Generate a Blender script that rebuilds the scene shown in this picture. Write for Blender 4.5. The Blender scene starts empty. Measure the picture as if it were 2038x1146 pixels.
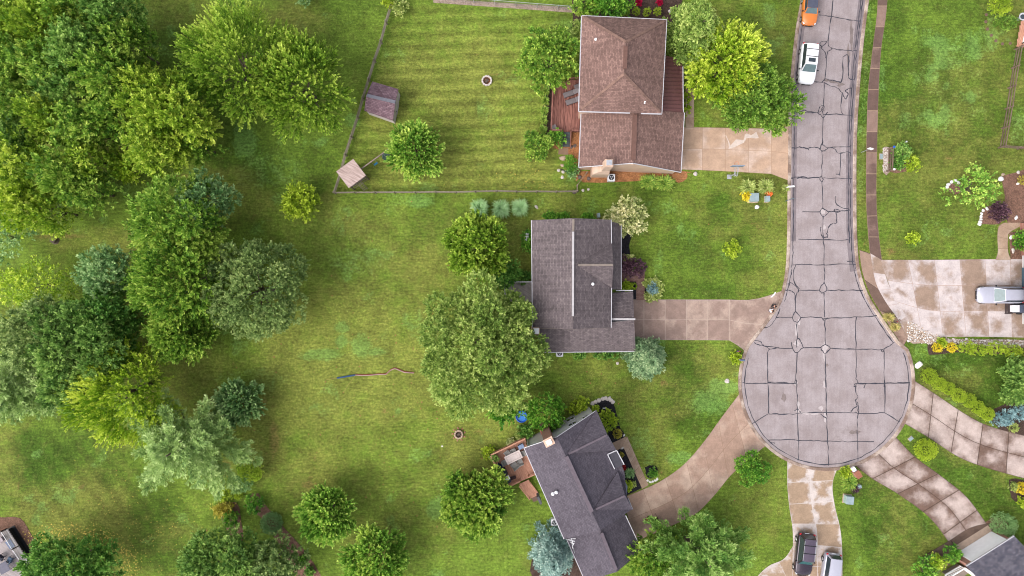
import bpy, bmesh, math, random
import numpy as np
from mathutils import Vector, Matrix, Euler
R = math.radians
scn = bpy.context.scene; scn.render.engine = 'CYCLES'
# ------------------------------------------------------------------ camera, sky, sun
H, S = 80.0, 17.0                       # drone height (m), photo pixels per metre at ground level
cam_d = bpy.data.cameras.new('camera'); cam = bpy.data.objects.new('camera', cam_d)
scn.collection.objects.link(cam); cam.location = (0, 0, H); cam.rotation_euler = (0, 0, 0)
cam_d.sensor_width = 36; cam_d.lens = 36 * H * S / 2038.0; cam_d.clip_end = 3000
scn.camera = cam
world = bpy.data.worlds.new('World'); scn.world = world; world.use_nodes = True
wn = world.node_tree.nodes; bg = wn['Background']
SUN_EL, SUN_AZ = R(47), R(238)          # azimuth clockwise from north: light from the south-west
sky = wn.new('ShaderNodeTexSky'); sky.sky_type = 'NISHITA'; sky.sun_disc = False
sky.sun_elevation = SUN_EL; sky.sun_rotation = SUN_AZ; sky.dust_density = 4.0; sky.ozone_density = 0.6; sky.air_density = 0.8
hs = wn.new('ShaderNodeHueSaturation'); hs.inputs['Saturation'].default_value = 0.35           # thin even cloud takes most of the blue out of the sky
world.node_tree.links.new(sky.outputs[0], hs.inputs['Color']); world.node_tree.links.new(hs.outputs[0], bg.inputs[0]); bg.inputs[1].default_value = 0.15
sl = bpy.data.lights.new('sun', 'SUN'); sl.energy = 0.8; sl.angle = R(75); sl.color = (1.0, 0.93, 0.86)
so = bpy.data.objects.new('sun', sl); scn.collection.objects.link(so)
dv = Vector((math.sin(SUN_AZ) * math.cos(SUN_EL), math.cos(SUN_AZ) * math.cos(SUN_EL), math.sin(SUN_EL)))
so.rotation_euler = dv.to_track_quat('Z', 'Y').to_euler(); so.location = dv * 200
scn.view_settings.view_transform = 'Standard'; scn.view_settings.look = 'None'
scn.cycles.pixel_filter_type = 'BLACKMAN_HARRIS'; scn.cycles.filter_width = 1.05
scn.view_settings.gamma = 1.0; scn.view_settings.exposure = 1.12
# ------------------------------------------------------------------ helpers
col = scn.collection
def W(px, py, h=0.0):
    k = (H - h) / H / S
    return Vector(((px - 1019) * k, (573 - py) * k, h))
def Z(ox, oy, pts, s=2.938):
    return [(ox + a / s, oy + b / s) for a, b in pts]
def props(o, label=None, cat=None, group=None, kind=None):
    if label: o['label'] = label
    if cat: o['category'] = cat
    if group: o['group'] = group
    if kind: o['kind'] = kind
    return o
def thing(name, label, cat, loc=(0, 0, 0), rz=0.0, group=None):
    o = bpy.data.objects.new(name, None); col.objects.link(o)
    o.location = loc; o.rotation_euler = (0, 0, rz); o.empty_display_size = 0.3
    return props(o, label, cat, group)
def dup(root, loc, rz=None, scale=None, label=None, group=None):
    r = root.copy(); col.objects.link(r); r.location = loc
    if rz is not None: r.rotation_euler = (0, 0, rz)
    if scale is not None: r.scale = scale
    if label: r['label'] = label
    if group: r['group'] = group
    for ch in list(root.children):
        c = ch.copy(); col.objects.link(c); c.parent = r
        for g in list(ch.children):
            d = g.copy(); col.objects.link(d); d.parent = c
    return r
def wloc(o):
    v = Vector(o.location)
    while o.parent: o = o.parent; v = v + Vector(o.location)
    return v
class MB:
    def __init__(s): s.v = []; s.f = []; s.uv = None
    def face(s, pts):
        n = len(s.v); s.v += [tuple(p) for p in pts]; s.f.append(list(range(n, n + len(pts)))); return s
    def mesh(s, vs, fs):
        n = len(s.v); s.v += [tuple(p) for p in vs]; s.f += [[i + n for i in f] for f in fs]; return s
    def box(s, c, d, rz=0.0, rot=None, top=1.0):
        x, y, z = d[0] / 2, d[1] / 2, d[2] / 2
        vs = [(-x, -y, -z), (x, -y, -z), (x, y, -z), (-x, y, -z), (-x * top, -y * top, z), (x * top, -y * top, z), (x * top, y * top, z), (-x * top, y * top, z)]
        m = rot if rot is not None else Matrix.Rotation(rz, 3, 'Z')
        c = Vector(c)
        return s.mesh([m @ Vector(v) + c for v in vs], [[3, 2, 1, 0], [4, 5, 6, 7], [0, 1, 5, 4], [1, 2, 6, 5], [2, 3, 7, 6], [3, 0, 4, 7]])
    def bar(s, a, b, w, h=None):          # rectangular bar from a to b
        a, b = Vector(a), Vector(b); h = h or w; d = (b - a)
        q = d.to_track_quat('X', 'Z').to_matrix()
        return s.box((a + b) / 2, (d.length, w, h), rot=q)
    def tube(s, a, b, r0, r1=None, n=8, cap=True):
        a, b = Vector(a), Vector(b); r1 = r0 if r1 is None else r1
        q = (b - a).to_track_quat('Z', 'Y').to_matrix(); vs = []
        for c, r in ((a, r0), (b, r1)):
            for i in range(n):
                t = 2 * math.pi * i / n; vs.append(c + q @ Vector((r * math.cos(t), r * math.sin(t), 0)))
        fs = [[i, (i + 1) % n, n + (i + 1) % n, n + i] for i in range(n)]
        if cap: fs += [list(range(n - 1, -1, -1)), list(range(n, 2 * n))]
        return s.mesh(vs, fs)
    def path(s, pts, r, n=6):
        for a, b in zip(pts[:-1], pts[1:]): s.tube(a, b, r, r, n)
        return s
    def prism(s, pts, z0, z1):            # pts CCW, (x, y)
        n = len(pts); vs = [(p[0], p[1], z0) for p in pts] + [(p[0], p[1], z1) for p in pts]
        return s.mesh(vs, [list(range(n - 1, -1, -1)), list(range(n, 2 * n))] + [[i, (i + 1) % n, n + (i + 1) % n, n + i] for i in range(n)])
    def lathe(s, prof, c=(0, 0, 0), n=24, sx=1.0, sy=1.0):
        vs = []; c = Vector(c)
        for r, z in prof:
            for i in range(n):
                t = 2 * math.pi * i / n; vs.append(c + Vector((r * math.cos(t) * sx, r * math.sin(t) * sy, z)))
        m = len(prof)
        fs = [[k * n + i, k * n + (i + 1) % n, (k + 1) * n + (i + 1) % n, (k + 1) * n + i] for k in range(m - 1) for i in range(n)]
        return s.mesh(vs, fs)
    def ribbon(s, pts, w, z):
        P = [Vector((p[0], p[1], 0)) for p in pts]; vs = []
        for i, p in enumerate(P):
            d = (P[min(i + 1, len(P) - 1)] - P[max(i - 1, 0)]); d = d.normalized() if d.length > 1e-6 else Vector((1, 0, 0))
            nrm = Vector((-d.y, d.x, 0)); ww = w[i] if isinstance(w, (list, tuple)) else w
            vs += [p + nrm * ww / 2 + Vector((0, 0, z)), p - nrm * ww / 2 + Vector((0, 0, z))]
        return s.mesh(vs, [[2 * i, 2 * i + 1, 2 * i + 3, 2 * i + 2] for i in range(len(P) - 1)])
    def slab(s, pts, t):                  # thick polygon, pts = 3D, thickness straight down
        n = len(pts); lo = [Vector(p) - Vector((0, 0, t)) for p in pts]
        return s.mesh(list(pts) + lo, [list(range(n)), list(range(2 * n - 1, n - 1, -1))] + [[n + i, n + (i + 1) % n, (i + 1) % n, i] for i in range(n)])
    def build(s, name, mat, parent=None, origin=None, local=False, smooth=False, bevel=0.0, fix=True, slopeuv=False, **pr):
        me = bpy.data.meshes.new(name)
        off = Vector((0, 0, 0))
        if not local:
            off = wloc(parent) if parent is not None else Vector(origin if origin is not None else (0, 0, 0))
        me.from_pydata([tuple(Vector(v) - off) for v in s.v], [], s.f)
        if fix or bevel:
            bm = bmesh.new(); bm.from_mesh(me)
            if fix:
                bmesh.ops.remove_doubles(bm, verts=bm.verts, dist=1e-5)
                bmesh.ops.recalc_face_normals(bm, faces=bm.faces)
            if bevel: bmesh.ops.bevel(bm, geom=list(bm.edges), offset=bevel, segments=2, affect='EDGES', clamp_overlap=True)
            bm.to_mesh(me); bm.free()
        if smooth: me.polygons.foreach_set('use_smooth', [True] * len(me.polygons))
        if slopeuv:
            uv = me.uv_layers.new(name='UVMap')
            for p in me.polygons:
                nz = p.normal; u = Vector((-nz.y, nz.x, 0))
                u = u.normalized() if u.length > 1e-4 else Vector((1, 0, 0)); v = nz.cross(u)
                for li in p.loop_indices:
                    c = me.vertices[me.loops[li].vertex_index].co + off
                    uv.data[li].uv = (c.dot(u), c.dot(v))
        if mat is not None: me.materials.append(mat)
        o = bpy.data.objects.new(name, me); col.objects.link(o)
        if parent is not None: o.parent = parent
        elif not local: o.location = off
        return props(o, pr.get('label'), pr.get('cat'), pr.get('group'), pr.get('kind'))
# ------------------------------------------------------------------ materials
class NT:
    def __init__(s, name):
        s.m = bpy.data.materials.new(name); s.m.use_nodes = True; s.t = s.m.node_tree; s.b = s.t.nodes['Principled BSDF']
    def n(s, ty, **kw):
        nd = s.t.nodes.new(ty)
        for k, v in kw.items(): setattr(nd, k, v)
        return nd
    def l(s, a, b): s.t.links.new(a, b)
    def put(s, sock, v):
        if isinstance(v, bpy.types.NodeSocket): s.l(v, sock)
        else: sock.default_value = v
    def coord(s, kind='Object'): return s.n('ShaderNodeTexCoord').outputs[kind]
    def pos(s): return s.n('ShaderNodeNewGeometry').outputs['Position']
    def attr(s, nm, out='Fac'): return s.n('ShaderNodeAttribute', attribute_name=nm).outputs[out]
    def noise(s, vec, scale, detail=3, rough=0.55, out='Fac', sc3=None):
        if sc3:
            mp = s.n('ShaderNodeMapping'); s.l(vec, mp.inputs[0]); mp.inputs['Scale'].default_value = sc3; vec = mp.outputs[0]
        nd = s.n('ShaderNodeTexNoise'); s.l(vec, nd.inputs['Vector'])
        nd.inputs['Scale'].default_value = scale; nd.inputs['Detail'].default_value = detail; nd.inputs['Roughness'].default_value = rough
        return nd.outputs[out]
    def math(s, op, a, b=0.0, c=None, clamp=False):
        nd = s.n('ShaderNodeMath', operation=op, use_clamp=clamp); s.put(nd.inputs[0], a); s.put(nd.inputs[1], b)
        if c is not None: s.put(nd.inputs[2], c)
        return nd.outputs[0]
    def ramp(s, v, lo, hi, a=0.0, b=1.0):
        nd = s.n('ShaderNodeMapRange', interpolation_type='SMOOTHSTEP'); s.put(nd.inputs[0], v)
        for i, x in enumerate((lo, hi, a, b)): nd.inputs[i + 1].default_value = x
        return nd.outputs[0]
    def mix(s, f, a, b, blend='MIX'):
        nd = s.n('ShaderNodeMix', data_type='RGBA', blend_type=blend, clamp_factor=True)
        s.put(nd.inputs[0], f)
        for i, v in ((6, a), (7, b)):
            if isinstance(v, (tuple, list)): v = (*v[:3], 1)
            s.put(nd.inputs[i], v)
        return nd.outputs[2]
    def scale(s, c, f):                   # colour * scalar
        nd = s.n('ShaderNodeVectorMath', operation='SCALE'); s.put(nd.inputs[0], c if isinstance(c, bpy.types.NodeSocket) else tuple(c[:3])); s.put(nd.inputs[3], f)
        return nd.outputs[0]
    def bump(s, h, strength=0.5, dist=0.05):
        nd = s.n('ShaderNodeBump'); s.l(h, nd.inputs['Height']); nd.inputs['Strength'].default_value = strength; nd.inputs['Distance'].default_value = dist
        s.l(nd.outputs[0], s.b.inputs['Normal'])
    def done(s, colr, rough=0.8, metal=0.0, spec=0.3, coat=0.0):
        if isinstance(colr, (tuple, list)): colr = (*colr[:3], 1)
        s.put(s.b.inputs['Base Color'], colr); s.put(s.b.inputs['Roughness'], rough); s.b.inputs['Metallic'].default_value = metal
        s.b.inputs['Specular IOR Level'].default_value = spec; s.b.inputs['Coat Weight'].default_value = coat
        return s.m
def srgb(r, g, b, k=1.0):
    f = lambda c: ((c / 255 + 0.055) / 1.055) ** 2.4 if c > 10 else c / 255 / 12.92
    return (f(r) * k, f(g) * k, f(b) * k)
_pm = {}
def plain(name, c, rough=0.6, metal=0.0, var=0.12, sc=3.0, spec=0.3, coat=0.0):   # paint / plastic / cloth with faint mottling
    if name in _pm: return _pm[name]
    t = NT(name); n = t.noise(t.coord(), sc, 5)
    _pm[name] = t.done(t.scale(c, t.ramp(n, 0.25, 0.75, 1 - var, 1 + var)), rough, metal, spec, coat)
    return _pm[name]
def wood(name, c1, c2, ang=0.0, board=0.0, rough=0.7):
    if name in _pm: return _pm[name]
    t = NT(name); mp = t.n('ShaderNodeMapping'); t.l(t.pos(), mp.inputs[0]); mp.inputs['Rotation'].default_value = (0, 0, -ang)
    g = t.noise(mp.outputs[0], 1.0, 5, 0.65, sc3=(0.8, 9.0, 3.0))
    c = t.mix(t.ramp(g, 0.32, 0.68), c1, c2)
    _pm[name] = t.done(c, rough); return _pm[name]
def shingle(name, c1, c2, c3, streak=0.2):
    t = NT(name); uv = t.coord('UV')
    br = t.n('ShaderNodeTexBrick'); t.l(uv, br.inputs['Vector'])
    br.inputs['Scale'].default_value = 1.0; br.inputs['Brick Width'].default_value = 0.34; br.inputs['Row Height'].default_value = 0.17
    br.inputs['Mortar Size'].default_value = 0.012; br.inputs['Bias'].default_value = 0.0
    k_ = 1.45; br.inputs['Color1'].default_value = (*[x * k_ * 1.08 for x in c1], 1); br.inputs['Color2'].default_value = (*[x * k_ * .96 for x in c2], 1); br.inputs['Mortar'].default_value = (*[x * k_ for x in c3], 1)
    n1 = t.noise(uv, 3.4, 3, 0.8); n2 = t.noise(uv, 1.0, 3, 0.6, sc3=(3.2, 0.22, 1)); n3 = t.noise(uv, 0.18, 3)
    f = t.math('MULTIPLY', t.ramp(n1, 0.3, 0.7, 0.88, 1.12), t.ramp(n2, 0.3, 0.7, 1 - streak, 1 + streak))
    f = t.math('MULTIPLY', f, t.ramp(n3, 0.3, 0.7, 0.88, 1.1))
    t.bump(t.noise(uv, 6, 3), 0.4, 0.02)
    return t.done(t.scale(br.outputs[0], f), 0.9, spec=0.15)
def siding(name, c):
    t = NT(name); w = t.n('ShaderNodeTexWave', bands_direction='Z'); t.l(t.pos(), w.inputs[0]); w.inputs['Scale'].default_value = 1.6
    n = t.noise(t.pos(), 1.2, 4)
    return t.done(t.scale(c, t.math('MULTIPLY', t.ramp(w.outputs[1], 0.0, 0.5, 0.82, 1.0), t.ramp(n, 0.3, 0.7, 0.93, 1.05))), 0.55)
def bricks(name, c1, c2, m):
    t = NT(name); br = t.n('ShaderNodeTexBrick'); mp = t.n('ShaderNodeMapping'); t.l(t.pos(), mp.inputs[0]); mp.inputs['Rotation'].default_value = (R(90), 0, 0)
    t.l(mp.outputs[0], br.inputs['Vector']); br.inputs['Scale'].default_value = 1; br.inputs['Brick Width'].default_value = 0.22; br.inputs['Row Height'].default_value = 0.08
    br.inputs['Mortar Size'].default_value = 0.01
    br.inputs['Color1'].default_value = (*c1, 1); br.inputs['Color2'].default_value = (*c2, 1); br.inputs['Mortar'].default_value = (*m, 1)
    return t.done(br.outputs[0], 0.85)
def concrete(name, tan, white, joint, bias=0.0, edgek=0.6, sc=0.35, jw=0.016, slab_var=0.5, soft=0.12):
    t = NT(name); uv = t.n('ShaderNodeUVMap').outputs[0]; sp = t.n('ShaderNodeSeparateXYZ'); t.l(uv, sp.inputs[0])
    u, v = sp.outputs[0], sp.outputs[1]
    eu = t.math('MINIMUM', u, t.math('SUBTRACT', 1.0, u)); ev = t.math('MINIMUM', v, t.math('SUBTRACT', 1.0, v)); e = t.math('MINIMUM', eu, ev)
    rnd = t.attr('rnd'); p = t.pos()
    n = t.noise(p, sc, 7, 0.62)
    f = t.math('ADD', n, t.math('MULTIPLY', t.math('SUBTRACT', rnd, 0.5), slab_var))
    f = t.math('ADD', f, t.math('MULTIPLY', t.math('SUBTRACT', 0.14, e), edgek))
    f = t.math('ADD', f, bias)
    c = t.mix(t.ramp(f, 0.5 - soft, 0.5 + soft), tan, white)
    fine = t.noise(p, 7, 5, 0.7); mid = t.noise(p, 1.1, 5, 0.65)
    c = t.scale(c, t.math('MULTIPLY', t.ramp(fine, 0.3, 0.7, 0.9, 1.08), t.ramp(mid, 0.3, 0.7, 0.86, 1.1)))
    wob = t.math('MULTIPLY', t.math('SUBTRACT', t.noise(p, 2.5, 3), 0.5), 0.012)
    c = t.mix(t.ramp(t.math('ADD', e, wob), jw * 0.4, jw, 0.85, 0.0), c, joint)
    t.bump(fine, 0.15, 0.01)
    return t.done(c, 0.85, spec=0.2)
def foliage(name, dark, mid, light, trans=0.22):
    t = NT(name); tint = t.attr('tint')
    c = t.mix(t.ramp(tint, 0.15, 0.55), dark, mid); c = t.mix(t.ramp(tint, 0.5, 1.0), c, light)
    m = t.done(c, 0.55, spec=0.25)
    tr = t.n('ShaderNodeBsdfTranslucent'); t.l(t.scale(c, 1.25), tr.inputs[0])
    mx = t.n('ShaderNodeMixShader'); mx.inputs[0].default_value = trans
    t.l(t.b.outputs[0], mx.inputs[1]); t.l(tr.outputs[0], mx.inputs[2])
    t.l(mx.outputs[0], t.t.nodes['Material Output'].inputs[0]); return m
def mulch(name, c1, c2):
    t = NT(name); p = t.pos(); vo = t.n('ShaderNodeTexVoronoi'); t.l(p, vo.inputs['Vector']); vo.inputs['Scale'].default_value = 9
    n = t.noise(p, 14, 5, 0.7); n2 = t.noise(p, 1.5, 3)
    c = t.mix(t.ramp(n, 0.3, 0.7), c1, c2); c = t.scale(c, t.math('MULTIPLY', t.ramp(vo.outputs['Distance'], 0, 0.8, 0.6, 1.2), t.ramp(n2, 0.3, 0.7, 0.8, 1.15)))
    t.bump(n, 0.8, 0.05); return t.done(c, 0.95, spec=0.1)
M = {}
M['trim'] = plain('white_trim', (0.42, 0.41, 0.44), 0.4, var=0.08)
M['glass'] = plain('window_glass', (0.03, 0.04, 0.05), 0.08, var=0.1, spec=0.7)
M['black'] = plain('black_metal', (0.015, 0.015, 0.018), 0.4)
M['dgrey'] = plain('dark_grey', (0.06, 0.06, 0.07), 0.5)
M['grey'] = plain('grey_metal', (0.35, 0.36, 0.39), 0.45, metal=0.3)
M['white'] = plain('white_paint', (0.8, 0.8, 0.82), 0.4, var=0.04)
M['rubber'] = plain('rubber', (0.018, 0.018, 0.02), 0.8)
M['steel'] = plain('steel', (0.5, 0.51, 0.53), 0.3, metal=0.8)
M['red'] = plain('red_lens', (0.45, 0.02, 0.03), 0.2)
M['lamp'] = plain('lamp_lens', (0.7, 0.72, 0.75), 0.1, spec=0.8)
M['boxgreen'] = plain('pale_green_paint', (0.30, 0.40, 0.38), 0.5, var=0.15, sc=6)
M['bark'] = wood('bark', (0.06, 0.045, 0.035), (0.14, 0.105, 0.08))
M['rail'] = wood('weathered_rail', (0.13, 0.105, 0.08), (0.27, 0.225, 0.18), R(70))
M['rail2'] = wood('brown_rail', (0.09, 0.06, 0.045), (0.2, 0.14, 0.11), R(80))
M['stone'] = plain('pale_stone', (0.47, 0.42, 0.39), 0.85, var=0.3, sc=9)
M['rock'] = plain('tan_rock', (0.36, 0.27, 0.2), 0.9, var=0.3, sc=5)
M['blackmulch'] = mulch('black_mulch', (0.008, 0.008, 0.011), (0.03, 0.028, 0.032))
M['brownmulch'] = mulch('brown_mulch', (0.10, 0.055, 0.04), (0.22, 0.125, 0.09))
M['orangemulch'] = mulch('orange_mulch', (0.2, 0.085, 0.035), (0.36, 0.17, 0.08))
M['darkmulch'] = mulch('dark_mulch', (0.035, 0.022, 0.018), (0.09, 0.06, 0.048))
M['gravelbase'] = mulch('gravel_soil', (0.16, 0.12, 0.095), (0.36, 0.28, 0.23))
M['redwood'] = wood('red_deck_boards', (0.085, 0.03, 0.024), (0.27, 0.12, 0.095), R(92))
M['cedar'] = wood('cedar_deck_boards', (0.3, 0.14, 0.09), (0.46, 0.24, 0.165), R(-64))
M['greydeck'] = wood('grey_deck_boards', (0.22, 0.19, 0.19), (0.34, 0.3, 0.3), R(-35))
M['brick'] = bricks('red_brick', (0.24, 0.085, 0.06), (0.32, 0.13, 0.09), (0.3, 0.25, 0.22))
M['tanbrick'] = bricks('tan_brick', (0.46, 0.3, 0.22), (0.55, 0.39, 0.3), (0.5, 0.42, 0.36))
M['wicker'] = plain('grey_wicker', (0.2, 0.19, 0.18), 0.8, var=0.35, sc=30)
M['blue'] = plain('blue_plastic', (0.01, 0.09, 0.5), 0.35, var=0.1)
# ------------------------------------------------------------------ setting: lawn, road, kerb, pavement, drives
def vnoise(x, y, cell, seed, octv=4):
    out = np.zeros_like(x); amp = 1.0; tot = 0
    for o in range(octv):
        rs = np.random.RandomState(seed + o); g = rs.rand(128, 128)
        u = x / cell; v = y / cell; i = np.floor(u).astype(int); j = np.floor(v).astype(int)
        fu = u - i; fv = v - j; fu = fu * fu * (3 - 2 * fu); fv = fv * fv * (3 - 2 * fv)
        a = g[i % 128, j % 128]; b = g[(i + 1) % 128, j % 128]; c = g[i % 128, (j + 1) % 128]; d = g[(i + 1) % 128, (j + 1) % 128]
        out += amp * ((a * (1 - fu) + b * fu) * (1 - fv) + (c * (1 - fu) + d * fu) * fv); tot += amp; amp *= 0.55; cell *= 0.5
    return out / tot
def lawn():
    fx = np.arange(-66, 66.01, 0.33); fy = np.arange(-38, 38.01, 0.33)
    ex = np.array([100, 160, 300, 700, 1500.])
    xs = np.concatenate([-ex[::-1], fx, ex]); ys = np.concatenate([-ex[::-1], fy, ex])
    X, Y = np.meshgrid(xs, ys); nx, ny = len(xs), len(ys)
    px = 1019 + X * S; py = 573 - Y * S
    n1 = vnoise(X + 200, Y + 200, 7, 1, 5); n2 = vnoise(X + 300, Y + 100, 2.6, 11, 5); n3 = vnoise(X + 150, Y + 350, 11, 21, 4); n4 = vnoise(X + 500, Y + 350, 1.1, 31, 3)
    sm = lambda t, a, b: np.clip((t - a) / (b - a), 0, 1) ** 2 * (3 - 2 * np.clip((t - a) / (b - a), 0, 1))
    def ell(cx, cy, rx, ry, soft=0.35, ang=0.0, wob=0.5):
        c, s = math.cos(R(ang)), math.sin(R(ang)); dx, dy = px - cx, py - cy
        d = np.sqrt(((dx * c + dy * s) / rx) ** 2 + ((-dx * s + dy * c) / ry) ** 2) + (n2 - 0.5) * wob
        return 1 - sm(d, 1 - soft, 1 + soft)
    def poly(pts, soft=14):               # soft inside mask of a convex polygon given clockwise in photo space
        m = np.ones_like(px)
        for i in range(len(pts)):
            (x0, y0), (x1, y1) = pts[i], pts[(i + 1) % len(pts)]
            L = math.hypot(x1 - x0, y1 - y0); d = ((x1 - x0) * (py - y0) - (y1 - y0) * (px - x0)) / L
            m = np.minimum(m, sm(d, -soft * 0.3, soft))
        return m
    dry = sm(n1, 0.42, 0.72) * 0.75; lush = sm(n3, 0.5, 0.75) * 0.55; clov = np.zeros_like(px); soil = np.zeros_like(px); st = np.zeros_like(px)
    east = sm(px, 1690, 1720); mid = poly([(520, 380), (1030, 400), (1030, 860), (900, 1140), (720, 1140), (480, 760)], 60)
    dry = np.clip(dry + 0.35 * mid, 0, 1); 
    back = poly([(790, 8), (1150, 22), (1150, 384), (668, 384)], 8)
    # west strip and side lawns greener
    lush += 0.55 * poly([(285, 0), (370, 0), (520, 260), (560, 380), (420, 380), (300, 150)], 40) + 0.5 * ell(580, 330, 110, 70)
    lush += 0.6 * ell(1440, 480, 130, 90) + 0.55 * ell(1330, 780, 110, 80) + 0.7 * ell(1500, 380, 80, 40) + 0.5 * ell(1260, 370, 90, 25)
    lush += 0.5 * ell(1000, 460, 70, 60) + 0.5 * ell(1420, 590, 140, 25)
    lush += 0.75 * poly([(0, 800), (260, 830), (480, 1140), (120, 1146), (0, 1010)], 60) * (0.5 + 0.5 * n3)
    lush += 0.5 * ell(580, 960, 140, 22, ang=40) + 0.5 * ell(560, 870, 100, 14, ang=42)
    lush += east * (0.35 + 0.5 * sm(n1, 0.35, 0.6))
    lush += 0.6 * ell(1930, 750, 110, 60) + 0.5 * ell(1760, 1020, 90, 90) + 0.4 * ell(1950, 960, 100, 60)
    dry += 0.55 * ell(140, 1010, 110, 50) + 0.5 * ell(530, 880, 40, 70) + 0.5 * ell(690, 620, 90, 60) + 0.4 * ell(860, 640, 60, 40)
    dry += 0.5 * ell(350, 20, 90, 40) + 0.6 * ell(590, 40, 70, 40) + 0.5 * ell(200, 480, 120, 30) + 0.5 * ell(60, 640, 50, 60) + 0.5 * ell(1510, 1000, 60, 90)
    dry += back * (0.25 + 0.55 * ell(900, 345, 200, 40) + 0.3 * ell(900, 200, 220, 130)) + 0.3 * ell(1900, 420, 180, 90)
    for a in ((485, 275, 26, 40), (720, 690, 22, 26), (680, 650, 14, 12), (750, 700, 20, 10), (680, 680, 12, 12), (870, 1010, 21, 27), (793, 818, 8, 9), (700, 240, 16, 14), (540, 340, 60, 40), (1440, 770, 36, 18), (1410, 800, 40, 30), (960, 445, 20, 14), (835, 400, 30, 16), (1350, 910, 30, 14), (500, 755, 70, 22), (700, 520, 60, 26), (640, 705, 40, 12)):
        clov = np.maximum(clov, ell(*a, soft=0.4, wob=0.9) * (0.8 if a[2] < 45 else 0.4))
    clov = np.maximum(clov, poly([(1790, 60), (1960, 60), (1975, 250), (1780, 270)], 30) * (0.25 + 0.75 * sm(n2, 0.42, 0.6)) * (0.5 + 0.5 * sm(np.sin(px * 0.075), -0.5, 0.6)))
    clov = np.maximum(clov, 0.55 * sm(n2, 0.6, 0.76)) ; clov = np.maximum(clov, 0.4 * ell(1850, 700, 40, 30))
    clov = np.maximum(clov, 0.5 * ell(1965, 75, 26, 30, soft=0.2, wob=0.2)); clov = np.maximum(clov, 0.5 * ell(2030, 250, 24, 40)); clov = np.maximum(clov, 0.35 * poly([(1712, 0), (1745, 0), (1722, 390), (1700, 390)], 10))
    soil = np.maximum(soil, 0.75 * sm(n4, 0.70, 0.85) * sm(n1, 0.45, 0.6))
    for a in ((112, 478, 9, 12), (450, 930, 16, 24), (925, 985, 20, 9), (900, 985, 8, 8), (545, 870, 14, 40), (300, 790, 14, 20), (955, 860, 14, 9), (1250, 975, 20, 50), (505, 810, 26, 14), (1090, 690, 70, 8), (130, 470, 60, 8), (360, 350, 40, 6), (612, 965, 16, 8)):
        soil = np.maximum(soil, ell(*a, soft=0.5, wob=0.8) * 0.7)
    wv = lambda d: np.sin(d)
    st += back * wv((py + 9 * np.sin(px / 160) + 6 * n1) * 2 * math.pi / 23.5) * 1.0
    st += poly([(0, 800), (330, 830), (440, 1060), (120, 1060), (0, 1010)], 50) * wv((px * 0.80 - py * 0.60) * 2 * math.pi / 33 + 2 * n1) * 0.6
    st += poly([(1770, 20), (1980, 20), (1980, 290), (1770, 290)], 30) * wv(px * 2 * math.pi / 44) * 0.4
    st += poly([(1690, 960), (1760, 960), (1880, 1080), (1880, 1146), (1690, 1146)], 30) * wv((px * 0.62 - py * 0.78 + 14 * n1) * 2 * math.pi / 28) * 0.45
    st += poly([(1800, 890), (2000, 960), (2000, 1040), (1900, 960)], 20) * wv((px * 0.5 - py * 0.85) * 2 * math.pi / 26) * 0.4
    st += mid * wv((py + 7 * n1) * 2 * math.pi / 21) * 0.12
    st += poly([(520, 800), (1000, 860), (1000, 1146), (700, 1146)], 60) * wv((px * 0.7 - py * 0.7 + 10 * n3) * 2 * math.pi / 30) * 0.13
    st += poly([(1270, 430), (1570, 400), (1570, 590), (1270, 590)], 30) * wv((py + 10 * n3) * 2 * math.pi / 30) * 0.2
    me = bpy.data.meshes.new('lawn'); V = np.stack([X.ravel(), Y.ravel(), np.zeros(nx * ny)], 1)
    me.vertices.add(nx * ny); me.vertices.foreach_set('co', V.ravel())
    ii, jj = np.meshgrid(np.arange(nx - 1), np.arange(ny - 1)); q = (jj * nx + ii).ravel()
    F = np.stack([q, q + 1, q + nx + 1, q + nx], 1); nf = len(F)
    me.loops.add(nf * 4); me.loops.foreach_set('vertex_index', F.ravel()); me.polygons.add(nf)
    me.polygons.foreach_set('loop_start', np.arange(nf) * 4); me.update(calc_edges=True)
    a = me.attributes.new('grass', 'FLOAT_COLOR', 'POINT')
    a.data.foreach_set('color', np.clip(np.stack([dry, lush, clov, soil], -1), 0, 1).reshape(-1).astype(np.float32))
    for nm, arr in (('soil', soil), ('mow', st)):
        a = me.attributes.new(nm, 'FLOAT', 'POINT'); a.data.foreach_set('value', arr.ravel().astype(np.float32))
    t = NT('grass'); p = t.pos(); sp = t.n('ShaderNodeSeparateColor'); t.l(t.attr('grass', 'Color'), sp.inputs[0])
    na = t.noise(p, 3.2, 6, 0.75); nb = t.noise(p, 0.9, 6, 0.7); nc = t.noise(p, 11, 4, 0.8); nd = t.noise(p, 2.0, 4, 0.7, sc3=(0.5, 2.2, 1)); ne = t.noise(p, 0.33, 5, 0.6)
    nf2 = t.noise(p, 5.5, 3, 0.7, sc3=(2.6, 0.9, 1))
    wob = t.math('MULTIPLY', t.math('SUBTRACT', nb, 0.5), 2.8)
    base = srgb(120, 147, 54, .62); 
    c = t.mix(t.math('ADD', t.math('ADD', sp.outputs[1], wob), 0.0, clamp=True), base, srgb(82, 116, 36, .5))
    c = t.mix(t.math('MULTIPLY', t.math('ADD', t.math('ADD', sp.outputs[0], wob), 0.0, clamp=True), 0.55), c, srgb(160, 157, 80, .6))
    c = t.mix(t.math('MULTIPLY', t.ramp(t.math('ADD', t.math('ADD', sp.outputs[2], t.math('MULTIPLY', wob, 0.6)), t.math('MULTIPLY', t.math('SUBTRACT', na, .5), 1.6)), 0.2, 0.8), 0.6), c, srgb(128, 172, 86, .6))
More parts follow.
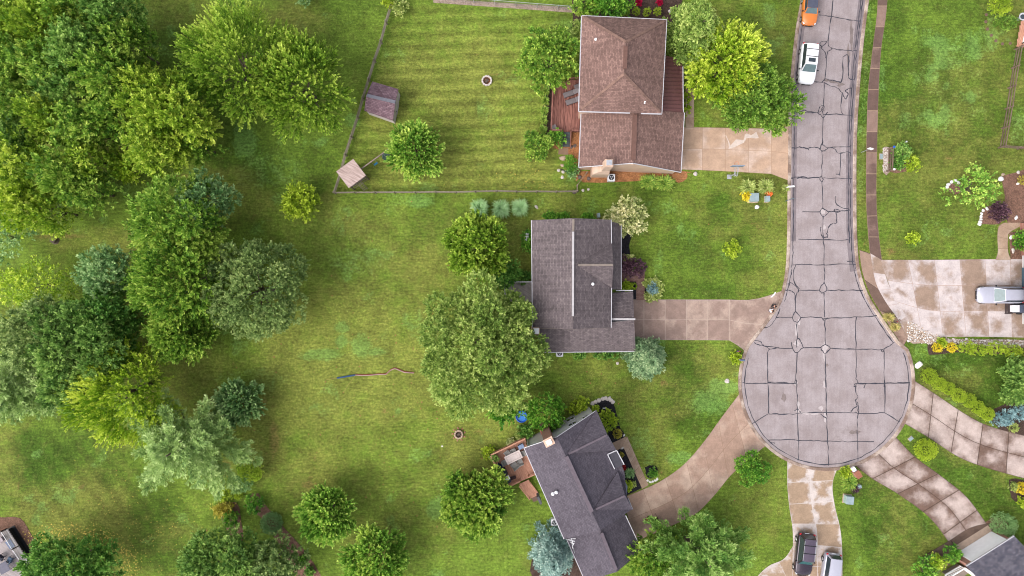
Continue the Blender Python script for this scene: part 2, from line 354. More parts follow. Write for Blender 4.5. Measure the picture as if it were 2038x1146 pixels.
    c = t.mix(t.ramp(t.math('ADD', t.attr('soil'), t.math('MULTIPLY', t.math('SUBTRACT', na, .5), 1.2)), 0.35, 1.0, 0, 0.75), c, srgb(150, 116, 78, .6))
    tan = t.ramp(t.math('ADD', t.math('MULTIPLY', na, 0.6), t.math('MULTIPLY', nc, 0.4)), 0.54, 0.72, 0, 0.38)
    c = t.mix(tan, c, srgb(178, 160, 92, .6))
    f = t.math('MULTIPLY', t.ramp(nc, 0.25, 0.75, 0.56, 1.44), t.ramp(na, 0.3, 0.7, 0.62, 1.36))
    f = t.math('MULTIPLY', f, t.math('MULTIPLY', t.ramp(nd, 0.32, 0.68, 0.78, 1.2), t.math('MULTIPLY', t.ramp(nf2, 0.3, 0.7, 0.84, 1.16), t.ramp(ne, 0.32, 0.68, 0.8, 1.16))))
    mw = t.math('MULTIPLY', t.attr('mow'), t.ramp(nb, 0.2, 0.7, 0.3, 1.3))
    f = t.math('MULTIPLY', f, t.math('ADD', 1.0, t.math('MULTIPLY', mw, 0.22)))
    t.bump(t.math('ADD', na, nc), 0.55, 0.08)
    me.materials.append(t.done(t.scale(c, f), 0.9, spec=0.12))
    o = bpy.data.objects.new('lawn', me); col.objects.link(o); props(o, 'rough mown lawn around the houses', None, None, 'structure')
lawn()

# ---- road
LE = [(1601, -40), (1600, 0), (1590, 60), (1582, 130), (1577, 200), (1575, 300), (1574, 400), (1573, 480), (1569, 545), (1556, 600), (1536, 632), (1515, 660)]
RE = [(1727, -40), (1722, 0), (1712, 80), (1704, 170), (1698, 272), (1697, 400), (1699, 482), (1705, 540), (1722, 590), (1753, 640), (1783, 683)]
CX, CY, CR = 1645, 761, 169
a0 = math.atan2(690 - CY, 1492 - CX); a1 = math.atan2(700 - CY, 1799 - CX)
arc = []
for i in range(61):
    a = a0 - (a0 + 2 * math.pi - a1 if a0 < a1 else a0 - a1) * i / 60 if False else None
sweep_from, sweep_to = a0 % (2 * math.pi), a1 % (2 * math.pi) - (2 * math.pi if a1 % (2 * math.pi) > a0 % (2 * math.pi) else 0)
arc = [(CX + CR * math.cos(sweep_from + (sweep_to - sweep_from) * i / 60), CY + CR * math.sin(sweep_from + (sweep_to - sweep_from) * i / 60)) for i in range(61)]
def smooth_poly(pts, n=6):                # Catmull-Rom resample
    P = [Vector((a, b)) for a, b in pts]; out = []
    for i in range(len(P) - 1):
        p0, p1, p2, p3 = P[max(i - 1, 0)], P[i], P[i + 1], P[min(i + 2, len(P) - 1)]
        for k in range(n):
            t = k / n; out.append(0.5 * ((2 * p1) + (p2 - p0) * t + (2 * p0 - 5 * p1 + 4 * p2 - p3) * t * t + (3 * p1 - p0 - 3 * p2 + p3) * t ** 3))
    out.append(P[-1]); return [(v.x, v.y) for v in out]
edge = smooth_poly(LE, 4) + arc + smooth_poly(RE[::-1], 4)
def asphalt():
    t = NT('asphalt'); p = t.pos()
    n = t.noise(p, 9, 5, 0.8); n2 = t.noise(p, 0.5, 5, 0.6); n3 = t.noise(p, 1.4, 4, 0.6, sc3=(3.0, 0.25, 1)); n4 = t.noise(p, 0.22, 7, 0.75)
    c = t.mix(t.ramp(n2, 0.3, 0.7), srgb(182, 167, 167, .49), srgb(203, 190, 192, .49))
    c = t.mix(t.ramp(n4, 0.60, 0.68, 0, 0.35), c, srgb(150, 135, 130, .5))
    f = t.math('MULTIPLY', t.ramp(n, 0.3, 0.7, 0.86, 1.12), t.ramp(n3, 0.3, 0.7, 0.95, 1.04))
    t.bump(n, 0.2, 0.01); return t.done(t.scale(c, f), 0.9, spec=0.2)
mb = MB(); mb.slab([W(*q, 0) + Vector((0, 0, 0.012)) for q in edge][::-1], 0.1)
road = mb.build('road', asphalt(), kind='structure', label='grey patched street ending in a round turning circle')
cracks = []
Q = lambda *p: cracks.append(Z(1518, 0, p))
Q((410, 0), (396, 120), (385, 200), (382, 262), (398, 280), (398, 292), (375, 310), (370, 400), (362, 460), (343, 482))
Q((345, 275), (333, 262), (338, 245), (370, 242), (360, 262), (340, 278), (360, 300), (367, 340))
Q((330, 88), (400, 97), (480, 112), (570, 124)); Q((400, 285), (450, 293), (510, 297), (548, 297))
Q((190, 490), (300, 478), (343, 482), (400, 505), (440, 518), (465, 545), (478, 575), (490, 575), (494, 545), (480, 530), (500, 518), (520, 515))
Q((362, 460), (400, 468), (430, 475), (458, 480), (467, 440), (468, 345), (485, 322), (500, 335), (500, 440), (505, 458), (530, 466))
Q((362, 480), (358, 500), (353, 620), (345, 635), (352, 690), (349, 830), (355, 850), (378, 865), (362, 880), (345, 882), (335, 868), (349, 830))
Q((462, 545), (458, 640), (468, 668)); Q((215, 650), (250, 658), (330, 655), (350, 640)); Q((215, 655), (240, 645), (260, 650), (300, 657))
Q((350, 670), (430, 668), (520, 675)); Q((170, 868), (210, 860), (250, 865), (300, 863), (335, 868)); Q((378, 865), (440, 860), (500, 858), (515, 850))
Q((335, 620), (322, 660), (340, 672), (352, 690), (380, 655)); Q((345, 615), (357, 625), (355, 650))
Q((378, 865), (415, 868), (445, 895), (500, 888), (515, 910)); Q((455, 895), (450, 1015), (445, 1020), (428, 1018)); Q((210, 860), (250, 868), (270, 876))
Q((348, 885), (345, 1030), (352, 1045), (345, 1060), (333, 1050), (336, 1035), (345, 1030)); Q((345, 1060), (349, 1146)); Q((165, 1042), (200, 1035), (250, 1040), (330, 1038)); Q((200, 1042), (240, 1034), (270, 1043)); Q((355, 1040), (520, 1045))
Q = lambda *p: cracks.append(Z(1518, 380, p))
Q((350, 0), (350, 100)); Q((350, 100), (385, 122), (352, 148), (333, 122), (350, 100)); Q((230, 124), (333, 122)); Q((385, 120), (420, 118), (450, 118), (425, 105), (415, 118), (430, 126), (450, 118))
Q((428, 30), (428, 75), (470, 100), (500, 104), (500, 115), (450, 118)); Q((428, 126), (432, 185), (410, 190), (385, 210), (375, 250), (380, 270), (365, 270), (352, 280))
Q((352, 148), (350, 270), (358, 330), (357, 430)); Q((338, 210), (340, 250), (352, 275)); Q((210, 282), (350, 285), (490, 287), (510, 270))
Q((172, 432), (250, 428), (350, 432), (530, 428), (540, 455)); Q((490, 410), (530, 412)); Q((357, 430), (360, 480), (358, 535)); Q((358, 535), (330, 578), (352, 595), (375, 575), (358, 535))
Q((210, 580), (330, 580)); Q((375, 580), (595, 580)); Q((145, 545), (170, 538), (210, 580), (195, 600), (190, 640)); Q((130, 580), (165, 583), (188, 610), (190, 705)); Q((190, 430), (178, 500), (190, 545), (215, 572))
Q((190, 705), (222, 740), (197, 768), (172, 740), (190, 705)); Q((78, 738), (172, 738)); Q((222, 740), (340, 738)); Q((340, 738), (375, 745), (640, 730), (665, 718)); Q((358, 595), (360, 738)); Q((340, 738), (362, 755), (378, 740))
Q((197, 768), (200, 850), (195, 915)); Q((200, 850), (220, 880), (238, 918)); Q((165, 880), (175, 925), (200, 945), (238, 918), (340, 915)); Q((0, 905), (90, 918), (175, 920)); Q((0, 900), (40, 925), (28, 945), (30, 1118)); Q((40, 925), (95, 915)); Q((-50, 885), (-20, 900), (0, 903)); Q((-48, 872), (-15, 880), (0, 903))
Q((362, 755), (365, 900)); Q((340, 915), (365, 898), (395, 920), (362, 950), (340, 920)); Q((395, 922), (545, 925), (700, 928)); Q((700, 928), (740, 905), (768, 885)); Q((690, 925), (700, 943), (710, 925))
Q((548, 735), (540, 800), (545, 925), (545, 1080), (550, 1110), (555, 1125)); Q((710, 928), (708, 1146)); Q((200, 945), (195, 1060), (190, 1130)); Q((362, 950), (368, 1146)); Q((-100, 1125), (20, 1125)); Q((30, 1118), (50, 1125), (185, 1125)); Q((555, 1125), (850, 1122)); Q((555, 1125), (538, 1128), (535, 1145), (548, 1140))
Q((100, 690), (78, 738), (40, 790), (-5, 800), (20, 800))
Q = lambda *p: cracks.append(Z(1440, 756, p))
Q((110, 18), (250, 20), (270, 12), (420, 20)); Q((260, 24), (262, 195)); Q((262, 197), (330, 200), (430, 197), (480, 190), (580, 190), (605, 190)); Q((605, 190), (760, 190), (790, 195), (870, 195), (942, 192)); Q((942, 192), (1030, 245)); Q((940, 0), (942, 192))
Q((165, 255), (262, 197)); Q((425, 0), (432, 195), (437, 350), (435, 470)); Q((600, 0), (600, 190), (608, 355), (612, 500)); Q((775, 25), (770, 60), (785, 100), (770, 115), (775, 140), (785, 190), (780, 260), (785, 470)); Q((770, 130), (785, 140), (790, 190)); Q((740, 185), (780, 150))
Q((300, 370), (270, 360), (275, 350), (400, 348), (435, 352), (600, 357), (878, 360)); Q((780, 20), (1090, 15)); Q((820, 45), (830, 20))
Q((415, 180), (430, 170), (450, 190)); Q((570, 200), (600, 225))
ring = [(CX + (CR - 6) * math.cos(sweep_from + (sweep_to - sweep_from) * i / 60), CY + (CR - 6) * math.sin(sweep_from + (sweep_to - sweep_from) * i / 60)) for i in range(0, 61)]
cracks.append([(x + 5, y) for x, y in smooth_poly(LE[:-2], 3)]); cracks.append(ring[2:]); cracks.append([(x - 5, y) for x, y in smooth_poly(RE, 3)]); cracks.append([(x - 9, y + 2) for x, y in smooth_poly(RE[:7], 3)])
rng = random.Random(4); mb = MB()
for k, cpts in enumerate(cracks):
    pts = smooth_poly(cpts, 4) if len(cpts) < 30 else cpts; out = []
    for i in range(len(pts) - 1):
        (xa, ya), (xb, yb) = pts[i], pts[i + 1]; L = math.hypot(xb - xa, yb - ya); m = max(1, int(L / 7))
        for j in range(m): out.append((xa + (xb - xa) * j / m + rng.gauss(0, .5), ya + (yb - ya) * j / m + rng.gauss(0, .5)))
    out.append(pts[-1]); P = [W(x, y) for x, y in out]
    mb.ribbon(P, [max(0.05, rng.gauss(0.088, 0.03)) for _ in P], 0.018 + 0.0002 * (k % 17))
mb.build('tar_seam', plain('road_tar', (0.035, 0.034, 0.045), 0.55, var=0.3), parent=road, fix=False)
rp_ = MB(); rg_ = random.Random(9)
for (x, y, rx, ry) in ((1589, 817, 5, 4), (1603, 822, 12, 3), (1634, 812, 5, 5), (1642, 830, 4, 14), (1641, 690, 7, 8), (1585, 683, 6, 6), (1583, 762, 4, 5), (1641, 765, 4, 8), (1588, 805, 3, 8), (1640, 452, 3, 6), (1590, 640, 3, 9), (1640, 700, 3, 20), (1620, 823, 10, 3), (1637, 420, 5, 6), (1585, 655, 3, 16)):
    q = [(x + rx * (.6 + .6 * rg_.random()) * math.cos(k * math.pi / 7), y + ry * (.6 + .6 * rg_.random()) * math.sin(k * math.pi / 7)) for k in range(14)][::-1]
    rp_.face([W(*p_) + Vector((0, 0, .0152 + .00012 * (len(rp_.f) % 20))) for p_ in q])
rp_.build('worn_patch', plain('worn_asphalt', srgb(212, 200, 200, .56), .9, var=.1), parent=road, fix=False)
os_ = MB()
for (x, y, rx, ry) in ((1645, 727, 4, 4), (1660, 163, 15, 3), (1672, 168, 8, 4), (1694, 70, 4, 34), (1688, 110, 3, 26), (1645, 160, 9, 3), (1560, 790, 6, 10), (1700, 860, 12, 5)):
    q = [(x + rx * (.5 + .7 * rg_.random()) * math.cos(k * math.pi / 8), y + ry * (.5 + .7 * rg_.random()) * math.sin(k * math.pi / 8)) for k in range(16)][::-1]
    os_.face([W(*p_) + Vector((0, 0, .0149 - .00008 * (len(os_.f) % 20))) for p_ in q])
os_.build('oil_stain', plain('stained_asphalt', srgb(158, 143, 140, .48), .9, var=.2, sc=2), parent=road, fix=False)
gs_ = MB()
for pl_, o_, w_ in ((smooth_poly(RE[:8], 3), -7, 13), (smooth_poly(LE[:8], 3), 6, 9)): gs_.ribbon([W(x + o_, y) for x, y in pl_], w_ / S, .0145)
gs_.build('gutter_strip', plain('gutter_asphalt', srgb(150, 138, 142, .52), .9, var=.25, sc=.8), parent=road, fix=False)
road.location.z = .03                    # asphalt lies just above the drive mouths that run under it
# ---- kerb
kp = []; 
cen = smooth_poly(LE, 4) + arc + smooth_poly(RE[::-1], 4)
mb = MB(); P = [W(x, y) for x, y in cen]
prof = [(-0.02, 0.0), (0.0, 0.03), (0.08, 0.10), (0.32, 0.10), (0.40, 0.085), (0.41, 0.0)]
vs = []
for i, p in enumerate(P):
    d = (P[min(i + 1, len(P) - 1)] - P[max(i - 1, 0)]).normalized(); nrm = Vector((d.y, -d.x, 0))   # to the right of travel = outside on the left edge going south
    for a, z in prof: vs.append(p - nrm * -a * 1.0 + Vector((0, 0, z)))
m = len(prof)
mb.mesh(vs, [[i * m + j, i * m + j + 1, (i + 1) * m + j + 1, (i + 1) * m + j] for i in range(len(P) - 1) for j in range(m - 1)])
t_ = NT('kerb_concrete'); n_ = t_.noise(t_.pos(), .45, 6, .65); n2_ = t_.noise(t_.pos(), 6, 4)
KERB = t_.done(t_.scale(t_.mix(t_.ramp(n_, .4, .62), srgb(158, 132, 118, .52), srgb(216, 196, 182, .56)), t_.ramp(n2_, .3, .7, .85, 1.12)), .9)
KSIGN = nrm
mb.build('kerb', KERB, kind='structure', label='pale rolled kerb round the street')
# ---- slabs
def resample(pts, n):
    P = [Vector(p) for p in smooth_poly(pts, 8)]; L = [0]
    for a, b in zip(P[:-1], P[1:]): L.append(L[-1] + (b - a).length)
    out = []
    for i in range(n + 1):
        d = L[-1] * i / n; k = max(j for j in range(len(L)) if L[j] <= d + 1e-9); k = min(k, len(P) - 2)
        f = (d - L[k]) / max(1e-9, L[k + 1] - L[k]); out.append(P[k].lerp(P[k + 1], f))
    return out
def drive(name, Lp, Rp, nslab, ncol, mat, z=0.035, seed=1, label=None, sub=6, colfrac=None):
    if len(Lp) == len(Rp):
        A_, B_ = [Vector(p) for p in smooth_poly(Lp, 8)], [Vector(p) for p in smooth_poly(Rp, 8)]; D_ = [0]
        for i in range(len(A_) - 1): D_.append(D_[-1] + ((A_[i + 1] + B_[i + 1]) / 2 - (A_[i] + B_[i]) / 2).length)
        xs_ = np.interp(np.linspace(0, D_[-1], nslab * sub + 1), D_, np.arange(len(D_)))
        ev = lambda P, x: P[min(int(x), len(P) - 2)].lerp(P[min(int(x), len(P) - 2) + 1], x - min(int(x), len(P) - 2))
        Lr, Rr = [ev(A_, x) for x in xs_], [ev(B_, x) for x in xs_]
    else: Lr, Rr = resample(Lp, nslab * sub), resample(Rp, nslab * sub)
    rg = random.Random(seed)
    fr = colfrac or [i / ncol for i in range(ncol + 1)]; vs = []; fs = []; uvs = []; rn = []
    for i in range(nslab):
        for j in range(len(fr) - 1):
            rv = rg.random()
            for k in range(sub):
                a = i * sub + k; n = len(vs)
                for (q, f, u, v) in ((a, fr[j], k / sub, 0), (a, fr[j + 1], k / sub, 1), (a + 1, fr[j + 1], (k + 1) / sub, 1), (a + 1, fr[j], (k + 1) / sub, 0)):
                    p = Lr[q].lerp(Rr[q], f); w = W(p.x, p.y); vs.append((w.x, w.y, z)); uvs.append((u, v))
                fs.append([n, n + 1, n + 2, n + 3]); rn.append(rv)
    nf = len(fs)
    ring_ = [Lr[i] for i in range(len(Lr))] + [Rr[i] for i in range(len(Rr) - 1, -1, -1)]
    m = len(ring_)
    for i in range(m):                   # side skirt
        a, b = ring_[i], ring_[(i + 1) % m]; wa, wb = W(a.x, a.y), W(b.x, b.y); n = len(vs)
        vs += [(wa.x, wa.y, z), (wb.x, wb.y, z), (wb.x, wb.y, -0.05), (wa.x, wa.y, -0.05)]; fs.append([n, n + 1, n + 2, n + 3]); uvs += [(0.5, 0.5)] * 4; rn.append(0.9)
    me = bpy.data.meshes.new(name); me.from_pydata(vs, [], fs); uv = me.uv_layers.new(name='UVMap')
    for p in me.polygons:
        for li in p.loop_indices: uv.data[li].uv = uvs[me.loops[li].vertex_index]
    at = me.attributes.new('rnd', 'FLOAT', 'FACE'); at.data.foreach_set('value', rn)
    me.materials.append(mat)
    if me.polygons[0].normal.z < 0: me.flip_normals()
    o = bpy.data.objects.new(name, me); col.objects.link(o); return props(o, label, None, None, 'structure')
K = .5
cm_peach = concrete('peach_concrete', srgb(206, 174, 150, .64), srgb(222, 196, 180, .64), srgb(182, 150, 124, .64), bias=-0.1, edgek=0.5, slab_var=0.3)
cm_brown = concrete('brown_concrete', srgb(166, 141, 130, .64), srgb(192, 168, 154, .64), srgb(206, 186, 172, .62), bias=-0.06, edgek=0.3, slab_var=0.3, sc=0.6)
cm_tanb = concrete('buff_concrete', srgb(180, 150, 133, .66), srgb(206, 180, 162, .66), srgb(150, 122, 100, .62), bias=-0.02, edgek=0.1, slab_var=0.2, sc=0.3, jw=0.01)
cm_white = concrete('bleached_tan_concrete', srgb(196, 168, 142, .54), srgb(238, 224, 218, .54), srgb(240, 228, 224, .54), bias=-0.03, edgek=0.5, slab_var=0.22, sc=0.5, soft=0.08)
cm_dirty = concrete('stained_concrete', srgb(134, 108, 96, .54), srgb(222, 202, 194, .54), srgb(92, 72, 62, .54), bias=0.0, edgek=-0.7, slab_var=0.26, sc=0.6, soft=0.24, jw=0.022)
cm_wash = concrete('half_washed_concrete', srgb(180, 154, 136, .54), srgb(234, 220, 218, .54), srgb(196, 166, 150, .54), bias=0.03, edgek=0.4, slab_var=0.32, sc=0.4, soft=0.12, jw=0.012)
cm_walk = concrete('dark_pavement', srgb(122, 98, 90, .58), srgb(160, 132, 120, .58), srgb(194, 166, 140, .58), bias=-0.1, edgek=0.1, slab_var=0.6, sc=0.5, jw=0.02)
cm_path = concrete('tan_path', srgb(186, 158, 136, .6), srgb(208, 184, 164, .6), srgb(150, 122, 100, .6), bias=-0.05, edgek=0.2, slab_var=0.4, jw=0.03)
d1_ = drive('driveway', [(1352, 253), (1430, 254), (1535, 256)], [(1352, 337), (1430, 340), (1535, 346)], 4, 2, cm_peach, label='peach concrete driveway of the brown roofed house')
sp_ = MB(); 
for k_, (pl_, w_) in enumerate(((Z(1000, 0, [(1322, 868), (1350, 850), (1372, 832), (1412, 826)]), [.1, .5, .75, .3]), (Z(1000, 0, [(1412, 826), (1420, 806), (1428, 788)]), [.2, .25, .5]), (Z(1000, 0, [(1424, 794), (1455, 798), (1480, 790), (1496, 806)]), [.6, .3, .8, .1]), (Z(1000, 0, [(1305, 790), (1322, 830), (1330, 860)]), [.06, .12, .2]))): sp_.ribbon([W(*q) for q in pl_], w_, .0375 + .0004 * k_)
sp_.build('white_spill', plain('white_spill', srgb(232, 214, 204, .62), .8), parent=d1_, fix=False)
drive('driveway', [(1535, 256), (1576, 250)], [(1535, 346), (1577, 362)], 1, 2, cm_peach, z=.034, seed=31, label='flared mouth of the peach driveway at the street')
drive('driveway', [(1451, 596), (1505, 595), (1575, 572)], [(1451, 677), (1476, 693), (1500, 718)], 1, 2, cm_brown, z=.034, seed=33, label='flared mouth of the brown grey driveway at the turning circle')
drive('driveway', [(1239, 596), (1451, 596)], [(1239, 676), (1451, 677)], 5, 2, cm_brown, seed=4, label='brown grey driveway of the grey roofed house')
drive('driveway', [(1240, 990), (1270, 978), (1315, 957), (1360, 925), (1400, 880), (1440, 825), (1482, 770)], [(1262, 1078), (1300, 1062), (1345, 1042), (1385, 1022), (1422, 985), (1462, 938), (1530, 882)], 7, 2, cm_tanb, seed=7, label='buff driveway bending to the dark roofed house')
drive('driveway', [(1567, 912), (1567, 965), (1571, 1010), (1577, 1050), (1578, 1090), (1576, 1170)], [(1672, 920), (1657, 960), (1661, 1005), (1672, 1052), (1676, 1100), (1676, 1170)], 6, 2, cm_white, seed=9, label='bleached tan driveway where the two dark cars stand')
drive('driveway', [(1579, 1085), (1560, 1112), (1530, 1126), (1505, 1150), (1490, 1180)], [(1579, 1170), (1579, 1175), (1578, 1180), (1577, 1185), (1576, 1190)], 3, 1, cm_white, z=0.031, seed=3, label='narrow side strip of the bleached driveway')
drive('driveway', [(1697, 922), (1735, 952), (1790, 985), (1850, 1030), (1887, 1077), (1900, 1098)], [(1776, 862), (1820, 908), (1870, 945), (1920, 985), (1955, 1030), (1985, 1075)], 5, 2, cm_dirty, seed=12, label='dark stained driveway running diagonally to the corner house')
drive('driveway', [(1830, 1112), (1850, 1099), (1887, 1077), (1930, 1050), (1972, 1040)], [(1838, 1160), (1880, 1130), (1915, 1110), (1950, 1090), (1990, 1075)], 2, 1, concrete('dark_wet_concrete', srgb(92, 74, 66, K), srgb(128, 106, 94, K), srgb(80, 62, 55, K), bias=-0.1, edgek=0.0, sc=0.5), z=0.04, seed=2, label='dark walk in front of the corner garage')
drive('driveway', [(1799, 842), (1850, 872), (1905, 908), (1960, 930), (2060, 958)], [(1808, 750), (1860, 783), (1920, 823), (1970, 848), (2060, 872)], 5, 2, cm_dirty, seed=5, label='dark stained driveway curving off to the east edge')
drive('driveway', [(1752, 517), (1840, 517), (1940, 516), (2060, 515)], [(1795, 640), (1860, 668), (1950, 670), (2060, 672)], 6, 3, cm_wash, seed=21, label='wide half washed driveway with the white car')
drive('pavement', [(1748, -30), (1745, 30), (1736, 102), (1727, 191), (1724, 306), (1724, 400), (1728, 470), (1732, 508)], [(1768, -30), (1763, 30), (1753, 102), (1748, 191), (1745, 306), (1744, 400), (1749, 470), (1755, 518)], 13, 1, cm_walk, seed=8, label='narrow brown pavement along the street')
drive('pavement', [(1732, 504), (1742, 560), (1762, 600), (1790, 640), (1805, 672)], [(1754, 517), (1766, 560), (1784, 597), (1803, 630), (1812, 662)], 5, 1, cm_wash, z=0.041, seed=14, label='pale curved pavement across the driveway mouth')
drive('driveway_apron', [(1710, 497), (1716, 540), (1732, 585), (1757, 628), (1797, 690)], [(1733, 505), (1742, 560), (1762, 600), (1790, 640), (1806, 675)], 3, 1, concrete('apron_concrete', srgb(138, 112, 100, K), srgb(190, 160, 142, K), srgb(90, 74, 68, K), bias=-0.05, sc=0.6, edgek=0.2), z=0.037, seed=15, label='brown driveway apron beside the kerb')
drive('path', [(1364, 176), (1364, 215), (1364, 254)], [(1381, 176), (1381, 215), (1381, 254)], 4, 1, cm_path, z=0.038, label='tan path from the driveway to the porch')
drive('path', [(1217, 882), (1247, 868)], [(1226, 897), (1241, 889)], 1, 1, cm_path, z=0.038, label='short tan path to the front door')
drive('path', [(1239, 886), (1252, 915), (1264, 942), (1278, 973)], [(1248, 868), (1262, 900), (1275, 930), (1291, 965)], 5, 1, cm_path, z=0.042, seed=6, label='tan slab path beside the black mulch bed')
t_ = NT('red_pavers'); b_ = t_.n('ShaderNodeTexBrick'); t_.l(t_.pos(), b_.inputs['Vector']); b_.inputs['Scale'].default_value = 1; b_.inputs['Brick Width'].default_value = .3; b_.inputs['Row Height'].default_value = .15; b_.inputs['Mortar Size'].default_value = .01
b_.inputs['Color1'].default_value = (*srgb(160, 120, 108, .5), 1); b_.inputs['Color2'].default_value = (*srgb(188, 150, 138, .5), 1); b_.inputs['Mortar'].default_value = (*srgb(120, 90, 80, .5), 1)
pavers = t_.done(b_.outputs[0], 0.85)
def sheet(name, pts, mat, z=0.03, label=None, wob=0.0, n=4, kind='structure'):
    P = smooth_poly(list(pts) + [pts[0]], n)[:-1] if n else pts
    rg = random.Random(len(pts) * 7 + int(pts[0][0])); P = [(x + rg.gauss(0, wob), y + rg.gauss(0, wob)) for x, y in P]
    mb = MB(); pw = [W(x, y) + Vector((0, 0, z)) for x, y in P]
    ar = sum(pw[i].x * pw[(i + 1) % len(pw)].y - pw[(i + 1) % len(pw)].x * pw[i].y for i in range(len(pw)))
    if ar < 0: pw = pw[::-1]
    mb.slab(pw, z + 0.03); return mb.build(name, mat, kind=kind, label=label)
sheet('path', [(1234, 543), (1283, 540), (1283, 597), (1266, 597), (1266, 560), (1234, 560)], pavers, 0.036, 'red paver path to the front door', n=0)
drive('path', [(1998, 443), (1988, 450), (1985, 470), (1986, 500), (1981, 517)], [(2045, 443), (2010, 462), (2006, 475), (2006, 500), (2012, 517)], 4, 1, cm_path, z=0.038, seed=3, label='pale path curving from the wide driveway to the east house')
# ---- beds
sheet('mulch_bed', [(1180, 802), (1200, 792), (1216, 796), (1224, 812), (1233, 846), (1243, 868), (1218, 880), (1200, 840)], M['blackmulch'], 0.03, 'black mulch bed at the north east corner of the dark roofed house', 0.5)
sheet('mulch_bed', [(1212, 902), (1240, 889), (1258, 926), (1277, 971), (1244, 987), (1218, 940)], M['blackmulch'], 0.03, 'black mulch bed between front path and dark roofed house', 0.3, n=0)
sheet('mulch_bed', [(1284, 930), (1296, 926), (1308, 930), (1306, 945), (1294, 952), (1286, 945)], M['blackmulch'], 0.03, 'small black mulch patch beside the bent driveway', 0.5)
sheet('mulch_bed', [(1232, 462), (1257, 464), (1252, 490), (1255, 530), (1234, 545), (1228, 500)], M['blackmulch'], 0.03, 'black mulch strip along the front of the grey roofed house', 0.4)
sheet('mulch_bed', [(1236, 558), (1266, 558), (1266, 597), (1236, 597)], M['blackmulch'], 0.028, 'small black mulch bed by the grey house door', 0.3, n=0)
sheet('mulch_bed', [(1283, 556), (1300, 556), (1313, 566), (1313, 585), (1308, 594), (1284, 595)], M['blackmulch'], 0.03, 'black mulch bed with blue green shrub by the driveway', 0.4)
sheet('mulch_bed', [(1100, 294), (1120, 262), (1156, 262), (1156, 352), (1140, 352), (1138, 310)], M['orangemulch'], 0.03, 'orange mulch by the deck stairs', 0.5, n=2)
sheet('mulch_bed', [(1150, 340), (1360, 340), (1367, 345), (1366, 356), (1350, 364), (1330, 358), (1240, 362), (1160, 363)], M['orangemulch'], 0.029, 'orange mulch strip under the south wall of the brown roofed house', 0.5, n=2)
sheet('mulch_bed', [(1086, 170), (1100, 165), (1097, 265), (1080, 262)], M['darkmulch'], 0.03, 'dark mulch under the daylilies', 0.5, n=2)
sheet('mulch_bed', [(1140, -20), (1340, -20), (1350, 30), (1340, 60), (1160, 60), (1140, 30)], M['darkmulch'], 0.03, 'dark brown mulch bed behind the brown roofed house', 0.5)
sheet('mulch_bed', [(1062, 1100), (1078, 1062), (1100, 1055), (1124, 1072), (1160, 1150), (1060, 1150)], M['darkmulch'], 0.03, 'dark mulch under the blue spruce', 1, n=3)
sheet('mulch_bed', [(1768, 296), (1790, 294), (1806, 300), (1812, 332), (1800, 341), (1770, 341)], M['brownmulch'], 0.03, 'brown mulch bed behind the bench fence', 0.6, n=2)
sheet('mulch_bed', [(1883, 372), (1892, 362), (1905, 360), (1915, 372), (1905, 386), (1890, 382)], M['brownmulch'], 0.03, 'brown mulch patch under the sparse young tree', 0.4)
sheet('mulch_bed', [(1992, 352), (2020, 343), (2060, 342), (2060, 442), (2005, 442), (2000, 390)], M['brownmulch'], 0.03, 'large reddish mulch bed at the east edge', 0.6, n=2)
sheet('mulch_bed', [(1950, 445), (1952, 424), (1962, 412), (1980, 412), (1992, 430), (1988, 446)], M['brownmulch'], 0.03, 'mulch patch under the purple shrub', 0.4)
sheet('mulch_bed', [(2008, 462), (2060, 460), (2060, 517), (2012, 517)], M['brownmulch'], 0.028, 'mulch bed beside the curved pale path', 0.4, n=0)
sheet('mulch_bed', [(1846, 682), (1870, 684), (1920, 676), (2060, 676), (2060, 704), (1900, 702), (1850, 705)], M['darkmulch'], 0.028, 'dark soil under the round yellow shrubs', 0.8, n=2)
sheet('mulch_bed', [(1965, 822), (2000, 805), (2060, 800), (2060, 870), (2010, 866), (1985, 850)], M['darkmulch'], 0.027, 'dark mulch under the blue juniper', 0.8, n=2)
sheet('mulch_bed', [(428, 1010), (445, 1000), (470, 1000), (478, 1020), (484, 1070), (470, 1085), (450, 1050)], M['brownmulch'], 0.03, 'teardrop mulch bed with a small shrub', 0.6)
sheet('mulch_bed', [(494, 984), (515, 982), (528, 1005), (570, 1055), (625, 1120), (640, 1160), (600, 1160), (560, 1090), (520, 1030), (490, 1005)], M['brownmulch'], 0.03, 'long mulch strip beside the clipped hedge', 0.6, n=2)
sheet('mulch_bed', [(-30, 1028), (10, 1028), (40, 1030), (55, 1050), (80, 1100), (70, 1150), (-30, 1150)], M['brownmulch'], 0.03, 'reddish mulch around the grey corner deck', 0.8, n=2)
sheet('mulch_bed', [(2008, 955), (2035, 955), (2060, 990), (2030, 1000), (2012, 990)], M['darkmulch'], 0.03, 'dark mulch under the yellow shrub at the east edge', 0.5, n=2)
sheet('mulch_bed', [(1952, 1050), (1975, 1030), (2005, 1040), (2000, 1080), (1975, 1085)], M['brownmulch'], 0.026, 'mulch under the round blue green shrub', 0.5, n=2)
sheet('soil', [(1040, 1090), (1060, 1070), (1030, 1080), (1020, 1100)], M['darkmulch'], 0.02, 'bare soil', 0.5, n=2) if False else None
sheet('gravel_bed', [(1803, 640), (1812, 640), (1850, 660), (1880, 672), (1960, 676), (2060, 676), (2060, 690), (1960, 688), (1900, 682), (1850, 684), (1806, 680)], M['gravelbase'], 0.034, 'gravel strip along the wide driveway', 0.8, n=3)
sheet('gravel_bed', [(1757, 294), (1769, 294), (1769, 344), (1758, 342)], M['gravelbase'], 0.034, 'narrow gravel strip beside the bench fence', 0.5, n=2)
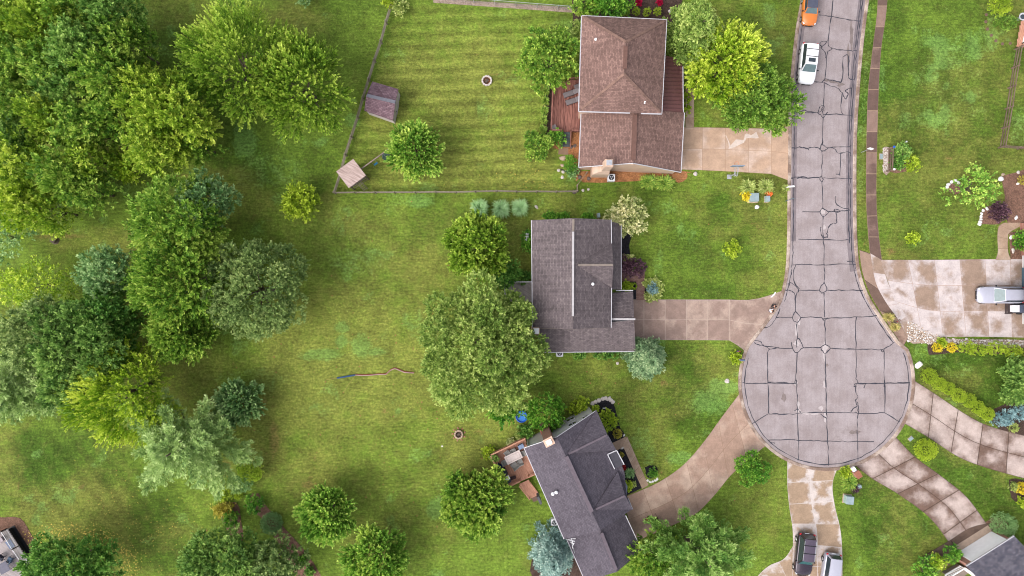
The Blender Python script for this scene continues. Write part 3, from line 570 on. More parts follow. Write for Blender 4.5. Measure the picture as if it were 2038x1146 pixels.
# ------------------------------------------------------------------ vegetation generators
FK = 1.2
def fol(name, a, b, c, **k): return foliage(name, srgb(*a, FK), srgb(*b, FK), srgb(*c, FK), **k)
F = {
 'maple': fol('maple_leaves', (70, 104, 28), (118, 150, 44), (176, 192, 84)),
 'maple2': fol('bright_maple_leaves', (76, 118, 40), (122, 164, 62), (190, 206, 104)),
 'yellow': fol('yellow_green_leaves', (90, 126, 26), (144, 170, 44), (196, 206, 86)),
 'wood1': fol('woodland_leaves', (58, 98, 30), (108, 144, 48), (172, 190, 86)),
 'wood2': fol('olive_leaves', (76, 110, 28), (126, 154, 42), (184, 196, 82)),
 'wood3': fol('cool_woodland_leaves', (62, 102, 40), (108, 145, 64), (162, 186, 100)),
 'dark': fol('dark_leaves', (62, 96, 38), (104, 138, 62), (158, 182, 96)),
 'deep': fol('deep_green_leaves', (50, 94, 34), (84, 128, 50), (132, 166, 78)),
 'round': fol('grey_green_leaves', (76, 102, 52), (114, 138, 76), (168, 182, 114)),
 'blueg': fol('blue_green_leaves', (74, 114, 62), (118, 152, 94), (170, 192, 132)),
 'pear': fol('pale_olive_leaves', (80, 108, 44), (128, 152, 70), (188, 199, 118)),
 'pine': fol('pine_needles', (92, 122, 66), (144, 170, 98), (190, 206, 142)),
 'pineg': fol('green_pine_needles', (64, 104, 40), (112, 148, 66), (168, 190, 112)),
 'spruce': fol('spruce_needles', (74, 106, 74), (120, 148, 106), (176, 192, 148)),
 'blue': fol('blue_spruce_needles', (78, 108, 104), (130, 158, 150), (194, 210, 200)),
 'juniper': fol('blue_juniper_needles', (70, 100, 108), (116, 150, 154), (170, 196, 196)),
 'darkpine': fol('dark_pine_needles', (62, 94, 32), (96, 132, 44), (146, 170, 76)),
 'lime': fol('lime_leaves', (98, 124, 30), (140, 162, 40), (176, 190, 66)),
 'gold': fol('golden_leaves', (160, 150, 30), (206, 188, 42), (226, 212, 80)),
 'olivegold': fol('olive_gold_leaves', (116, 112, 40), (158, 150, 58), (190, 180, 84)),
 'shrub': fol('shrub_leaves', (48, 96, 28), (84, 134, 40), (134, 170, 64)),
 'purple': fol('purple_leaves', (52, 34, 44), (84, 58, 70), (130, 98, 108)),
 'cream': fol('cream_blossom', (104, 124, 66), (164, 170, 110), (214, 208, 164)),
 'vari': fol('variegated_blades', (96, 120, 52), (150, 164, 84), (204, 206, 140)),
 'day': fol('daylily_blades', (70, 110, 36), (118, 148, 56), (180, 186, 92)),
 'silver': fol('silver_grass_blades', (112, 156, 100), (158, 192, 134), (206, 224, 184)),
 'dry': fol('dry_grass_blades', (120, 130, 60), (172, 160, 92), (212, 190, 140)),
 'red': fol('red_leaves', (90, 14, 16), (140, 24, 26), (180, 50, 46)),
 'magenta': fol('magenta_flowers', (130, 6, 40), (170, 12, 60), (200, 40, 90)),
 'orange': fol('orange_flowers', (190, 80, 30), (220, 110, 50), (235, 150, 80)),
}
def unit(a): return a / np.maximum(np.linalg.norm(a, axis=-1, keepdims=True), 1e-9)
def leaf_mesh(name, P, D, L, Wd, tint, mat, rs, flat=0.5):
    n = len(P); up = np.array([0, 0, 1.0]) + rs.normal(0, flat, (n, 3))
    Sd = unit(np.cross(D, up)); L = L[:, None]; Wd = Wd[:, None]
    v = np.empty((n, 4, 3)); mid = P + D * L * 0.45 + np.array([0, 0, 1.0]) * L * 0.06
    v[:, 0] = P; v[:, 1] = mid + Sd * Wd * .5; v[:, 2] = P + D * L; v[:, 3] = mid - Sd * Wd * .5
    v[:, :, 2] = np.maximum(v[:, :, 2], 0.03)
    me = bpy.data.meshes.new(name); me.vertices.add(n * 4); me.vertices.foreach_set('co', v.ravel())
    me.loops.add(n * 4); me.loops.foreach_set('vertex_index', np.arange(n * 4)); me.polygons.add(n)
    me.polygons.foreach_set('loop_start', np.arange(n) * 4); me.update(calc_edges=True)
    at = me.attributes.new('tint', 'FLOAT', 'FACE'); at.data.foreach_set('value', np.clip(tint, 0, 1).astype(np.float32))
    me.materials.append(mat); return me
def shoots(base, dirs, ln, wd, nl, lL, lW, rs, tint, spread=0.75, jit=0.35, tip=0.3):
    """leaves set along many shoots"""
    n = len(base); t = rs.rand(n, nl) ** 0.8; rnd = unit(rs.normal(0, 1, (n, nl, 3)))
    d = dirs[:, None, :]; perp = rnd - (rnd * d).sum(-1, keepdims=True) * d
    P = base[:, None, :] + d * (ln[:, None] * t)[..., None] + perp * (wd[:, None] * (1 - 0.55 * t) * rs.rand(n, nl))[..., None]
    D = unit(d * 0.75 + unit(perp) * spread + rs.normal(0, jit, (n, nl, 3)) + np.array([0, 0, 0.12]))
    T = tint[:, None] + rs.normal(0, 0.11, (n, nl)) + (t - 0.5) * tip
    m = n * nl
    return P.reshape(m, 3), D.reshape(m, 3), lL * (0.7 + 0.6 * rs.rand(m)), lW * (0.7 + 0.6 * rs.rand(m)), T.reshape(m)
def sphere_dirs(n, rs, zmin=-0.25, zb=1.0):
    z = zmin + (1 - zmin) * rs.rand(n) ** zb; a = rs.rand(n) * 2 * math.pi; r = np.sqrt(np.maximum(0, 1 - z * z))
    return np.stack([r * np.cos(a), r * np.sin(a), z], 1)
def crown_lobes(seed, rx, ry, zc, rz, nl, lr, dens, sl, sw, lpn, lL, lW, outb=0.6, upb=0.25, rag=0.18, fill=0.5, tv=0.13, spread=0.75, jit=0.35, tip=.3):
    rs = np.random.RandomState(seed); Rm = (rx + ry) / 2
    i = np.arange(nl) + .5; z = 1 - 1.15 * i / nl; a = i * 2.39996 + rs.normal(0, .25, nl); r = np.sqrt(np.maximum(0, 1 - z * z))
    ld = np.stack([r * np.cos(a), r * np.sin(a), z], 1); k = 1 - lr * 0.75
    lobr = lr * Rm * (0.75 + 0.5 * rs.rand(nl)); cen = ld * np.array([rx, ry, rz]) * (k * (1 - rag + 2 * rag * rs.rand(nl)))[:, None] + np.array([0, 0, zc])
    if nl == 1: cen = np.array([[0, 0, zc * .8]]); lobr = np.array([Rm * lr])
    lt = rs.normal(0, tv, nl); B = []; Dd = []; T = []
    for j in range(nl):
        ns = max(6, int(dens * 2 * math.pi * lobr[j] ** 2)); q = sphere_dirs(ns, rs, -0.55)
        p = cen[j] + q * lobr[j] * (0.55 + 0.35 * rs.rand(ns, 1)) * np.array([1, 1, min(1.0, rz / Rm * 1.1)])
        dd = p[:, None, :] - cen[None]; dist = np.linalg.norm(dd, axis=2) / lobr[None]; dist[:, j] = 9
        keep = dist.min(1) > 0.62; p, q = p[keep], q[keep]
        o = unit(p - np.array([0, 0, zc - 0.3 * rz]))
        B.append(p); Dd.append(unit(q * 0.8 + o * outb + np.array([0, 0, upb]) + rs.normal(0, .22, p.shape))); T.append(np.full(len(p), 0.5 + lt[j]) + rs.normal(0, .1, len(p)))
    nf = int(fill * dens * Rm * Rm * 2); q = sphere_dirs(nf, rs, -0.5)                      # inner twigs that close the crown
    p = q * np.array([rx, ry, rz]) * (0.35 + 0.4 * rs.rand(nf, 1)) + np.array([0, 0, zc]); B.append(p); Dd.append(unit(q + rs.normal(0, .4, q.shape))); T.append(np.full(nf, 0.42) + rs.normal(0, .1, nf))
    B, Dd, T = np.concatenate(B), np.concatenate(Dd), np.concatenate(T); n = len(B)
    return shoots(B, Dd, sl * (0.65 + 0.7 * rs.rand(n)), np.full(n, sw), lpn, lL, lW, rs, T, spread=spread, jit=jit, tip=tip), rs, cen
def crown_boughs(seed, rx, ry, ht, z0, nb, sl, sw, lpn, lL, lW, step=0.42, shape=0.8, tilt=0.12, rag=0.25, bunch=0.0, droop=0.0, side=0.9, upb=0.25, tv=0.1):
    rs = np.random.RandomState(seed); B = []; Dd = []; T = []; SC = []; tips = []
    for i in range(nb):
        f = (i + 0.5) / nb; z = z0 + (ht - z0) * f ** 0.9; a = i * 2.39996 + rs.normal(0, .2 + bunch)
        Lb = max(0.06, (1 - f) ** shape) * (1 - rag + 2 * rag * rs.rand()); ax = np.array([math.cos(a) * rx, math.sin(a) * ry, 0]) * Lb; Ln = np.linalg.norm(ax); d = ax / Ln
        m = max(3, int(Ln / step)); s = (np.arange(m) + rs.rand(m)) / m; s = 0.15 + 0.85 * s
        zz = z + Ln * (tilt + 0.45 * f) * s - droop * Ln * s * s
        pts = np.stack([d[0] * Ln * s, d[1] * Ln * s, zz], 1); bt = rs.normal(0, tv); perp = np.array([-d[1], d[0], 0]); tips.append(pts[-1])
        for sg in (-1, 1, 0):
            dr = d * (0.8 + 0.3 * rs.rand(m, 1)) + perp * sg * side * (0.7 + 0.5 * rs.rand(m, 1)) + np.array([0, 0, upb]) + rs.normal(0, .18, (m, 3))
            sc = (0.5 + 0.7 * np.sin(np.clip(s * 1.15, 0, 1) * math.pi * 0.85 + 0.35)) if sg else np.full(m, 0.8)
            B.append(pts + perp * sg * 0.1); Dd.append(unit(dr)); SC.append(sc * min(1.0, 0.45 + Ln / max(rx, ry))); T.append(0.5 + bt + rs.normal(0, .09, m))
    B, Dd, T, SC = map(np.concatenate, (B, Dd, T, SC))
    return shoots(B, Dd, sl * SC * (0.75 + 0.5 * rs.rand(len(B))), sw * (0.5 + 0.5 * SC), lpn, lL, lW, rs, T, spread=0.6, jit=0.2), rs, np.array(tips)
def trunk_mb(ht, r, tops, rs, top=0.75, limbs=7):
    mb = MB(); z = 0; p = Vector((0, 0, -0.1)); n = 5; dx = Vector((rs.normal(0, .03), rs.normal(0, .03), 0))
    for k in range(n):
        q = Vector((dx.x * ht * (k + 1) / n, dx.y * ht * (k + 1) / n, ht * top * (k + 1) / n)); mb.tube(p, q, r * (1 - .8 * k / n) * (1.25 if k == 0 else 1), r * (1 - .8 * (k + 1) / n), 8); p = q
    if len(tops):
        for j in rs.permutation(len(tops))[:limbs]:
            e = Vector(tops[j]) * .72; b = Vector((0, 0, max(0.25 * ht, min(0.62 * ht, e.z * 0.55)))); m_ = (b + e) / 2 + Vector((0, 0, 0.06 * ht)); mb.tube(b, m_, r * .42, r * .26, 6); mb.tube(m_, e, r * .26, r * .07, 6)
    return mb
def lim(seed, R_, ht, kind, rx=None, ry=None):
    """leaf arrays of a crown kind, radius R_ (m), height ht"""
    rx = rx or R_; ry = ry or R_; k = kind; zc = ht * 0.5; rz = ht * 0.49
    q = max(0.7, min(1.25, R_ / 5.0))
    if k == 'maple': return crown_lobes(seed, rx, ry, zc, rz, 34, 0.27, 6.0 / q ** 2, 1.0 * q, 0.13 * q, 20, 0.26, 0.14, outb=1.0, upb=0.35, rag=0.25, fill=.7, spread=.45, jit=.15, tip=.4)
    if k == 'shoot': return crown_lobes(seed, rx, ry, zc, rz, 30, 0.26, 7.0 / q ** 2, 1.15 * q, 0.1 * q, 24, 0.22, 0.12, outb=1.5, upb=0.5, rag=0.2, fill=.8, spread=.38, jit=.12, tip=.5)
    if k == 'wood': return crown_lobes(seed, rx, ry, zc, rz, 26, 0.28, 5.0, 0.85, 0.15, 18, 0.28, 0.16, outb=0.8, rag=0.32, fill=.6, spread=.5, jit=.18, tip=.35)
    if k == 'lumpy': return crown_lobes(seed, rx, ry, zc, rz, 32, 0.235, 8.5, 0.58, 0.15, 13, 0.27, 0.15, outb=0.25, upb=0.25, rag=0.25, fill=.9, tv=.1, spread=.55, jit=.22, tip=.4)
    if k == 'big': return crown_lobes(seed, rx, ry, zc, rz, 40, 0.2, 11.0, 0.6, 0.12, 14, 0.24, 0.11, outb=0.3, upb=0.3, rag=0.26, fill=.8, tv=.1, spread=.5, jit=.2, tip=.4)
    if k == 'dense': return crown_lobes(seed, rx, ry, zc, rz, 70, 0.16, 12, 0.5, 0.11, 13, 0.21, 0.11, outb=0.6, upb=0.3, rag=0.12, fill=.6, tv=.07, spread=.5, jit=.2, tip=.4)
    if k == 'sparse': return crown_lobes(seed, rx, ry, zc, rz, 24, 0.26, 4.2, 0.7, 0.16, 9, 0.26, 0.14, outb=0.8, upb=0.3, rag=0.35, fill=.15)
    if k == 'whitepine': return crown_boughs(seed, rx, ry, ht * .85, ht * .14, 64, 1.15, 0.2, 30, 0.34, 0.09, step=0.52, shape=0.5, tilt=0.14, rag=0.34, bunch=.12, droop=0.05, side=.6, upb=.4)
    if k == 'spruce': return crown_boughs(seed, rx, ry, ht * .97, ht * .06, 90, 0.7, 0.10, 16, 0.24, 0.08, step=0.30, shape=0.9, tilt=-0.12, rag=0.1, upb=0.12, side=0.7)
    if k == 'yew': return crown_boughs(seed, rx, ry, ht * .9, ht * .1, 110, 0.7, 0.14, 14, 0.28, 0.11, step=0.36, shape=0.55, tilt=0.12, rag=0.25)
    if k == 'shrub': return crown_lobes(seed, rx, ry, ht * .5, ht * .5, 14, 0.36, 16, 0.34, 0.12, 9, 0.2, 0.12, outb=0.6, upb=0.35, rag=0.18, fill=.6)
    if k == 'fine': return crown_lobes(seed, rx, ry, ht * .5, ht * .5, 16, 0.3, 26, 0.22, 0.08, 9, 0.13, 0.07, outb=0.6, upb=0.35, rag=0.15, fill=.7)
    if k == 'clip': return crown_lobes(seed, rx, ry, ht * .5, ht * .5, 1, 1.06, 60, 0.09, 0.06, 10, 0.085, 0.055, outb=0.4, upb=0.2, rag=0.02, fill=.6, tv=.05)
tree_no = [100]
def tree(name, label, cat, px, py, rpx, ht, kind, mat, ry=None, rot=0.0, group=None, tr=None, hc=0.58):
    """crown centred at photo pixel (px, py), radius rpx photo pixels, real height ht"""
    ht *= .82; tree_no[0] += 1; seed = tree_no[0]; c = W(px, py, ht * hc); kk = (H - ht * hc) / H / S
    rx_, ry_ = rpx * kk, (ry or rpx) * kk; R_ = (rx_ + ry_) / 2
    sk = .86 if kind in ('shoot', 'maple', 'wood') else .9; arr, rs, tops = lim(seed, R_, ht, kind, rx_ * sk, ry_ * sk)
    t = thing(name, label, cat, (c.x, c.y, 0), rot, group)
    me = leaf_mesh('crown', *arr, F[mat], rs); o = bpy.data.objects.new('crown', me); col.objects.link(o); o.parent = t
    r = tr or max(0.06, min(0.36, R_ * 0.055 + ht * 0.008))
    trunk_mb(ht, r, tops, rs, 0.9 if kind in ('whitepine', 'spruce', 'yew') else 0.45, 0 if kind == 'spruce' else 9).build('trunk', M['bark'], t, local=True, fix=False, smooth=True)
    return t
def shrub(name, label, px, py, rpx, ht, kind, mat, ry=None, rot=0.0, cat='shrub', group=None):
    tree_no[0] += 1; c = W(px, py, ht * .5); kk = (H - ht * .5) / H / S; rx_, ry_ = rpx * kk, (ry or rpx) * kk
    sk = .84 if kind in ('clip', 'fine') else .88; arr, rs, _ = lim(tree_no[0], (rx_ + ry_) / 2, ht, kind, rx_ * sk, ry_ * sk)
    o = bpy.data.objects.new(name, leaf_mesh(name, *arr, F[mat], rs)); col.objects.link(o); o.location = (c.x, c.y, 0); o.rotation_euler = (0, 0, rot)
    return props(o, label, cat, group)
def tuft(name, label, px, py, rpx, ht, n, mat, bw=0.03, ry=None, cat='plant', group=None, arch=0.55, inner=0.35):
    tree_no[0] += 1; rs = np.random.RandomState(tree_no[0]); c = W(px, py, ht * .4); kk = 1 / S; rx_, ry_ = rpx * kk, (ry or rpx) * kk
    a = rs.rand(n) * 2 * math.pi; rr = np.sqrt(rs.rand(n)) * inner; b = np.stack([rr * np.cos(a + rs.normal(0, 1, n)) * rx_, rr * np.sin(a + rs.normal(0, 1, n)) * ry_, np.zeros(n)], 1)
    ln = (0.45 + 0.55 * rs.rand(n)); d = np.stack([np.cos(a) * rx_, np.sin(a) * ry_, np.zeros(n)], 1) * (ln * (1 - inner * .6))[:, None]; hh = ht * (0.6 + 0.5 * rs.rand(n))
    side = unit(np.cross(unit(d), np.array([0, 0, 1.]))) * (bw * (0.7 + 0.6 * rs.rand(n)))[:, None] / 2
    v = np.empty((n, 7, 3)); ks = ((0, 0), (0.45, 0.85), (0.78, 1.0 - arch * .15))
    for i, (f, z) in enumerate(ks):
        p = b + d * f; p[:, 2] = hh * z; w = (0.7, 1.0, 0.8)[i]; v[:, 2 * i] = p - side * w; v[:, 2 * i + 1] = p + side * w
    p = b + d; p[:, 2] = hh * (1 - arch); v[:, 6] = p
    me = bpy.data.meshes.new(name); fs = []
    for i in range(n): k = i * 7; fs += [(k, k + 1, k + 3, k + 2), (k + 2, k + 3, k + 5, k + 4), (k + 4, k + 5, k + 6)]
    me.from_pydata([tuple(x) for x in v.reshape(-1, 3)], [], fs); t_ = np.repeat(np.clip(0.5 + rs.normal(0, .2, n), 0, 1), 3)
    at = me.attributes.new('tint', 'FLOAT', 'FACE'); at.data.foreach_set('value', t_.astype(np.float32)); me.materials.append(F[mat])
    o = bpy.data.objects.new(name, me); col.objects.link(o); o.location = (c.x, c.y, 0); return props(o, label, cat, group)
# ------------------------------------------------------------------ trees
T_ = tree; BT = 'broadleaf_tree'
GW = 'trees of the dense wood in the north west corner'
protos = {}
wood_list = [  # px, py, r, ht, colour, label
 (28, 30, 66, 13, 'wood2', 'pale olive broadleaf tree in the very top left corner of the wood'),
 (98, 62, 60, 14, 'wood2', 'olive broadleaf tree second in from the top left corner of the wood'),
 (165, 22, 56, 14, 'wood1', 'broadleaf tree cut by the top edge in the middle of the wood'),
 (232, 26, 52, 13, 'wood3', 'cool green broadleaf tree cut by the top edge beside the grass strip'),
 (262, 92, 52, 12, 'wood1', 'broadleaf tree bulging over the grass strip at the top of the wood'),
 (176, 98, 60, 15, 'wood3', 'tall bluish green broadleaf tree in the upper middle of the wood'),
 (96, 130, 56, 13, 'wood1', 'mid green broadleaf tree beside the dark gap in the upper wood'),
 (24, 118, 52, 13, 'wood1', 'broadleaf tree on the left photo edge below the pale corner trees'),
 (230, 158, 58, 14, 'wood1', 'mid green tree where the wood narrows toward the big yellow green tree'),
 (30, 200, 56, 12, 'wood1', 'broadleaf tree on the left photo edge above the dark hollow'),
 (140, 186, 46, 12, 'wood3', 'darker tree above the hollow in the centre of the wood'),
 (100, 238, 46, 13, 'wood2', 'olive tree with star shaped top in the centre of the wood'),
 (168, 256, 52, 12, 'wood1', 'broadleaf tree south of the hollow in the wood'),
 (26, 276, 50, 12, 'wood3', 'bluish green tree low on the left edge of the wood'),
 (232, 238, 46, 12, 'wood1', 'tree tucked against the left side of the big yellow green tree'),
 (188, 318, 40, 11, 'wood2', 'yellowish tree on the south east side of the wood'),
 (62, 332, 56, 12, 'wood2', 'yellow olive tree low in the south of the wood'),
 (138, 352, 52, 12, 'wood1', 'broad tree at the south edge of the wood over the lawn'),
 (176, 378, 46, 10, 'wood1', 'last tree of the wood where it meets the lawn gap'),
 (44, 406, 50, 11, 'yellow', 'yellow leaved tree at the south west tip of the wood'),
 (104, 420, 46, 9, 'wood2', 'olive tree above the brown stump at the wood edge'),
 (254, 334, 28, 6, 'yellow', 'small bright understory tree at the foot of the big yellow green tree'),
 (302, 196, 60, 13, 'wood2', 'upper half of the big yellow green tree group beside the strip lawn'),
 (352, 236, 82, 14, 'wood2', 'big spreading yellow green tree on the east side of the wood'),
 (316, 288, 60, 12, 'wood2', 'rounded yellow green tree at the south east corner of the wood'),
 (394, 288, 36, 9, 'wood1', 'low green tree under the east rim of the big yellow green tree'),
]
for i, (px, py, r, ht, m_, lb) in enumerate(wood_list): T_(BT, lb, 'tree', px, py, r, ht, 'wood' if i % 3 else 'lumpy', m_, group=GW, tr=.13)
T_('bare_tree', 'half dead tree with grey bare twigs on the left photo edge', 'tree', 10, 470, 46, 6, 'sparse', 'blueg', tr=.07)
T_('maple_tree', 'large bright yellow green maple left of the split rail fence, its western half', 'tree', 474, 132, 108, 12, 'shoot', 'maple', ry=118)
T_('maple_tree', 'bright green maple nearest the split rail fence, its crown joined to the larger maple', 'tree', 600, 172, 98, 11, 'shoot', 'maple', ry=92)
T_('maple_tree', 'small round bright maple inside the fenced yard by the swing beam', 'tree', 824, 299, 52, 6.5, 'shoot', 'maple2')
T_(BT, 'small yellow green tree alone on the lawn below the fence corner', 'tree', 598, 400, 33, 4.5, 'lumpy', 'lime')
T_(BT, 'bluish green tree top right of the middle lawn clump', 'tree', 414, 398, 54, 10, 'lumpy', 'blueg')
T_(BT, 'tall olive green tree in the top of the middle lawn clump', 'tree', 364, 448, 104, 13, 'wood', 'wood1', ry=90)
T_(BT, 'olive green tree hanging down the middle of the lawn clump', 'tree', 366, 560, 98, 12, 'maple', 'wood1', ry=100)
T_(BT, 'lower green tree at the south tip of the middle lawn clump', 'tree', 362, 654, 62, 10, 'maple', 'wood1')
T_(BT, 'round blue green tree at the west side of the middle lawn clump', 'tree', 220, 548, 54, 9, 'lumpy', 'blueg')
T_(BT, 'big dense dark rounded tree east of the middle lawn clump', 'tree', 510, 576, 110, 11, 'dense', 'round', ry=104)
T_(BT, 'large lumpy dark green tree of the south west group', 'tree', 168, 690, 108, 12, 'lumpy', 'dark', ry=92)
T_(BT, 'dark green tree filling the west side of the south west group', 'tree', 92, 668, 72, 11, 'lumpy', 'round', ry=76)
T_(BT, 'dark green tree behind the light shooted maple of the south west group', 'tree', 214, 640, 66, 11, 'lumpy', 'deep')
T_(BT, 'dusky green tree between the left edge pine and the dark lumpy tree', 'tree', 150, 762, 74, 10, 'lumpy', 'dark', ry=60)
T_('maple_tree', 'yellow green maple with long pointed shoots above the grey pine', 'tree', 248, 782, 104, 11, 'shoot', 'yellow', ry=102)
T_('pine_tree', 'pale grey green pine cut by the left photo edge', 'tree', 22, 772, 84, 11, 'whitepine', 'pine')
T_('pine_tree', 'big pale grey green white pine with ragged pointed boughs', 'tree', 366, 886, 128, 13, 'whitepine', 'pine', ry=118)
T_(BT, 'small rounded tree with yellow tips beside the grey pine', 'tree', 476, 800, 43, 5.5, 'shoot', 'blueg')
T_(BT, 'sparse yellowish tree alone on the far left lawn', 'tree', 74, 566, 76, 6, 'sparse', 'yellow', ry=42, tr=.09)
T_(BT, 'dark green lumpy tree beside the grey corner deck', 'tree', 138, 1128, 100, 9, 'lumpy', 'deep', ry=62)
T_(BT, 'wide dark olive tree cut by the bottom edge near the clipped hedge', 'tree', 444, 1114, 96, 10, 'lumpy', 'dark', ry=66)
T_(BT, 'smaller dark olive tree at the bottom edge over the mulch strip', 'tree', 540, 1124, 60, 9, 'lumpy', 'round', ry=48)
T_('maple_tree', 'round green maple with yellow tips on the south lawn', 'tree', 652, 1021, 58, 6.5, 'shoot', 'maple2', ry=54)
T_('maple_tree', 'pointed green tree with long shoots cut by the bottom edge', 'tree', 748, 1112, 64, 7, 'shoot', 'maple2')
T_(BT, 'leafy green tree beside the cedar deck', 'tree', 951, 1000, 64, 6, 'maple', 'wood1')
T_(BT, 'huge pale olive tree over the back of the grey roofed house', 'tree', 946, 690, 124, 14, 'big', 'pear', ry=136)
T_(BT, 'pale olive side tree filling the north of the huge tree behind the grey house', 'tree', 1010, 700, 74, 12, 'big', 'pear', ry=110)
T_(BT, 'green yellow tree between the silver grasses and the huge olive tree', 'tree', 953, 488, 64, 8, 'maple', 'maple', ry=66)
T_(BT, 'low dark tree between the huge olive tree and the grey wooden deck', 'tree', 1000, 545, 30, 5, 'lumpy', 'deep')
T_(BT, 'small green tree under the lower right of the huge olive tree', 'tree', 1004, 812, 26, 5, 'wood', 'shrub')
T_(BT, 'round dense green tree by the chimney of the dark roofed house', 'tree', 1087, 822, 38, 5.5, 'dense', 'shrub', ry=35)
T_('spruce_tree', 'blue green spruce beside the brown driveway', 'tree', 1291, 716, 48, 8, 'spruce', 'spruce')
T_('spruce_tree', 'silver blue spruce at the foot of the dark roofed house', 'tree', 1100, 1112, 54, 7, 'spruce', 'blue', ry=62)
T_(BT, 'cream flowering small tree at the corner of the grey roofed house', 'tree', 1246, 434, 38, 4.5, 'lumpy', 'cream', ry=34)
T_(BT, 'green lumpy tree over the red deck of the brown roofed house', 'tree', 1092, 116, 62, 7, 'lumpy', 'wood1', ry=58)
T_('conifer_tree', 'pale feathery conifer at the north east corner of the brown roofed house', 'tree', 1384, 62, 66, 11, 'yew', 'pear', ry=78)
T_(BT, 'bright yellow green tree in front of the brown roofed house', 'tree', 1440, 128, 82, 9, 'maple', 'yellow', ry=80)
T_('conifer_tree', 'dark green pine leaning over the street and peach driveway', 'tree', 1508, 200, 88, 8, 'lumpy', 'darkpine', ry=66)
T_('pine_tree', 'large light green pine with feathered boughs at the bottom edge', 'tree', 1392, 1106, 106, 11, 'whitepine', 'pineg', ry=96)
T_(BT, 'bright green tree between the dark garage roof and the light pine', 'tree', 1302, 1110, 52, 6, 'wood', 'wood1')
T_(BT, 'sparse young tree with a stone edged mulch patch', 'tree', 1936, 374, 48, 4.5, 'sparse', 'maple2', ry=40)
T_(BT, 'dark green tree cut by the east edge beside the triangular lawn', 'tree', 2044, 762, 34, 6, 'yew', 'dark', ry=48)
T_(BT, 'dark green tree cut by the top edge behind the brown roofed house', 'tree', 1210, 8, 44, 6, 'lumpy', 'shrub', ry=28)
T_(BT, 'leafy tree at the top edge beside the chain link fence end', 'tree', 1172, 8, 26, 5, 'lumpy', 'wood1', ry=26)
# ------------------------------------------------------------------ shrubs and plants
s_ = shrub
s_('shrub', 'rounded leafy shrub west of the deck stairs', 1070, 290, 30, 2.2, 'shrub', 'wood1')
s_('shrub', 'white flecked dark shrub right beside the deck stairs', 1107, 274, 15, 1.6, 'shrub', 'shrub')
s_('shrub', 'dark green shrub on orange mulch below the deck stairs', 1135, 325, 15, 1.5, 'fine', 'shrub', ry=20)
s_('shrub', 'pale green shrub at the back wall beside the big lumpy tree', 1150, 60, 10, 1.5, 'shrub', 'pear', ry=22)
for px, lb in ((1246, 'clipped golden cypress nearest the trees behind the brown roof, westmost of four'), (1267, 'clipped golden cypress second from the west behind the brown roof'), (1288, 'clipped golden cypress third from the west behind the brown roof'), (1309, 'clipped golden cypress nearest the feathery conifer behind the brown roof')):
    s_('cypress_shrub', lb, px, 22, 8.5, 2.2, 'clip', 'lime', ry=10, group='clipped cypresses in the back mulch bed')
s_('flowering_shrub', 'magenta flowering plant in the back mulch bed, western one', 1271, 6, 4.5, .6, 'fine', 'magenta', cat='flower')
s_('flowering_shrub', 'magenta flowering plant in the back mulch bed nearest the feathery conifer', 1312, 6, 4, .6, 'fine', 'magenta', cat='flower')
s_('shrub', 'pale variegated shrub at the top end of the split rail fence', 796, 17, 14, 1.3, 'shrub', 'vari')
s_('shrub', 'bright green shrub cut by the top edge beside the pale variegated shrub', 776, 4, 12, 1.3, 'shrub', 'lime')
s_('shrub', 'pale shrub tips at the top edge north of the maples', 606, -4, 14, 1.6, 'shrub', 'blueg')
for px, py, lb in ((955, 414, 'leftmost silver fountain grass behind the grey house'), (997, 416, 'middle silver fountain grass behind the grey house'), (1035, 414, 'rightmost silver fountain grass behind the grey house')):
    tuft('ornamental_grass', lb, px, py, 21, 1.2, 700, 'silver', 0.03, group='silver fountain grasses in a row', cat='grass plant')
tuft('daylily_clump', 'long leaved clump under the south wall of the brown roofed house, western end', 1290, 362, 22, .8, 420, 'day', 0.05, ry=18, cat='plant'); tuft('daylily_clump', 'long leaved clump under the south wall of the brown roofed house, eastern end', 1322, 364, 25, .8, 480, 'day', 0.05, ry=19, cat='plant')
for i in range(5):
    tuft('daylily_clump', 'orange flecked daylily clump along the red deck, number %s from the north' % ('one', 'two', 'three', 'four', 'five')[i] if False else ('northmost daylily clump along the red deck under the tree', 'daylily clump along the red deck beside the loungers', 'middle daylily clump along the red deck', 'daylily clump along the red deck level with the small table', 'southmost daylily clump along the red deck by the round shrub')[i], 1087 - i * 1.5, 182 + i * 19, 10, .8, 160, 'day', 0.045, ry=12, group='daylily clumps along the red deck')
tuft('ornamental_grass', 'large variegated grass clump west of the green utility box', 1488, 372, 18, 1.0, 420, 'vari', 0.05, ry=18, cat='grass plant'); tuft('ornamental_grass', 'large variegated grass clump behind the green utility boxes, east half', 1522, 371, 20, 1.0, 460, 'vari', 0.05, ry=18, cat='grass plant')
s_('flowering_shrub', 'small orange flowering plant between the two utility boxes', 1530, 383, 6, .5, 'fine', 'orange', cat='flower'); s_('flowering_shrub', 'yellow leaved plant at the west foot of the variegated grass', 1486, 389, 9, .5, 'shrub', 'gold', ry=6)
tuft('ornamental_grass', 'small pale grass tuft round the white mailbox', 1563, 374, 9, .6, 220, 'vari', 0.04, cat='grass plant')
s_('shrub', 'small round shrub in the middle of the front lawn', 1456, 495, 18, 1.2, 'shrub', 'lime', ry=13)
s_('shrub', 'tiny lime shrub on the lawn east of the pavement', 1815, 474, 13, .8, 'shrub', 'lime', ry=9)
s_('shrub', 'purple leaved shrub in front of the grey roofed house', 1263, 535, 21, 1.8, 'shrub', 'purple', ry=19)
s_('shrub', 'dusky shrub against the grey house wall beside the purple shrub', 1244, 527, 12, 1.4, 'shrub', 'purple', ry=16); s_('shrub', 'cream and yellow plant above the purple shrub by the grey house', 1250, 516, 9, .9, 'shrub', 'vari', ry=6)
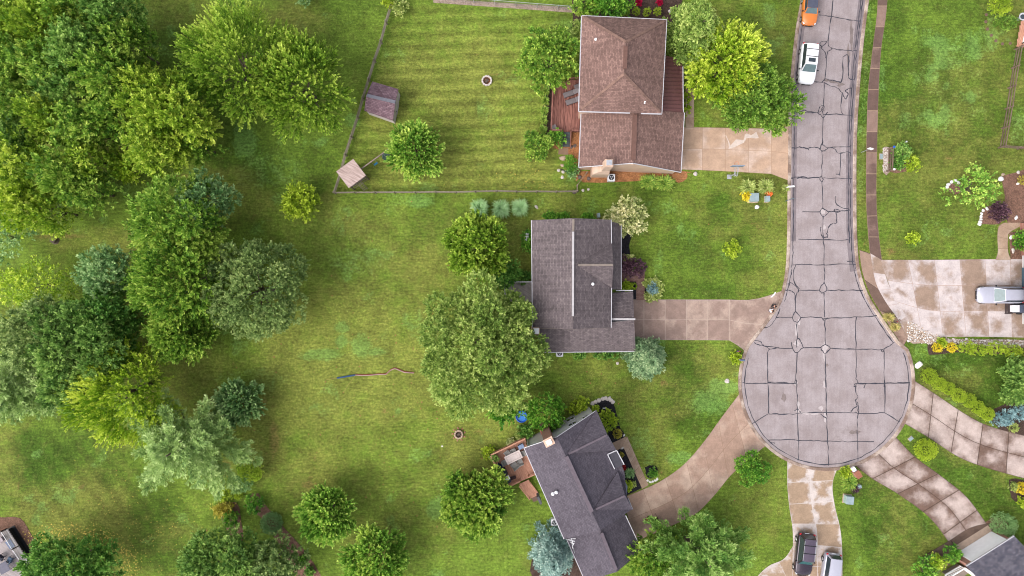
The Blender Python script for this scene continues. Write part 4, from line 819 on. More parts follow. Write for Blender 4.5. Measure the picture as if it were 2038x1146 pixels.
s_('shrub', 'lime plant in the little black bed by the grey house door', 1246, 569, 7, .6, 'shrub', 'lime'); s_('shrub', 'clipped olive shrub in the little black bed by the grey house door', 1261, 569, 7, .8, 'clip', 'lime', ry=9)
s_('shrub', 'round blue green dwarf spruce in the bed beside the brown driveway', 1299, 574, 11, .9, 'fine', 'juniper', ry=13)
for px, py, lb in ((1289, 564, 'north west'), (1303, 562, 'north east'), (1311, 573, 'east'), (1291, 590, 'south west'), (1305, 588, 'south east')): s_('hosta_plant', 'cream hosta on the %s side of the blue green dwarf spruce' % lb, px, py, 6, .4, 'shrub', 'vari', group='cream hostas round the dwarf spruce', cat='plant')
for px, py, r, lb in ((1095, 432, 14, 'low bright shrub behind the north wall of the grey house, western one'), (1120, 432, 11, 'low bright shrub behind the north wall of the grey house, middle one'), (1170, 433, 11, 'low bright shrub behind the north wall of the grey house, nearest the meter box')): s_('shrub', lb, px, py, r, 1.0, 'shrub', 'shrub', ry=7)
s_('shrub', 'tall green shrub against the west wall of the grey house', 1051, 480, 12, 1.8, 'shrub', 'shrub', ry=26); s_('shrub', 'dark ivy by the north rail of the grey deck', 1036, 552, 24, 1.0, 'shrub', 'deep', ry=7)
s_('shrub', 'green shrub row along the south wall of the grey house', 1205, 704, 32, .9, 'shrub', 'deep', ry=5); s_('shrub', 'small hosta by the air conditioner of the grey house', 1152, 706, 10, .5, 'shrub', 'deep', ry=4)
s_('shrub', 'bright shrubs against the pale north wall of the dark roofed house', 1150, 806, 22, 1.3, 'shrub', 'lime', ry=12, rot=R(24))
s_('shrub', 'low dark shrub left of the brick chimney', 1046, 858, 14, .9, 'shrub', 'deep', ry=11); s_('flowering_shrub', 'yellow and white flower clump at the north edge of the cedar deck', 1034, 866, 8, .6, 'fine', 'vari', cat='flower'); s_('flowering_shrub', 'pale flowering plant at the north west edge of the cedar deck', 1016, 878, 7, .6, 'fine', 'cream', cat='flower'); s_('shrub', 'lime bush at the west corner of the cedar deck', 972, 900, 11, .8, 'shrub', 'lime')
s_('shrub', 'yellow green leafed shrub in the north black bed', 1210, 836, 15, 1.1, 'shrub', 'lime', ry=20, rot=R(28)); s_('shrub', 'golden clipped cushion shrub in the north black bed', 1229, 863, 11, .8, 'clip', 'olivegold')
s_('shrub', 'tiny golden cushion shrub in the front black bed', 1237, 905, 5, .5, 'clip', 'olivegold'); tuft('fern_plant', 'pale green fern in the front black bed', 1253, 941, 13, .6, 220, 'blueg', .05, cat='plant'); tuft('hosta_plant', 'small pale hosta in the front black bed nearest the driveway', 1261, 963, 7, .4, 90, 'vari', .06, cat='plant')
s_('shrub', 'red japanese maple shrub beside the front porch roof', 1236, 930, 8, 1.6, 'fine', 'red', ry=5, rot=R(25)); s_('shrub', 'lime plant under the blue bay roof', 1249, 966, 5, .6, 'shrub', 'lime', ry=6)
s_('shrub', 'green shrub in the small black mulch patch', 1299, 940, 10, .9, 'fine', 'shrub'); s_('shrub', 'yellow plant at the west wall of the dark roofed house', 1098, 1058, 9, .8, 'shrub', 'lime', ry=5)
s_('shrub', 'large glossy green shrub by the bent driveway', 1494, 930, 34, 2.0, 'shrub', 'shrub', ry=36)
s_('shrub', 'round green plant at the mailbox west of the turning circle', 1463, 713, 10, .6, 'shrub', 'lime')
s_('shrub', 'bright lime plant beside the brick mailbox pillar', 1681, 938, 9, .6, 'shrub', 'lime', ry=8); tuft('ornamental_grass', 'wild grassy plant clump beyond the brick mailbox pillar', 1690, 958, 20, .7, 320, 'day', .04, ry=22, cat='grass plant'); s_('flowering_shrub', 'purple flowering plant next to the small utility lid', 1701, 972, 6, .4, 'fine', 'purple', cat='flower')
tuft('ornamental_grass', 'northern of two dry grass tufts at the wooden mailbox', 1768, 631, 14, .7, 330, 'dry', .03, ry=11, cat='grass plant'); tuft('ornamental_grass', 'southern of two dry grass tufts at the wooden mailbox', 1780, 650, 12, .7, 300, 'dry', .03, ry=11, cat='grass plant')
s_('shrub', 'round two tone shrub between the two stained driveways', 1844, 896, 28, 1.7, 'clip', 'lime', ry=26)
s_('shrub', 'round blue green shrub at the corner garage', 2000, 1045, 32, 2.4, 'clip', 'blueg', ry=28)
s_('shrub', 'yellow green shrub beside the white porch of the corner house', 1862, 1118, 16, 1.5, 'shrub', 'yellow', ry=14); s_('shrub', 'bright green shrub between the corner garage and porch', 1892, 1100, 17, 1.7, 'shrub', 'shrub', ry=16); s_('shrub', 'loose green bush at the bottom edge west of the porch', 1836, 1132, 20, 1.3, 'sparse', 'shrub', ry=24)
s_('shrub', 'golden yellow shrub at the east edge below the curved drive', 2034, 972, 14, 1.1, 'clip', 'gold', ry=14); s_('shrub', 'pale cream plant beside the golden shrub at the east edge', 2017, 968, 8, .6, 'fine', 'vari'); s_('shrub', 'lime shrub below the golden shrub at the east edge', 2036, 996, 12, .8, 'shrub', 'lime', ry=9)
s_('shrub', 'small pale yellow green shrub at the curve of the east drive', 2018, 851, 12, .9, 'clip', 'vari', ry=11)
s_('shrub', 'left of the two golden ball shrubs by the gravel strip', 1866, 692, 12.5, .9, 'clip', 'gold', ry=11, group='golden ball shrubs'); s_('shrub', 'right of the two golden ball shrubs by the gravel strip', 1895, 692, 12, .9, 'clip', 'gold', ry=11, group='golden ball shrubs')
s_('shrub', 'tiny lime plant behind the left golden ball shrub', 1873, 682, 6, .4, 'shrub', 'lime')
for px, py, rx, ry, lb in ((1922, 690, 20, 14, 'green shrub next to the right golden ball'), (1946, 696, 18, 12, 'bluish green shrub second after the golden balls'), (1980, 692, 24, 14, 'wide green shrub in the middle of the gravel strip hedge'), (2012, 697, 20, 14, 'green shrub near the east end of the gravel strip hedge'), (2036, 704, 16, 14, 'shrub cut by the east edge in the gravel strip hedge')): s_('hedge_shrub', lb, px, py, rx, 1.2, 'fine', 'lime', ry=ry, group='green shrubs along the gravel strip')
hl = ('largest lime ball shrub at the street end of the slanting hedge', 'second lime ball shrub from the street in the slanting hedge', 'third lime ball shrub from the street in the slanting hedge', 'fourth lime ball shrub from the street, middle of the slanting hedge', 'fifth lime ball shrub from the street in the slanting hedge', 'sixth lime ball shrub from the street in the slanting hedge', 'last lime ball shrub of the slanting hedge beside the blue juniper')
for i, (px, py, rx, ry) in enumerate(((1851, 748, 20, 18), (1870, 764, 18, 15), (1888, 773, 16, 16), (1909, 787, 18, 16), (1930, 797, 18, 16), (1948, 811, 18, 15), (1966, 824, 17, 16))): s_('hedge_shrub', hl[i], px, py, rx, 1.3, 'clip', 'lime', ry=ry, group='lime ball shrubs of the slanting hedge')
s_('juniper_shrub', 'spreading silver blue juniper beside the slanting hedge', 1996, 832, 26, .9, 'fine', 'juniper', ry=16, rot=R(20)); s_('juniper_shrub', 'silver blue juniper reaching the east edge', 2026, 818, 20, 1.0, 'fine', 'juniper', ry=18)
s_('shrub', 'pale green shrub in the bench bed', 1792, 304, 20, 1.4, 'shrub', 'wood3', ry=15); s_('shrub', 'dark green shrub behind the bench fence', 1786, 325, 15, 1.0, 'shrub', 'deep', ry=11); s_('shrub', 'yellow lime shrub at the corner of the bench bed', 1811, 325, 17, 1.1, 'shrub', 'lime', ry=15)
s_('shrub', 'purple leaved shrub in the mulch patch near the curved path', 1985, 422, 20, 1.5, 'shrub', 'purple', ry=20); s_('shrub', 'golden shrub in the large reddish mulch bed at the east edge', 2038, 358, 11, 1.0, 'clip', 'olivegold', ry=12); s_('shrub', 'leafy green plant in the bed beside the curved path', 2032, 478, 18, .9, 'shrub', 'shrub', ry=17)
s_('cypress_shrub', 'big golden green conifer at the top right corner', 1986, 12, 26, 3.0, 'fine', 'lime', ry=22); s_('juniper_shrub', 'straggly dark juniper below the golden green conifer', 2000, 44, 26, 1.0, 'fine', 'darkpine', ry=18)
s_('cypress_shrub', 'olive cypress half of the two tone shrub beside the grey pine', 500, 936, 28, 2.2, 'fine', 'yellow', ry=22); s_('cypress_shrub', 'blue green cypress half of the two tone shrub beside the grey pine', 480, 958, 27, 1.8, 'fine', 'blueg', ry=20)
s_('shrub', 'small lime shrub below the two tone cypress, left one', 447, 982, 13, 1.0, 'shrub', 'lime', ry=12); s_('shrub', 'small clipped shrub below the two tone cypress, right one', 474, 986, 11, 1.0, 'clip', 'lime', ry=9)
s_('flowering_shrub', 'white flowered shrub at the head of the long mulch strip', 508, 1001, 18, 1.2, 'shrub', 'shrub', ry=16); s_('shrub', 'deep green shrub in the teardrop mulch bed', 461, 1032, 14, 1.1, 'shrub', 'shrub', ry=16); s_('shrub', 'reddish low plants in the teardrop mulch bed', 446, 1012, 14, .4, 'sparse', 'olivegold', ry=9)
s_('hedge_shrub', 'oblong clipped blue green hedge on the mulch strip', 540, 1042, 17, 1.2, 'clip', 'blueg', ry=38, rot=R(38), cat='hedge')
s_('shrub', 'tiny green plant low on the long mulch strip', 603, 1114, 6, .4, 'shrub', 'shrub'); s_('shrub', 'tiny green plant at the bottom of the long mulch strip', 618, 1136, 6, .4, 'shrub', 'deep')
s_('shrub', 'pale green plant beside the porch path of the brown roofed house', 1364, 205, 5, .5, 'shrub', 'lime', ry=24)
s_('shrub', 'grey green plant by the stones south of the orange mulch', 1140, 342, 10, .5, 'shrub', 'blueg')
# ------------------------------------------------------------------ houses
def offs(pts, d):                         # shrink a CCW polygon inward by d
    n = len(pts); out = []
    for i in range(n):
        p0, p1, p2 = Vector(pts[i - 1][:2]), Vector(pts[i][:2]), Vector(pts[(i + 1) % n][:2])
        a, b = (p1 - p0).normalized(), (p2 - p1).normalized(); na, nb = Vector((-a.y, a.x)), Vector((-b.y, b.x))
        m = (na + nb); m = m / max(0.3, m.length_squared) * 2; out.append((p1.x + m.x * d, p1.y + m.y * d))
    return out
def ccw(P):
    ar = sum(P[i][0] * P[(i + 1) % len(P)][1] - P[(i + 1) % len(P)][0] * P[i][1] for i in range(len(P)))
    return P if ar > 0 else P[::-1]
def roofpart(name, polys, mat, parent, t=0.16, label=None):
    mb = MB()
    for poly in polys:
        P = [W(*q) for q in poly]
        ar = sum(P[i].x * P[(i + 1) % len(P)].y - P[(i + 1) % len(P)].x * P[i].y for i in range(len(P)))
        mb.slab(P if ar > 0 else P[::-1], t)
    return mb.build(name, mat, parent, fix=False, slopeuv=True, label=label)
def gutter(polyline, parent, w=0.14, name='gutter', mat=None, d=0.07):
    w *= .75
    mb = MB(); P = [W(*q) for q in polyline]
    for a, b in zip(P[:-1], P[1:]): mb.bar(a - Vector((0, 0, d)), b - Vector((0, 0, d)), w, 0.16)
    return mb.build(name, mat or M['trim'], parent)
def cap(polyline, parent, mat, w=0.3, h=0.1, name='ridge_vent', up=0.05):
    mb = MB(); P = [W(*q) for q in polyline]
    for a, b in zip(P[:-1], P[1:]): mb.bar(a + Vector((0, 0, up)), b + Vector((0, 0, up)), w, h)
    return mb.build(name, mat, parent)
def window(parent, a, b, z0, z1, out, name='window'):
    """flat window set on a wall between ground points a and b, facing out (unit xy)"""
    a, b, o = Vector((*a[:2], 0)), Vector((*b[:2], 0)), Vector((*out, 0)); mb = MB(); d = (b - a).normalized(); u = Vector((0, 0, 1))
    for p, q in ((a + u * z0, b + u * z0), (a + u * z1, b + u * z1), (a + u * z0, a + u * z1), (b + u * z0, b + u * z1), ((a + b) / 2 + u * z0, (a + b) / 2 + u * z1)): mb.bar(p + o * .03, q + o * .03, 0.09, 0.09)
    f = mb.build(name, M['trim'], parent)
    m2 = MB(); m2.bar((a + b) / 2 + u * (z0 + .05) + o * .02, (a + b) / 2 + u * (z1 - .05) + o * .02, 0.03, 0.03); m2 = MB()
    c = (a + b) / 2 + u * (z0 + z1) / 2 + o * .022; ang = math.atan2(d.y, d.x)
    m2.box(c, ((b - a).length - .1, 0.02, z1 - z0 - .1), ang); m2.build('pane', M['glass'], f)
def pipe_vent(px, py, h, parent, r=0.07):
    p = W(px, py, h); MB().tube(p - Vector((0, 0, .3)), p + Vector((0, 0, .22)), r, r, 10).lathe([(r * 2.4, 0.0), (r * 2.2, .05), (r, .09)], (p.x, p.y, p.z - .02), 12).build('vent_pipe', M['white'], parent, fix=False)
def pt(P, f):                             # point on a polyline edge
    return P[0].lerp(P[1], f)
SH_BROWN = shingle('brown_shingle', srgb(142, 114, 106, K), srgb(120, 95, 89, K), srgb(98, 77, 73, K), .12)
SH_GREY = shingle('grey_shingle', srgb(122, 111, 112, K), srgb(104, 94, 97, K), srgb(80, 73, 77, K), .14)
SH_DARK = shingle('charcoal_shingle', srgb(98, 92, 101, K), srgb(88, 82, 91, K), srgb(74, 69, 77, K), .06)
SH_BLUE = shingle('blue_grey_shingle', srgb(122, 118, 128, K), srgb(90, 88, 102, K), srgb(76, 75, 86, K), .14)
SH_SHED = shingle('mauve_shingle', srgb(138, 114, 122, K), srgb(112, 88, 97, K), srgb(84, 66, 76, K), .05)
SID = siding('pale_siding', (0.56, 0.55, 0.56)); SIDT = siding('tan_siding', (0.5, 0.36, 0.28)); SIDG = siding('grey_white_siding', (0.52, 0.51, 0.52))
# ---- brown house
h1 = thing('house', 'brown shingled house with a hip roof, red deck behind and peach driveway', 'house', tuple(W(1250, 200)[:2]) + (0,))
e, r = 5.6, 8.3
nw, ne, se, sw = (1158, 31, e), (1327, 39, e), (1317, 226, e), (1152, 221, e); ra, rb = (1246, 83, r), (1242, 147, r)
rf = roofpart('roof', [(nw, ra, ne), (ne, ra, rb, se), (se, rb, sw), (sw, rb, ra, nw)], SH_BROWN, h1)
gutter([nw, ne, se], rf); gutter([nw, sw], rf, .2); gutter([sw, (1254, 224, e)], rf, .22); gutter([(1276, 225, e), se], rf, .2)
cap([(1245, 92, 8.22), (1243.5, 137, 8.22)], rf, plain('brown_vent', srgb(132, 98, 88, K), .8), .42, .14, 'ridge_vent', .07)
hipm = plain('hip_cap', srgb(156, 124, 112, K), .9, var=.25, sc=2)
for a, b in ((nw, ra), (ne, ra), (se, rb), (sw, rb)):
    A, B = W(*a), W(*b); mb = MB(); q = A.lerp(B, .06); q2 = B; mb.bar(q + Vector((0, 0, .01)), q2 + Vector((0, 0, .01)), .26, .05); mb.build('hip_cap', hipm, rf)
pipe_vent(1186, 78, 6.5, rf); pipe_vent(1283, 203, 6.3, rf)
e2, r2 = 3.0, 5.0
a_, b_, c_, d_ = (1157, 218, e2), (1362, 224, e2), (1355, 343, e2), (1152, 333, e2); p1, p2 = (1266, 216, r2), (1260, 325, r2)
rf2 = roofpart('lower_roof', [(a_, p1, p2, d_), (p1, b_, c_, p2)], SH_BROWN, h1); gutter([a_, d_], rf2, .16); gutter([b_, c_], rf2, .16); gutter([d_, p2, c_], rf2, .1, 'fascia', d=.0)
cap([(1263.5, 228, 4.95), (1260.5, 318, 4.95)], rf2, _pm['brown_vent'], .5, .16, 'ridge_vent', .07)
rf3 = roofpart('porch_roof', [((1318, 108, 3.9), (1352, 118, 2.9), (1359, 132, 2.9), (1360, 226, 2.9), (1316, 226, 3.9))], plain('mauve_metal', srgb(140, 96, 96, K), .45, var=.08), h1, .12); gutter([(1359, 132, 2.9), (1360, 226, 2.9)], rf3, .16)
mb = MB()
for i in range(15):
    y = 116 + i * 7.6; mb.bar(W(1319, y, 3.91), W(1358, y + 1, 2.95), .04, .05)
mb.build('roof_rib', plain('mauve_rib', srgb(120, 80, 82, K), .45), rf3)
fp = offs(ccw([W(*q) for q in (nw, ne, se, sw)]), .4); MB().prism([p[:2] for p in fp], 0, e - .05).build('wall', SIDT, h1)
fp2 = offs(ccw([W(*q) for q in (a_, b_, c_, d_)]), .3); wl = MB(); wl.prism([p[:2] for p in fp2], 0, e2 - .03)
i_ = sorted(range(4), key=lambda i: fp2[i][1])[:2]; i_.sort(key=lambda i: fp2[i][0]); q0, q1 = Vector(fp2[i_[0]]), Vector(fp2[i_[1]]); mm = q0.lerp(q1, (W(*p2).x - q0.x) / (q1.x - q0.x))
wl2 = MB(); tri = [(q0.x, q0.y, e2 - .04), (q1.x, q1.y, e2 - .04), (mm.x, mm.y, r2 - .22)]; wl2.mesh(tri + [(x, y + .15, z) for x, y, z in tri], [[0, 1, 2], [5, 4, 3], [0, 3, 4, 1], [1, 4, 5, 2], [2, 5, 3, 0]])
wl.build('wall', SIDT, h1); wl2.build('gable_wall', SIDT, h1)
window(h1, (q0.x + 7, q0.y), (q0.x + 8.4, q0.y), 1.0, 2.2, (0, -1)); window(h1, (q0.x + 9.6, q0.y), (q0.x + 10.6, q0.y), 1.0, 2.2, (0, -1))
ch = MB(); c0 = W(1191, 344); ch.box((c0.x, c0.y, 1.1), (1.9, 1.1, 2.2)); ch.mesh([(c0.x - .95, c0.y - .55, 2.2), (c0.x + .95, c0.y - .55, 2.2), (c0.x + .95, c0.y + .55, 2.2), (c0.x - .95, c0.y + .55, 2.2), (c0.x + .0, c0.y - .3, 3.0), (c0.x + .9, c0.y - .3, 3.0), (c0.x + .9, c0.y + .5, 3.0), (c0.x, c0.y + .5, 3.0)], [[0, 1, 5, 4], [1, 2, 6, 5], [2, 3, 7, 6], [3, 0, 4, 7], [4, 5, 6, 7]])
ch.box((c0.x + .42, c0.y + .1, 4.4), (.9, .8, 3.0)); chm = ch.build('chimney', M['tanbrick'], h1, fix=False); MB().box((c0.x + .42, c0.y + .1, 6.0), (.6, .55, .22)).build('chimney_cap', M['grey'], chm)
MB().box((fp2[0][0], fp2[0][1], .2), (.1, .1, .1)) 
gd = W(1352, 300); MB().box((max(p[0] for p in fp2) + .02, gd.y, 1.1), (.08, 4.6, 2.2)).build('garage_door', M['trim'], h1)
# ---- grey house
h2 = thing('house', 'grey shingled house with long white ridge vent and brown driveway', 'house', tuple(W(1150, 570)[:2]) + (0,))
e, r = 5.4, 7.9
nw, np_, ne = (1058, 438, e), (1141, 434, r), (1216, 437, e); sw, sp_, se = (1060, 652, e), (1140, 655, r), (1216, 652, e)
da, db, dc, dd_ = (1147, 527, 7.65), (1217, 485, e), (1221, 527, 7.3), (1217, 572, e)
rf = roofpart('roof', [(nw, np_, sp_, sw), (np_, ne, db, da, dd_, se, sp_)], SH_GREY, h2)
dm = roofpart('dormer_roof', [(da, dc, (1218, 484, 5.45)), (da, (1218, 573, 5.45), dc)], SH_GREY, h2, .1); cap([(1150, 527, 7.58), (1220, 527, 7.3)], dm, plain('grey_cap', srgb(166, 152, 142, K), .9), .22, .05, 'ridge_cap', .03)
cap([(1140.5, 461, 7.9), (1140, 629, 7.9)], rf, plain('pale_vent', (.36, .34, .35), .5), .22, .12, 'ridge_vent', .08); cap([(1141, 436, 7.88), (1140.6, 460, 7.88)], rf, _pm['grey_cap'], .25, .05, 'ridge_cap', .02)
gutter([nw, sw], rf, .16); gutter([ne, (1217, 489, e)], rf, .16); gutter([(1217, 569, e), se], rf, .16)
pipe_vent(1180, 565, 6.7, rf)
# single storey strip, entry roof and garage wing
sr = roofpart('porch_roof', [((1208, 438, 4.4), (1236, 446, 3.3), (1236, 576, 3.3), (1208, 576, 4.4))], SH_GREY, h2); gutter([(1236, 446, 3.3), (1236, 576, 3.3)], sr, .18)
gw, ge = 3.0, 4.9
g1 = roofpart('garage_roof', [((1062, 652, ge), (1140, 650, ge + .1), (1262, 636, ge), (1265, 699, gw), (1084, 701, gw)), ((1208, 634, ge), (1211, 583, 3.4), (1260, 580, gw + .2), (1262, 634, ge))], SH_GREY, h2)
cap([(1216, 635, 4.92), (1264, 635, 4.92)], g1, _pm['pale_vent'], .2, .1, 'ridge_vent', .05); gutter([(1084, 701, gw), (1265, 699, gw)], g1, .16); gutter([(1226, 578, 3.3), (1260, 578, 3.3)], g1, .16)
cap([(1066, 652, 5.3), (1140, 654, 5.6), (1214, 651, 5.3)], g1, _pm['grey_cap'], .18, .05, 'ridge_cap', -.25)
fp = offs(ccw([W(*q) for q in (nw, ne, se, sw)]), .4); MB().prism([p[:2] for p in fp], 0, e - .05).build('wall', SID, h2)
for yy, s_g in ((max(p[1] for p in fp), -1), (min(p[1] for p in fp), 1)):
    x0, x1 = min(p[0] for p in fp), max(p[0] for p in fp); tri = [(x0, yy, e - .06), (x1, yy, e - .06), ((x0 + x1) / 2, yy, r - .25)]
    MB().mesh(tri + [(a, b + .15 * s_g, c) for a, b, c in tri], [[0, 1, 2], [5, 4, 3], [0, 3, 4, 1], [1, 4, 5, 2], [2, 5, 3, 0]]).build('gable_wall', SID, h2)
pw = offs(ccw([W(1200, 445, 3.3), W(1236, 446, 3.3), W(1236, 576, 3.3), W(1200, 576, 3.3)]), .3); MB().prism([p[:2] for p in pw], 0, 3.2).build('porch_wall', SID, h2)
pw = offs(ccw([W(1084, 640, gw), W(1262, 584, gw), W(1264, 699, gw), W(1086, 701, gw)]), .3); MB().prism([p[:2] for p in pw], 0, 2.95).build('garage_wall', SID, h2)
p0 = W(1262, 640); MB().box((max(p[0] for p in pw) + .02, p0.y, 1.1), (.08, 4.6, 2.2)).build('garage_door', M['trim'], h2)
cc = W(1066, 657, 4.4); ch = MB(); ch.box((cc.x, cc.y, 2.9), (.75, .75, 5.8)); chm = ch.build('chimney', M['tanbrick'], h2); MB().box((cc.x, cc.y, 5.85), (.6, .6, .12)).build('chimney_cap', M['white'], chm)
# ---- dark house, turned about 25 degrees
h3 = thing('house', 'dark purple grey roofed house set at an angle with a cedar deck', 'house', tuple(W(1150, 960)[:2]) + (0,))
e, r = 5.3, 7.8
nw, npk, ne = (1043, 891, e), (1108, 869, r), (1186, 817, e); sw, spk, se = (1123, 1073, e), (1195, 1055, r), (1259, 1013, e)
d1a, d1r, d1n, d1s = (1129, 903, 7.65), (1209, 865, 7.1), (1164, 829, e), (1225, 894, e)
d2a, d2r, d2n, d2s = (1182, 1014, 7.65), (1244, 986, 7.1), (1228, 940, e), (1258, 1013, e)
m1 = (1208, 905, 5.35)
rf = roofpart('roof', [(nw, npk, spk, sw), (npk, (1186, 817, e), (1209, 866, e), (1225, 896, e), (1243, 940, e), (1247, 985, e), se, spk)], SH_DARK, h3)
roofpart('dormer_roof', [(d1a, (1187, 816, e + .15), d1r), (d1a, d1r, (1226, 896, e + .15))], SH_DARK, h3, .1, )
roofpart('dormer_roof', [(d2a, (1230, 938, e + .2), d2r), (d2a, d2r, (1260, 1014, e + .15))], SH_DARK, h3, .1)
capm = plain('charcoal_cap', srgb(126, 114, 124, K), .9)
cap([(1127, 908, 7.85), (1178, 1018, 7.85)], rf, capm, .4, .14, 'ridge_vent', .05); cap([(1132, 903, 7.6), (1208, 865.5, 7.15)], rf, capm, .2, .04, 'ridge_cap', .04); cap([(1186, 1013, 7.6), (1243, 986.5, 7.15)], rf, capm, .2, .04, 'ridge_cap', .04)
gutter([nw, sw], rf, .17); gutter([(1186, 817, e), (1208, 866, e)], rf, .12); gutter([nw, npk, ne], rf, .08, 'fascia', d=.0); gutter([(1209, 866, e), (1226, 897, e)], rf, .14); gutter([(1250, 992, e), (1259, 1013, e)], rf, .14)
for a in ((1100, 983), (1107, 980)): pipe_vent(*a, 6.6, rf, .08)
ge, gr = 3.1, 5.0
ga, gb, gc, gd, gp, gq = (1128, 1073, ge), (1240, 1016, ge), (1277, 1095, ge), (1165, 1157, ge), (1190, 1044, gr), (1228, 1138, gr)
g3 = roofpart('garage_roof', [(ga, gp, gq, gd), (gp, gb, gc, gq)], SH_DARK, h3); gutter([ga, gd], g3, .15); gutter([(1245, 1026, ge), gc], g3, .15); cap([(1197, 1060, 5.0), (1226, 1133, 5.0)], g3, capm, .36, .12, 'ridge_vent', .05)
foot = ccw([W(*q) for q in (nw, ne, (1206, 862, e), (1221, 893, e), (1205, 902, e), (1223, 938, e), (1243, 985, e), se, sw)]); fp = offs(foot, .35); MB().prism([p[:2] for p in fp], 0, e - .05).build('wall', SIDG, h3)
A = min(fp, key=lambda p: (Vector(p) - W(*nw).to_2d()).length); B = min(fp, key=lambda p: (Vector(p) - W(*ne).to_2d()).length)
A, B = Vector((*A, 0)), Vector((*B, 0)); dn = (B - A).normalized(); no = Vector((-dn.y, dn.x, 0)); up = Vector((0, 0, 1)); mid = A.lerp(B, .48)
tri = [A + up * (e - .06), B + up * (e - .06), mid + up * (r - .25)]; MB().mesh(tri + [p - no * .15 for p in tri], [[0, 1, 2], [5, 4, 3], [0, 3, 4, 1], [1, 4, 5, 2], [2, 5, 3, 0]]).build('gable_wall', SIDG, h3)
for f0, f1, z0, z1 in ((.62, .74, 1.0, 2.3), (.62, .74, 3.6, 4.9), (.84, .92, 3.6, 4.8)): window(h3, A.lerp(B, f0), A.lerp(B, f1), z0, z1, (no.x, no.y))
MB().box(A + up * 2.6 + no * .05 + dn * .06, (.14, .14, 5.2), math.atan2(dn.y, dn.x)).build('corner_trim', M['grey'], h3)
an = math.atan2(dn.y, dn.x); cb = A.lerp(B, .315) + no * .42; chm = MB().box(cb + up * 1.5, (1.35, .85, 3.0), an).box(cb + up * 5.1, (.95, .75, 7.0), an).build('chimney', M['brick'], h3, fix=False); MB().box(cb + up * 8.62, (1.05, .85, .14), an).build('chimney_cap', M['tanbrick'], chm); MB().box(cb + up * 8.75, (.55, .5, .14), an).build('flue', M['white'], chm)
fp = offs(ccw([W(*q) for q in (ga, gb, gc, gd)]), .3); MB().prism([p[:2] for p in fp], 0, ge - .04).build('garage_wall', SIDG, h3)
pr = roofpart('entry_roof', [((1209, 904, 5.55), (1227, 896, 5.5), (1242, 924, 5.5), (1223, 933, 5.55))], plain('slate_membrane', srgb(84, 82, 92, K), .7), h3, .14); gutter([(1223, 933, 5.6), (1209, 904, 5.6), (1227, 896, 5.55), (1242, 924, 5.55)], pr, .14, 'fascia', d=0)
pq_ = W(1239, 921, 5.5); MB().bar((pq_.x, pq_.y, 0), (pq_.x, pq_.y, 5.36), .16).build('porch_post', M['trim'], h3)
bw = roofpart('bay_roof', [((1222, 938, 3.4), (1238, 946, 2.7), (1249, 968, 2.7), (1247, 985, 3.0), (1238, 980, 3.4))], plain('blue_grey_metal', srgb(142, 150, 172, K), .5, var=.06), h3, .1)
ant = MB(); q0 = W(1141, 1090, 3.4); ant.tube(q0, q0 + up * 1.5, .025, .025, 6); a2 = W(1139, 1078, 4.9)
ant.bar(W(1137, 1071, 4.9), W(1142, 1085, 4.9), .04); 
for f in (.1, .3, .5, .75): 
    c = W(1137 + 5 * f, 1071 + 14 * f, 4.92); ant.bar(c + Vector((-.4 * (1.2 - f), -.05, 0)), c + Vector((.4 * (1.2 - f), .05, 0)), .03)
ant.tube(W(1140, 1091, 3.5), W(1138, 1078, 4.9), .03, .03, 6); ant.build('aerial', M['white'], h3, fix=False)
MB().box(W(1073, 992, 2.2), (.25, .9, 1.6), R(25)).build('wall_cabinet', M['dgrey'], h3)
# ---- corner house, south east
h4 = thing('house', 'blue grey roofed corner house with white garage front at the bottom right', 'house', tuple(W(2000, 1120)[:2]) + (0,))
e, r = 3.2, 6.2
aa, bb, c4, d4 = (1924, 1127, e), (2019, 1067, e), (2090, 1160, e), (1990, 1220, e); pp, qq = (1990, 1210, r), (2090, 1140, r)
rf = roofpart('roof', [(aa, bb, (2075, 1125, r), (1985, 1190, r)), ((1985, 1190, r), (2075, 1125, r), (2140, 1200, e), (2045, 1260, e))], SH_BLUE, h4); gutter([aa, bb], rf, .22)
fp = offs(ccw([W(*q) for q in (aa, bb, (2140, 1200, e), (2045, 1260, e))]), .35); MB().prism([p[:2] for p in fp], 0, e - .05).build('wall', M['brick'], h4)
A = min(fp, key=lambda p: (Vector(p) - W(*aa).to_2d()).length); B = min(fp, key=lambda p: (Vector(p) - W(*bb).to_2d()).length); A, B = Vector((*A, 0)), Vector((*B, 0)); dn = (B - A).normalized(); no = Vector((-dn.y, dn.x, 0)); an = math.atan2(dn.y, dn.x)
MB().box(A.lerp(B, .52) + up * 1.3 + no * .04, (4.7, .1, 2.6), an).build('garage_door', M['white'], h4); MB().box(A.lerp(B, .52) + up * 2.9 + no * .05, (5.6, .12, .5), an).build('fascia', M['white'], h4)
MB().box(A.lerp(B, .52) + no * .5 + up * .05, (4.8, .8, .06), an).build('sill', plain('pale_sill', srgb(205, 180, 160, K)), h4)
po = thing('porch', 'white railed porch of the corner house cut by the bottom edge', 'porch', tuple(W(1900, 1140)[:2]) + (0,))
pts = [W(1874, 1138), W(1904, 1121), W(1924, 1134), W(1896, 1156)]; MB().slab([p + up * .55 for p in pts[::-1]], .5).build('floor', plain('porch_floor', srgb(160, 145, 135, K)), po)
mb = MB()
for z in (.75, 1.45): mb.bar(W(1873, 1139) + up * z, W(1903, 1121) + up * z, .12)
mb.bar(W(1903, 1121) + up * 1.45, W(1926, 1138) + up * 1.45, .3); mb.bar(W(1903, 1121) + up * 1.0, W(1926, 1138) + up * 1.0, .1, .9); mb.build('railing', M['white'], po)
mb = MB()
